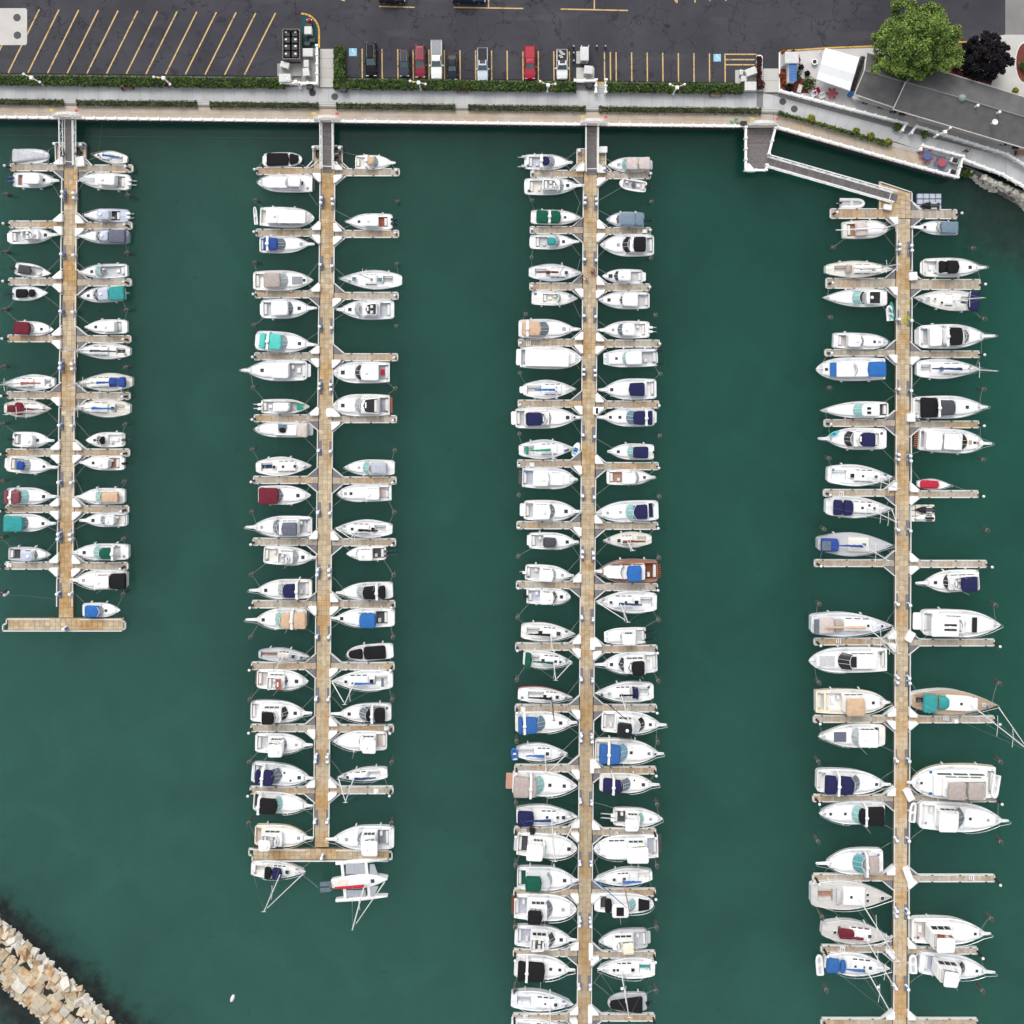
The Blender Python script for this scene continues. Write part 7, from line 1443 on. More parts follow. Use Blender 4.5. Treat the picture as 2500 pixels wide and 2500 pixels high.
# utility corner: bin enclosure, green mat, white boxes
def ubox(x, y, sx, sy, h, label, rot=0, z=ZK, mat=None, cat='utility box', name='utility_box'):
    mat = mat or pmat('utility_paint', (.58, .58, .565), rough=.6, var=.1, scale=2)
    o = empty(name, P(x, y, z), rot); tag(o, label, cat); m = mat or M_WHITE
    MB().box(-sx / 2, sx / 2, -sy / 2, sy / 2, 0, h, .02).build('housing', m, o); MB().rings([[(a, b, c) for a, b in rrect(-sx / 2 - d, sx / 2 + d, sy / 2 + d, r=.04, n=1)] for c, d in ((h + .002, .04), (h + .08, .04), (h + .13, -.05))], True, True).build('lid', m, o)
    MB().box(-sx * .3, sx * .3, -sy / 2 - .03, -sy / 2 - .001, h * .3, h * .8).build('door', M_METAL, o); return o
struct(slab('pavement', [(736, 117), (779, 117), (779, 203), (736, 203)], ZK - .1, ZK + .035, pmat('utility_concrete', (.30, .295, .28), rough=.9, var=.12))); struct(slab('pavement', [(677, 155), (735.5, 155), (735.5, 186), (677, 186)], ZK - .1, ZK + .035, MATS['utility_concrete']))
curve = [(736, 117), (736, 33)] + [(736 + 43 * sin(t), 78 - 45 * cos(t)) for t in [k * pi / 16 for k in range(1, 9)]] + [(779, 117)]
struct(slab('flower_bed', curve, ZK, ZK + .1, M_MULCHG))
cv = [(736, 33)] + [(736 + 43 * sin(t), 78 - 45 * cos(t)) for t in [k * pi / 16 for k in range(1, 9)]] + [(779, 117)]
kb = MB()
for (x0, y0), (x1, y1) in zip(cv, cv[1:]):
    A, B = P(x0, y0, ZK + .15), P(x1, y1, ZK + .15); d = (B - A).normalized(); n_ = Vector((-d.y, d.x, 0)) * .13; e = d * .04; kb.rings([[(v.x, v.y, ZK) for v in ccwv] for ccwv in [[A + n_ - e, A - n_ - e, B - n_ + e, B + n_ + e]]] + [[(v.x, v.y, ZK + .15) for v in [A + n_ - e, A - n_ - e, B - n_ + e, B + n_ + e]]], True)
struct(kb.build('kerb', M_YEL))
hy = empty('fire_hydrant', P(757, 52, ZK + .1)); tag(hy, 'red fire hydrant on the green bed with yellow kerb', 'fire hydrant')
MB().lathe([(.3, 0), (.3, .1), (.2, .14), (.2, .65), (.26, .68), (.22, .85), (.06, .95)], n=10).build('body', pmat('hydrant_red', (.45, .03, .03), rough=.5), hy); MB().tube([(-.4, 0, .5), (.4, 0, .5)], .11, 8).build('outlet', M_METAL, hy)
ubox(756, 80, 1.0, 1.05, 1.0, 'white square cabinet on the green bed with yellow kerb', z=ZK + .1); ubox(756, 66, .95, .5, .6, 'black box above the white cabinet on the green bed', z=ZK + .1, mat=M_BLACK)
ubox(764, 100, .9, .6, .4, 'right low black box at the bottom of the green bed', z=ZK + .1, mat=M_BLACK); ubox(751, 109, .9, .55, .4, 'left low black box at the bottom of the green bed', z=ZK + .1, mat=M_BLACK)
ubox(755, 133, 1.4, 1.1, .9, 'wide white transformer cabinet on the utility slab', z=ZK + .04); ubox(751, 160, .65, 1.0, .9, 'upper narrow white cabinet on the utility slab', z=ZK + .04); ubox(751, 181, .85, 1.05, 1.0, 'lower tall white cabinet on the utility slab', .15, z=ZK + .04)
ubox(699, 163, 1.2, .8, .9, 'tilted white cabinet on the slab left of the utility corner', -.25, z=ZK + .04); ubox(701, 197, 1.6, 1.1, 1.4, 'white cabinet in the gap of the left hedge', z=ZK)
fence([(777, 116), (777.5, 207), (690, 207)], ZK, 'white fence round two sides of the utility corner', step=24)
wall_t = pmat('enclosure_boards', (.23, .21, .2), rough=.9, var=.2, scale=5)
en = empty('bin_enclosure', P(710, 107, ZK)); tag(en, 'grey board enclosure full of black bins', 'enclosure'); q = [P(x, y, ZK + 1.6) - en.location for x, y in ((690, 71), (731, 71), (731, 143), (690, 143))]
for a, b in zip(q, q[1:] + q[:1]):
    n = max(6, int((b - a).length / .42))
    for k in range(n):
        u, v = a.lerp(b, (k + .03) / n), a.lerp(b, (k + .97) / n); MB().box(min(u.x, v.x) - .05, max(u.x, v.x) + .05, min(u.y, v.y) - .05, max(u.y, v.y) + .05, 0, 1.6).build('fence_board', wall_t, en)
k = 0
for j, y in enumerate((82, 98, 116, 133)):
    for i, x in enumerate((701, 720)):
        o = empty('wheeled_bin', P(x, y, ZK + 1.0)); o.location.z = ZK; tag(o, f'black wheeled bin with white label, {("left", "right")[i]} column, {nth(j + 1)} row of the enclosure', 'bin', 'bins in the enclosure')
        MB().rings([[(a, b, z) for a, b in rrect(-.42 * s_, .42 * s_, .42 * s_, r=.08)] for z, s_ in ((0, .8), (1.0, 1), (1.06, 1.05), (1.12, .9))], True).build('body', M_BLACK, o); MB().box(-.3 + .25 * i, -.0 + .25 * i, .05 - .1 * (j % 2), .3 - .1 * (j % 2), 1.115, 1.13).build('label_sticker', M_WHITE, o); MB().tube([(-.42, -.5, .95), (.42, -.5, .95)], .03, 5).build('handle', M_BLACK, o)
# white boxes and bollards between the bays
struct(slab('pavement', [(1407, 125), (1434, 125), (1434, 155), (1407, 155)], ZK, ZK + .08, M_CONL)); struct(slab('pavement', [(1407, 165), (1451, 165), (1451, 202), (1407, 202)], ZK, ZK + .08, M_CONL))
ubox(1425, 139, 1.15, 1.9, 1.5, 'white transformer cabinet beside the small blue bollards', z=ZK + .08); ubox(1435, 177, 1.2, 1.1, 1.3, 'white cabinet on the slab above the white railed stairs', -.1, z=ZK + .08)
for i, (x, y) in enumerate(((1400, 117), (1419, 117), (1436, 117), (1456, 117), (1477, 117), (1400, 133), (1400, 152))):
    o = empty('bollard', P(x, y, ZK)); tag(o, f'short dark blue bollard, {("first", "second", "third", "fourth", "fifth")[i]} from left in the row above the white cabinets' if i < 5 else ('upper' if i == 5 else 'lower') + ' dark blue bollard left of the white transformer cabinet', 'bollard', 'blue bollards')
    MB().lathe([(.13, 0), (.13, .85)], n=8).build('post', pmat('dark_blue_paint', (.03, .045, .13), rough=.6), o); MB().lathe([(.14, .852), (.1, .95), (.02, .99)], n=8).build('cap', M_METAL, o)
so = empty('stairs', P(1466, 212, ZP)); tag(so, 'short grey stairs with white side rails through the hedge', 'stairs')
for k in range(5): s = slab('step', [(1455, 200 + 5.4 * k), (1476, 200 + 5.4 * k), (1476, 205 + 5.4 * k), (1455, 205 + 5.4 * k)], ZP, ZK + .14 - .05 * k, M_CONC if k else M_YEL, so); s.matrix_parent_inverse = Matrix.Translation(-so.location)
fence([(1454, 199), (1453, 229)], ZP, 'left white handrail of the hedge stairs', step=15); fence([(1478, 199), (1477, 229)], ZP, 'right white handrail of the hedge stairs', step=15); fence([(1402, 201), (1451, 201)], ZK, 'short white fence above the litter bin by the stairs', step=22)
struct(slab('pavement', [(1795, 171), (1846, 171), (1846, 205), (1795, 205)], ZK, ZK + .08, M_CONL))
ubox(1828, 181, 1.5, .95, 1.3, 'tilted white cabinet on the slab left of the red shrub strip', .35, z=ZK + .08); ubox(1813, 196, .75, .75, .8, 'small white box below the tilted cabinet', z=ZK + .08); ubox(1807, 181, .45, .7, .8, 'grey meter on the slab left of the tilted cabinet', z=ZK + .08, mat=M_METAL); ubox(1828, 215, 1.6, 1.2, 1.0, 'white boxed planter at the right end of the long hedge', z=ZK)
p = slab('planter', [(1846, 137), (1850, 134), (1858, 134), (1862, 138), (1862, 222), (1845, 222)], ZK - .1, ZK + .16, M_WHITE); tag(p, 'white edged narrow planter holding the red shrubs', 'planter')
hedge([(1848, 138), (1860, 138), (1860, 205), (1848, 205)], ZK + .16, .6, M_REDSH, 'dark red shrub strip left of the restaurant footpath', 50); bush(1853, 210, ZK, .75, 1.0, M_REDSH, 'round dark red bush at the foot of the red shrub strip')

# ------------------------------------------------------------------ people
def person(x, y, z, rot, shirt, trousers, hair, label, pose='walk'):
    o = empty('person', P(x, y, z), rot); tag(o, label, 'person'); skin = pmat('skin', (.42, .25, .18), rough=.6)
    sit = pose == 'sit'; cr = pose == 'crouch'; hz = .9 if pose == 'walk' else .48 if sit else .42
    lean = .0 if pose != 'crouch' else .25
    V, E, Rd = [], [], []
    def v(p, r, par=None):
        V.append(p); Rd.append(r)
        if par is not None: E.append((par, len(V) - 1))
        return len(V) - 1
    pel = v((0, 0, hz), .15); ch = v((lean * .6, 0, hz + .3), .16, pel); sh = v((lean, 0, hz + .5), .13, ch); nk = v((lean + .02, 0, hz + .6), .055, sh); hd = v((lean + .05, 0, hz + .69), .09, nk); v((lean + .05, 0, hz + .82), .085, hd); v((lean + .13, 0, hz + .71), .03, hd)
    legs, arms = [], []
    for sg, st in ((-1, .22), (1, -.18)):
        hip = v((0, sg * .1, hz - .06), .1, pel)
        if sit: kn = v((.45, sg * .12, hz), .07, hip); an = v((.5, sg * .12, .08), .045, kn)
        elif cr: kn = v((.38, sg * .15, .42), .07, hip); an = v((.1, sg * .15, .07), .045, kn)
        else: kn = v((st * .6 + .04, sg * .11, .48), .065, hip); an = v((st, sg * .11, .07), .045, kn)
        v((V[an][0] + .17, V[an][1], .04), .035, an); legs.append((hip, kn, an))
        s = v((lean, sg * .2, hz + .48), .06, sh); el = v((lean - st * .5 + (.15 if pose != 'walk' else 0), sg * .26, hz + .2), .045, s); wr = v((lean - st * .9 + .25, sg * .24, hz + (.02 if pose == 'walk' else .05)), .03, el); pm = v((V[wr][0] + .06, V[wr][1], V[wr][2] - .03), .032, wr); arms.append((s, el, wr))
        for k in range(4): f1 = v((V[pm][0] + .05, V[pm][1] + (k - 1.5) * .02, V[pm][2] - .02), .009, pm); v((V[pm][0] + .085 - .006 * abs(k - 1.5), V[pm][1] + (k - 1.5) * .022, V[pm][2] - .05), .008, f1)
        t1 = v((V[wr][0] + .04, V[wr][1] - sg * .035, V[wr][2] - .02), .01, wr); v((V[t1][0] + .035, V[t1][1] - sg * .01, V[t1][2] - .02), .009, t1)
    def skinmesh(name, vs, es, rs, mat, g=0):
        me = bpy.data.meshes.new(name); me.from_pydata(vs, es, []); ob = bpy.data.objects.new(name, me); COL.objects.link(ob); ob.parent = o; me.materials.append(mat)
        m = ob.modifiers.new('skin', 'SKIN'); 
        for i, r in enumerate(rs): me.skin_vertices[0].data[i].radius = (r + g, r + g)
        me.skin_vertices[0].data[0].use_root = True; s = ob.modifiers.new('smooth', 'SUBSURF'); s.levels = 1; s.render_levels = 1; return ob
    me0 = skinmesh('body', V, E, Rd, skin)
    def sub(name, ids, mat, g):
        ids = list(dict.fromkeys(ids)); mp = {i: k for k, i in enumerate(ids)}; skinmesh(name, [V[i] for i in ids], [(mp[a], mp[b]) for a, b in E if a in mp and b in mp], [Rd[i] for i in ids], mat, g)
    sub('shirt', [pel, ch, sh] + [i for a in arms for i in a[:2]], shirt, .022); sub('trousers', [pel] + [i for l in legs for i in l], trousers, .02)
    hx, hh = lean + .03, hz + .76; MB().rings([[(hx + r * cos(a), r * sin(a), hh + dz) for a in [k * pi / 5 for k in range(10)]] for r, dz in ((.108, -.06), (.118, .02), (.1, .1), (.05, .145))], True).build('hair', hair, o)
    return o
cm = lambda n, c: pmat('cloth_' + n, c, rough=.9)
DK, WHt, PU, PK = cm('black', (.02, .02, .025)), cm('white', (.7, .7, .7)), cm('purple', (.16, .05, .16)), cm('pink', (.5, .2, .22))
HB, HG = pmat('brown_hair', (.05, .03, .02), rough=.8), pmat('fair_hair', (.35, .26, .15), rough=.8)
person(302, 213, ZP, -pi / 2, PK, DK, HB, 'person in pink top and dark trousers seated at the brown bench', 'sit')
person(2353, 371, ZP, .4, DK, DK, HB, 'person in black walking on the grey walkway below the terrace fence')
person(1445, 665, ZD, .5, PU, cm('blue', (.05, .07, .16)), HB, 'person in purple shirt crouching on the third pier', 'crouch'); person(1433, 683, ZD, 2.4, WHt, cm('tan', (.4, .28, .2)), HG, 'person in white crouching on the third pier beside the brown stain', 'crouch')
for x, y, z in ((1783, 303, ZB), (1797, 295, ZB)):
    o = empty('folding_chair', P(x, y, z), .5 if x > 1790 else -.3); tag(o, ('lower' if x < 1790 else 'upper') + ' pale green folding chair near the quay railing', 'chair'); m = pmat('mint_plastic', (.30, .55, .38), rough=.6)
    MB().box(-.25, .25, -.25, .25, .42, .46).build('seat', m, o); MB().box(-.25, .25, .22, .27, .47, .9).build('backrest', m, o)
    for sx in (-1, 1):
        for sy in (-1, 1): MB().box(sx * .22 - .02, sx * .22 + .02, sy * .22 - .02, sy * .22 + .02, 0, .42).build('leg', M_METAL, o)

# ------------------------------------------------------------------ restaurant, tent, terrace
M_ROOF = pmat('roof_shingles', (.128, .126, .126), rough=.95, var=.16, scale=.8, bump=.6, bscale=5, spec=.15)
M_RIDGE = pmat('ridge_shingles', (.2, .198, .198), rough=.95); M_GUT = pmat('gutter', (.55, .53, .50), rough=.5); M_SIDING = pmat('siding', (.45, .42, .37), rough=.8, var=.08)
bd = empty('restaurant_building', P(2270, 240, ZK)); tag(bd, 'long low restaurant with dark grey shingle gable roofs', 'building'); bi = Matrix.Translation(-bd.location)
def roof(name, e1, e2, r1, r2, f1, f2, ze, zr):
    """two slopes: back eave e1-e2, ridge r1-r2, front eave f1-f2 (photograph points)"""
    for a, b, c, d in ((e1, e2, r2, r1), (f1, f2, r2, r1)):
        # courses of shingles, each a little proud of the next
        n = 9; m = MB()
        for k in range(n):
            t0, t1 = k / n, (k + 1) / n
            A, B = P(*a, ze).lerp(P(*d, zr), t0), P(*b, ze).lerp(P(*c, zr), t0); C, D = P(*b, ze).lerp(P(*c, zr), t1), P(*a, ze).lerp(P(*d, zr), t1)
            up = Vector((0, 0, .014)); m.rings([[A - up, B - up, C - up * .2, D - up * .2], [A + up, B + up, C, D]], True, True)
        s = m.build(name, M_ROOF, bd); s.matrix_parent_inverse = bi
    pw = shrink(ccw([tuple(P(*q, ze)[:2]) for q in (e1, e2, f2, f1)]), .8); w = MB(); w.prism(pw, ZK - .1, ze + .25); s = w.build('wall', M_SIDING, bd); s.matrix_parent_inverse = bi
    for q0, q1, z0, z1 in ((f1, f2, ze, ze), (e1, e2, ze, ze), (f1, r1, ze, zr), (e1, r1, ze, zr)):
        s = MB().tube([P(*q0, z0) + Vector((0, 0, .03)), P(*q1, z1) + Vector((0, 0, .03))], .09, 5).build('gutter', M_GUT, bd); s.matrix_parent_inverse = bi
    rd = MB().tube([P(*r1, zr) + Vector((0, 0, .02)), P(*r2, zr) + Vector((0, 0, .02))], .12, 5).build('ridge_cap', M_RIDGE, bd); rd.matrix_parent_inverse = bi
roof('roof', (2116, 129), (2216, 160), (2110, 173), (2211, 200), (2086, 231), (2182, 263), 4.9, 6.2)
roof('roof', (2262, 162), (2560, 256), (2211, 200), (2545, 299), (2180, 267), (2520, 368), 5.2, 6.8)
fas = MB().box(-.1, .1, -.1, .1, 0, .1)
for a, b, zz, wd in (((2081, 235), (2183, 266), 3.2, 10), ((2238, 289), (2452, 349), 3.2, 9)):
    A, B = P(*a, zz), P(*b, zz); d = (B - A).normalized(); n_ = Vector((-d.y, d.x, 0)) * wd / S / 2; s = MB().rings([[tuple((v)[:2]) + (zz - .12,) for v in (A + n_, A - n_, B - n_, B + n_)][::-1], [tuple(v[:2]) + (zz,) for v in (A + n_, A - n_, B - n_, B + n_)][::-1]], True, True).build('awning', M_GUT, bd); s.matrix_parent_inverse = bi
def vent(x, y, zz, kind, label):
    p = P(x, y, zz) - bd.location
    if kind == 'dome': s = MB().lathe([(.5, -.3), (.52, .05), (.42, .3), (.2, .45), (.04, .5)], p.x, p.y, 14)
    elif kind == 'pipe': s = MB().lathe([(.12, -.5), (.12, .35), (.2, .36), (.2, .5), (.05, .56)], p.x, p.y, 10)
    else: s = MB().lathe([(.1, -.4), (.1, .3), (.3, .5), (.42, .62), (.38, .66), (.08, .5)], p.x, p.y, 12)
    o = s.build({'dome': 'skylight', 'pipe': 'roof_vent', 'dish': 'satellite_dish'}[kind], pmat('skylight_glass', (.22, .32, .30), rough=.15) if kind == 'dome' else M_WHITE, bd); o.location = (0, 0, p.z); o['label'] = label
vent(2349, 239, 6.8, 'dome', 'domed greenish skylight'); vent(2384, 259, 7.0, 'pipe', 'small white roof vent'); vent(2437, 275, 7.0, 'pipe', 'white box roof vent'); vent(2424, 300, 6.6, 'dish', 'white satellite dish')
tn = empty('party_tent', P(2045, 168, ZK)); tag(tn, 'white gabled party tent on the restaurant terrace', 'tent'); ti = Matrix.Translation(-tn.location); M_TENT = pmat('tent_fabric', (.80, .81, .82), rough=.7, var=.03)
q = [(2015, 117), (2099, 140), (2075, 221), (1993, 193)]; r1, r2 = lerp(q[0], q[3], .5), lerp(q[1], q[2], .5)
for a, b in ((q[0], q[1]), (q[3], q[2])):
    m = MB(); N = 6
    for k in range(N):
        t0, t1 = k / N, (k + 1) / N; sg = lambda t: -.12 * sin(pi * t)
        A, B, C, D = P(*lerp(a, b, t0), 4.8), P(*lerp(a, b, t1), 4.8), P(*lerp(r1, r2, t1), 5.35), P(*lerp(r1, r2, t0), 5.35); M0, M1 = A.lerp(D, .5), B.lerp(C, .5); M0.z -= .1; M1.z -= .1; m.add([A, B, M1, M0, C, D], [(0, 1, 2, 3), (3, 2, 4, 5)])
    s = m.build('canopy', M_TENT, tn); s.matrix_parent_inverse = ti
    s = MB().add([P(*a, 4.8), P(*b, 4.8), P(*b, 4.8) - Vector((0, 0, .3)), P(*a, 4.8) - Vector((0, 0, .3))], [(0, 1, 2, 3)]).build('valance', M_TENT, tn); s.matrix_parent_inverse = ti
for p_ in q: c = P(*p_, 4.75); s = MB().tube([(c.x, c.y, ZK), (c.x, c.y, 4.75)], .06, 6).build('pole', M_METAL, tn); s.matrix_parent_inverse = ti
for a, b in ((q[0], q[3]), (q[1], q[2])):
    for k in range(4): c = P(*lerp(a, b, .2 + .2 * k), 3); 
for k in range(6):
    x, y = lerp((2101, 148), (2078, 218), k / 5); ubox(x, y, .55, .75, .75, f'dark stacked chair crate, {nth(k + 1)} from top between tent and roof', -.3, ZK, M_BLACK, 'crate', 'crate')
def table(x, y, z, top, seat, label, rad=.62, n=6, name='picnic_table'):
    o = empty(name, P(x, y, z)); tag(o, label, 'picnic table'); T, Sm = pmat('paint_' + top, dict(red=(.36, .07, .09), blue=(.07, .11, .27))[top], rough=.6, var=.2, scale=6), pmat('paint_' + seat, dict(red=(.36, .07, .09), blue=(.07, .11, .27))[seat], rough=.6, var=.2, scale=6)
    MB().lathe([(rad, .72), (rad, .78)], n=16).build('tabletop', T, o); MB().lathe([(.4, 0), (.06, .06), (.06, .72)], n=8).build('pedestal', M_METAL, o)
    for k in range(n): a = 2 * pi * k / n; MB().lathe([(.22, .42), (.22, .48)], rad * 1.35 * cos(a), rad * 1.35 * sin(a), 10).build('seat', Sm, o); MB().tube([(0, 0, .25), (rad * 1.35 * cos(a), rad * 1.35 * sin(a), .4)], .04, 5).build('seat_arm', Sm, o)
table(2259, 382, ZB + .03, 'blue', 'red', 'round picnic table with blue top and red seats'); table(2294, 399, ZB + .03, 'red', 'blue', 'round picnic table with red top and blue seats'); table(2029, 230, ZK, 'red', 'red', 'red round picnic table below the white tent', .5)
for x, y, lab in ((2325, 394, 'upper white and black gas grill on the picnic deck'), (2320, 422, 'lower white and black gas grill on the picnic deck')):
    o = empty('grill', P(x, y, ZB + .03), -.3); tag(o, lab, 'grill'); MB().box(-.55, .55, -.35, .35, .3, .8, .03).build('cart', M_WHITE, o); MB().rings([[(a, b, z) for a, b in rrect(-.35, .35, .3 * s_, r=.05)] for z, s_ in ((.803, 1), (1.0, .9), (1.12, .5))], True).build('lid', M_BLACK, o)
    for sx in (-1, 1): MB().box(sx * .48 - .04, sx * .48 + .04, -.3, .3, 0, .3).build('leg', M_BLACK, o)
pt_ = empty('round_planter', P(1986.5, 153, ZK)); tag(pt_, 'round white concrete planter with dark soil on the terrace', 'planter'); MB().lathe([(.34, 0), (.45, .4), (.47, .5), (.3, .5), (.28, .42)], n=16).build('bowl', M_WHITE, pt_); MB().lathe([(.29, .4), (.29, .44), (.05, .5)], n=12).build('soil', M_SOIL, pt_)
for x, y, r_, h, m, lab in ((1914, 131, .5, .6, M_REDFL, 'red and orange flowers in the terrace corner by the yellow kerb'), (1935, 130, .35, .7, M_PURPLE, 'small dark plant at the top of the terrace'), (1953, 165, .4, .7, M_PURPLE, 'dark leafy plant left of the round planter'), (1969, 181, .38, .7, M_PURPLE, 'dark leafy plant below the round planter'), (1971, 207, 1.1, 1.3, M_SHRUB, 'big yellow green shrub left of the tent'), (1942, 186, .7, 1.0, M_HEDGE, 'green shrub right of the blue kiosk roof'),
                          (1910, 186, .55, .5, M_REDFL, 'orange flowers left of the blue kiosk roof'), (1912, 201, .45, .5, M_REDFL, 'lower orange flowers left of the blue kiosk roof'), (1925, 216, .6, .8, M_PURPLE, 'dark shrub at the lower left terrace corner'), (2498, 163, .9, .9, M_HEDGE, 'green shrub on the red mulch bed at the right edge'), (2300, 158, .9, 1.0, M_HEDGE, 'green shrub below the big tree'), (2330, 166, .5, .6, M_REDSH, 'red flowers in the mulch bed under the purple tree'), (2475, 224, .5, .7, M_FLOW, 'yellow flowering plant at the end of the long roof'), (2187, 312, .55, .9, M_HEDGE, 'potted green plant left of the terrace steps'), (2255, 330, .6, .9, M_HEDGE, 'potted green plant right of the terrace steps')):
    bush(x, y, ZK + .01, r_, h, m, lab, 'plant', 90)
struct(slab('flower_bed', [(1904, 168), (1932, 168), (1950, 180), (1962, 196), (1975, 228), (1940, 226), (1905, 222)], ZK, ZK + .03, M_MULCH))
ki = empty('kiosk', P(1926, 186, ZK)); tag(ki, 'small sign kiosk with a blue ribbed roof', 'kiosk'); mbl = pmat('blue_roof', (.05, .15, .42), rough=.5, var=.1)
MB().box(-.45, .45, -1.2, 1.2, 0, 2.0).build('body', M_WHITE, ki)
for k in range(8): MB().box(-.55, .55, -1.3 + .325 * k, -1.3 + .325 * k + .3, 2.0, 2.08, .02).build('roof_panel', mbl, ki)
ubox(1922, 152, 1.9, 1.6, 2.2, 'white service cabinet with fans above the blue kiosk'); ubox(1950, 219, .5, 1.1, .5, 'white slanted board at the lower terrace fence', -.3)
for x, y, c, lab in ((1944, 147, 'r', 'red plastic chair beside the white service cabinet'), (1992, 224, 'r', 'red adirondack chair left of the red table'), (2004, 236, 'W', 'white and blue folded umbrella stand by the terrace fence'), (2074, 232, 'B', 'blue round barrel under the tent corner'), (1985, 231, 'W', 'white lounge seat beside the red adirondack chair')):
    o = empty('chair' if c in 'rW' else 'barrel', P(x, y, ZK), .4); tag(o, lab, 'chair' if c == 'r' else 'seat' if c == 'W' else 'barrel')
    if c == 'B': MB().lathe([(.38, 0), (.42, .5), (.38, .95)], n=14).build('body', gel('B'), o); MB().lathe([(.36, .952), (.34, 1.0)], n=14).build('lid', gel('q'), o)
    else:
        MB().box(-.35, .35, -.35, .3, .36, .42).build('seat', gel(c), o); MB().box(-.35, .35, .3, .4, .42, 1.0).build('backrest', gel(c), o)
        for sg in (-1, 1): MB().box(sg * .36 - .05, sg * .36 + .05, -.35, .3, .0, .62).build('armrest', gel(c), o)
for x, y, lab in ((2110, 251, 'black speaker on the restaurant front, left'), (2148, 262, 'black speaker on the restaurant front, right'), (2178, 273, 'dark planter at the corner of the two roofs'), (2200, 279, 'black menu stand under the roof edge'), (2446, 352, 'black pot left of the tan bench'), (2476, 361, 'dark potted shrub beside the tan bench')):
    ubox(x, y, .6, .5, .7, lab, -.3, ZK, M_BLACK, 'fitting', 'planter_box')

# ------------------------------------------------------------------ stone bank, breakwater
M_STONE = pmat('limestone', (.47, .41, .31), rough=.95, var=.22, scale=1.4, rnd=.22, bump=.7, bscale=4, spec=.15, col2=(.38, .21, .08), thr=(.6, .48, .62, .85), detail=6)
M_STONEW = pmat('white_stone', (.53, .50, .44), rough=.95, var=.18, scale=1.6, rnd=.18, bump=.7, bscale=4, spec=.15)
import bmesh
def stone_mesh(seed):
    """angular quarried block: convex hull of jittered box corners, some corners knocked off"""
    r = random.Random(seed); bm = bmesh.new(); blocky = seed % 2
    for sx in (-1, 1):
        for sy in (-1, 1):
            for sz in (-1, 1):
                p = Vector((sx * .5 * r.uniform(.78, 1.02), sy * .5 * r.uniform(.78, 1.02), sz * .5 * r.uniform(.8, 1)))
                if r.random() < (.35 if blocky else .7):
                    k = r.uniform(.25, .5); bm.verts.new((p.x * (1 - k), p.y, p.z)); bm.verts.new((p.x, p.y * (1 - k * r.uniform(.5, 1)), p.z)); bm.verts.new((p.x, p.y, p.z * (1 - k)))
                else: bm.verts.new(p)
    res = bmesh.ops.convex_hull(bm, input=bm.verts); bmesh.ops.delete(bm, geom=[g for g in res['geom_interior'] + res['geom_unused'] if isinstance(g, bmesh.types.BMVert)], context='VERTS')
    bmesh.ops.bevel(bm, geom=list(bm.edges), offset=.025, segments=1, affect='EDGES', clamp_overlap=True)
    me = bpy.data.meshes.new('stone'); bm.to_mesh(me); bm.free(); me.materials.append(M_STONE); return me
STM = [stone_mesh(k) for k in range(10)]; STW = []
for me in STM: c = me.copy(); c.materials.clear(); c.materials.append(M_STONEW); STW.append(c)
bw = empty('breakwater', P(100, 2430, 0)); tag(bw, 'breakwater of fitted pale and ochre limestone blocks', 'breakwater'); cnt = 0
A, B = P(-100, 2250, 1.0), P(330, 2634, 1.0); d = (B - A); Ln = d.length; d.normalize(); nn = Vector((-d.y, d.x, 0)); rr = random.Random(5)
cr = MB().rings([[A - nn * 3.9 + Vector((0, 0, -2)), B - nn * 3.9 + Vector((0, 0, -2)), B + nn * 3.6 + Vector((0, 0, -2)), A + nn * 3.6 + Vector((0, 0, -2))], [A - nn * 1.7 + Vector((0, 0, .1)), B - nn * 1.7 + Vector((0, 0, .1)), B + nn * 1.9 + Vector((0, 0, .1)), A + nn * 1.9 + Vector((0, 0, .1))]], True).build('core', pmat('rubble_core', (.022, .02, .016), rough=1, var=.4, scale=3), bw); cr.matrix_parent_inverse = Matrix.Translation(-bw.location)
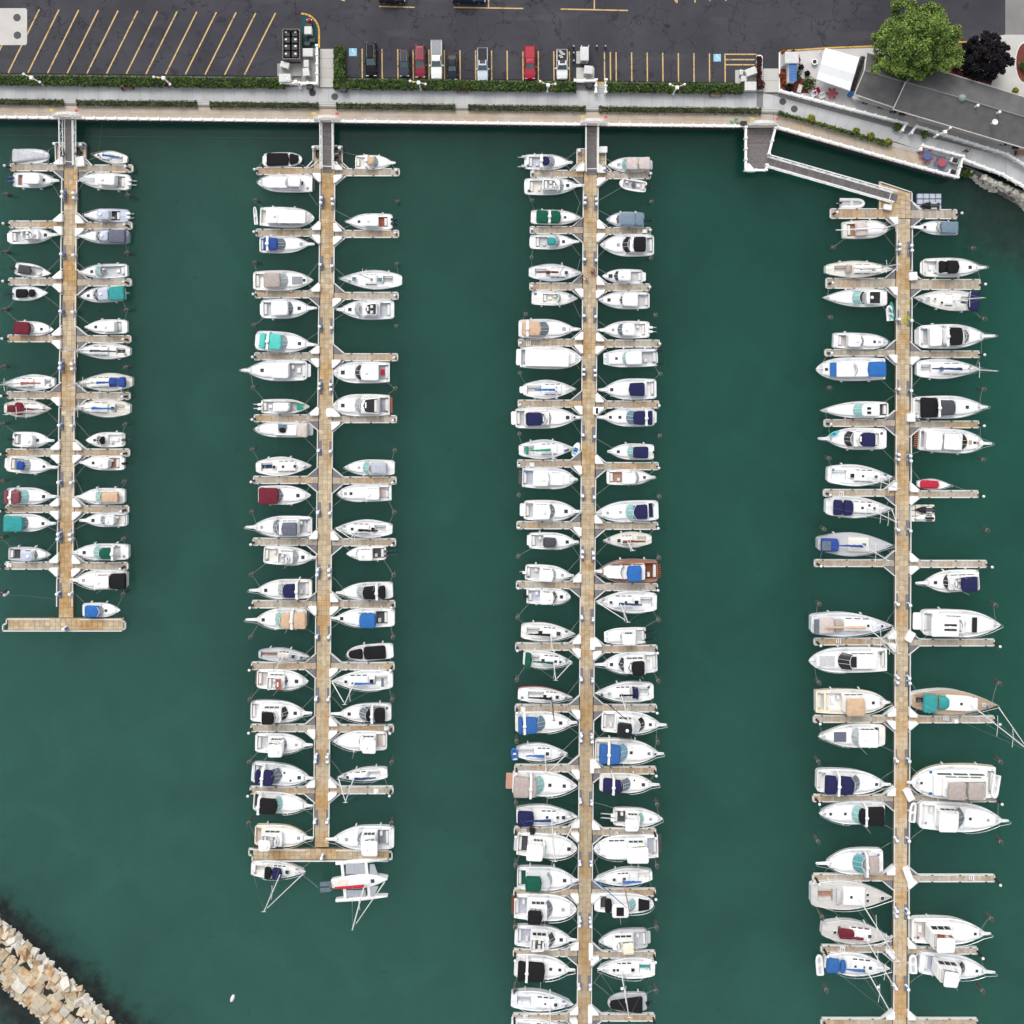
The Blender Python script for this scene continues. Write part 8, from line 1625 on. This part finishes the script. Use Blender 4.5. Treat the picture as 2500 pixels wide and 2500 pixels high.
for row, (off, zz, big) in enumerate(((-3.55, -.05, .75), (-2.7, .35, .9), (-1.75, .8, 1.3), (-.55, 1.0, 1.4), (.7, .98, 1.35), (1.75, .75, 1.15), (2.5, .45, 1.15), (3.1, .1, 1.05), (3.6, -.18, .75))):
    t = rr.uniform(0, .6)
    while t < Ln:
        s_ = big * rr.uniform(.7, 1.25); l = s_ * rr.uniform(.9, 1.35); p = A + d * (t + l / 2) + nn * (off + rr.gauss(0, .1)) - bw.location; px = NX + (p.x + bw.location.x) * S; t += l * .90
        if px < -40 or cnt > 290: continue
        pale = row == 0 and rr.random() < .8 or row >= 7 and rr.random() < .7 or rr.random() < .2
        o = inst('stone', (STW if pale else STM)[rr.randrange(10)], bw, (p.x, p.y, zz - .1 + rr.gauss(0, .12)), (l * 1.03, s_ * 1.08, s_ * .95)); cnt += 1
        big_tilt = .13 if 2 <= row <= 4 else .4; o.rotation_euler = (rr.gauss(0, big_tilt), rr.gauss(0, big_tilt), atan2(d.y, d.x) + rr.gauss(0, .1 if 2 <= row <= 4 else .5))
        if rr.random() < .35 and row in (5, 6, 1):
            q = inst('stone', (STW + STM)[rr.randrange(12)], bw, (p.x + rr.uniform(-.6, .6), p.y + rr.uniform(-.6, .6), zz + .15), (.5, .45, .4), rr.random() * 6); cnt += 1
rb_ = empty('stone_bank', P(2440, 460, 0)); tag(rb_, 'bank of small grey white stones below the right walkway', 'stone bank'); cnt = 0
for k in range(280):
    t = rr.random(); v_ = rr.random(); a = lerp((2352, 408), (2560, 505), t); b = lerp((2368, 424), (2560, 548), t); b = (b[0], b[1] + 9 * sin(t * 9)); x, y = lerp(a, b, v_); z = 1.7 * (1 - v_) ** 1.2 - .05
    if t < .25 and v_ < .7 and rr.random() < .8: continue
    p = P(x, y, z) - rb_.location; s_ = rr.uniform(.35, .85); o = inst('stone', STW[rr.randrange(10)], rb_, tuple(p), (s_ * 1.2, s_, s_ * .7)); o.rotation_euler = (rr.gauss(0, .4), rr.gauss(0, .4), rr.random() * 6)
m = MB(); N = 16
for k in range(N):
    t0, t1 = k / N, (k + 1) / N; up = lambda t: P(*lerp((2340, 398), (2600, 512), t), 1.8); lo = lambda t: P(*lerp((2352, 428), (2600, 590), t), -.6); m.add([up(t0), lo(t0), lo(t1), up(t1)], [(0, 1, 2, 3)])
bk = m.build('slope', pmat('wet_gravel', (.14, .135, .12), rough=.95, var=.5, scale=2.5, bump=.6, bscale=5), rb_); bk.matrix_parent_inverse = Matrix.Translation(-rb_.location)
hedge([(2342, 404), (2390, 412), (2372, 432), (2338, 424)], .6, 1.0, M_HEDGE, 'wild green bushes at the foot of the picnic deck', 40)
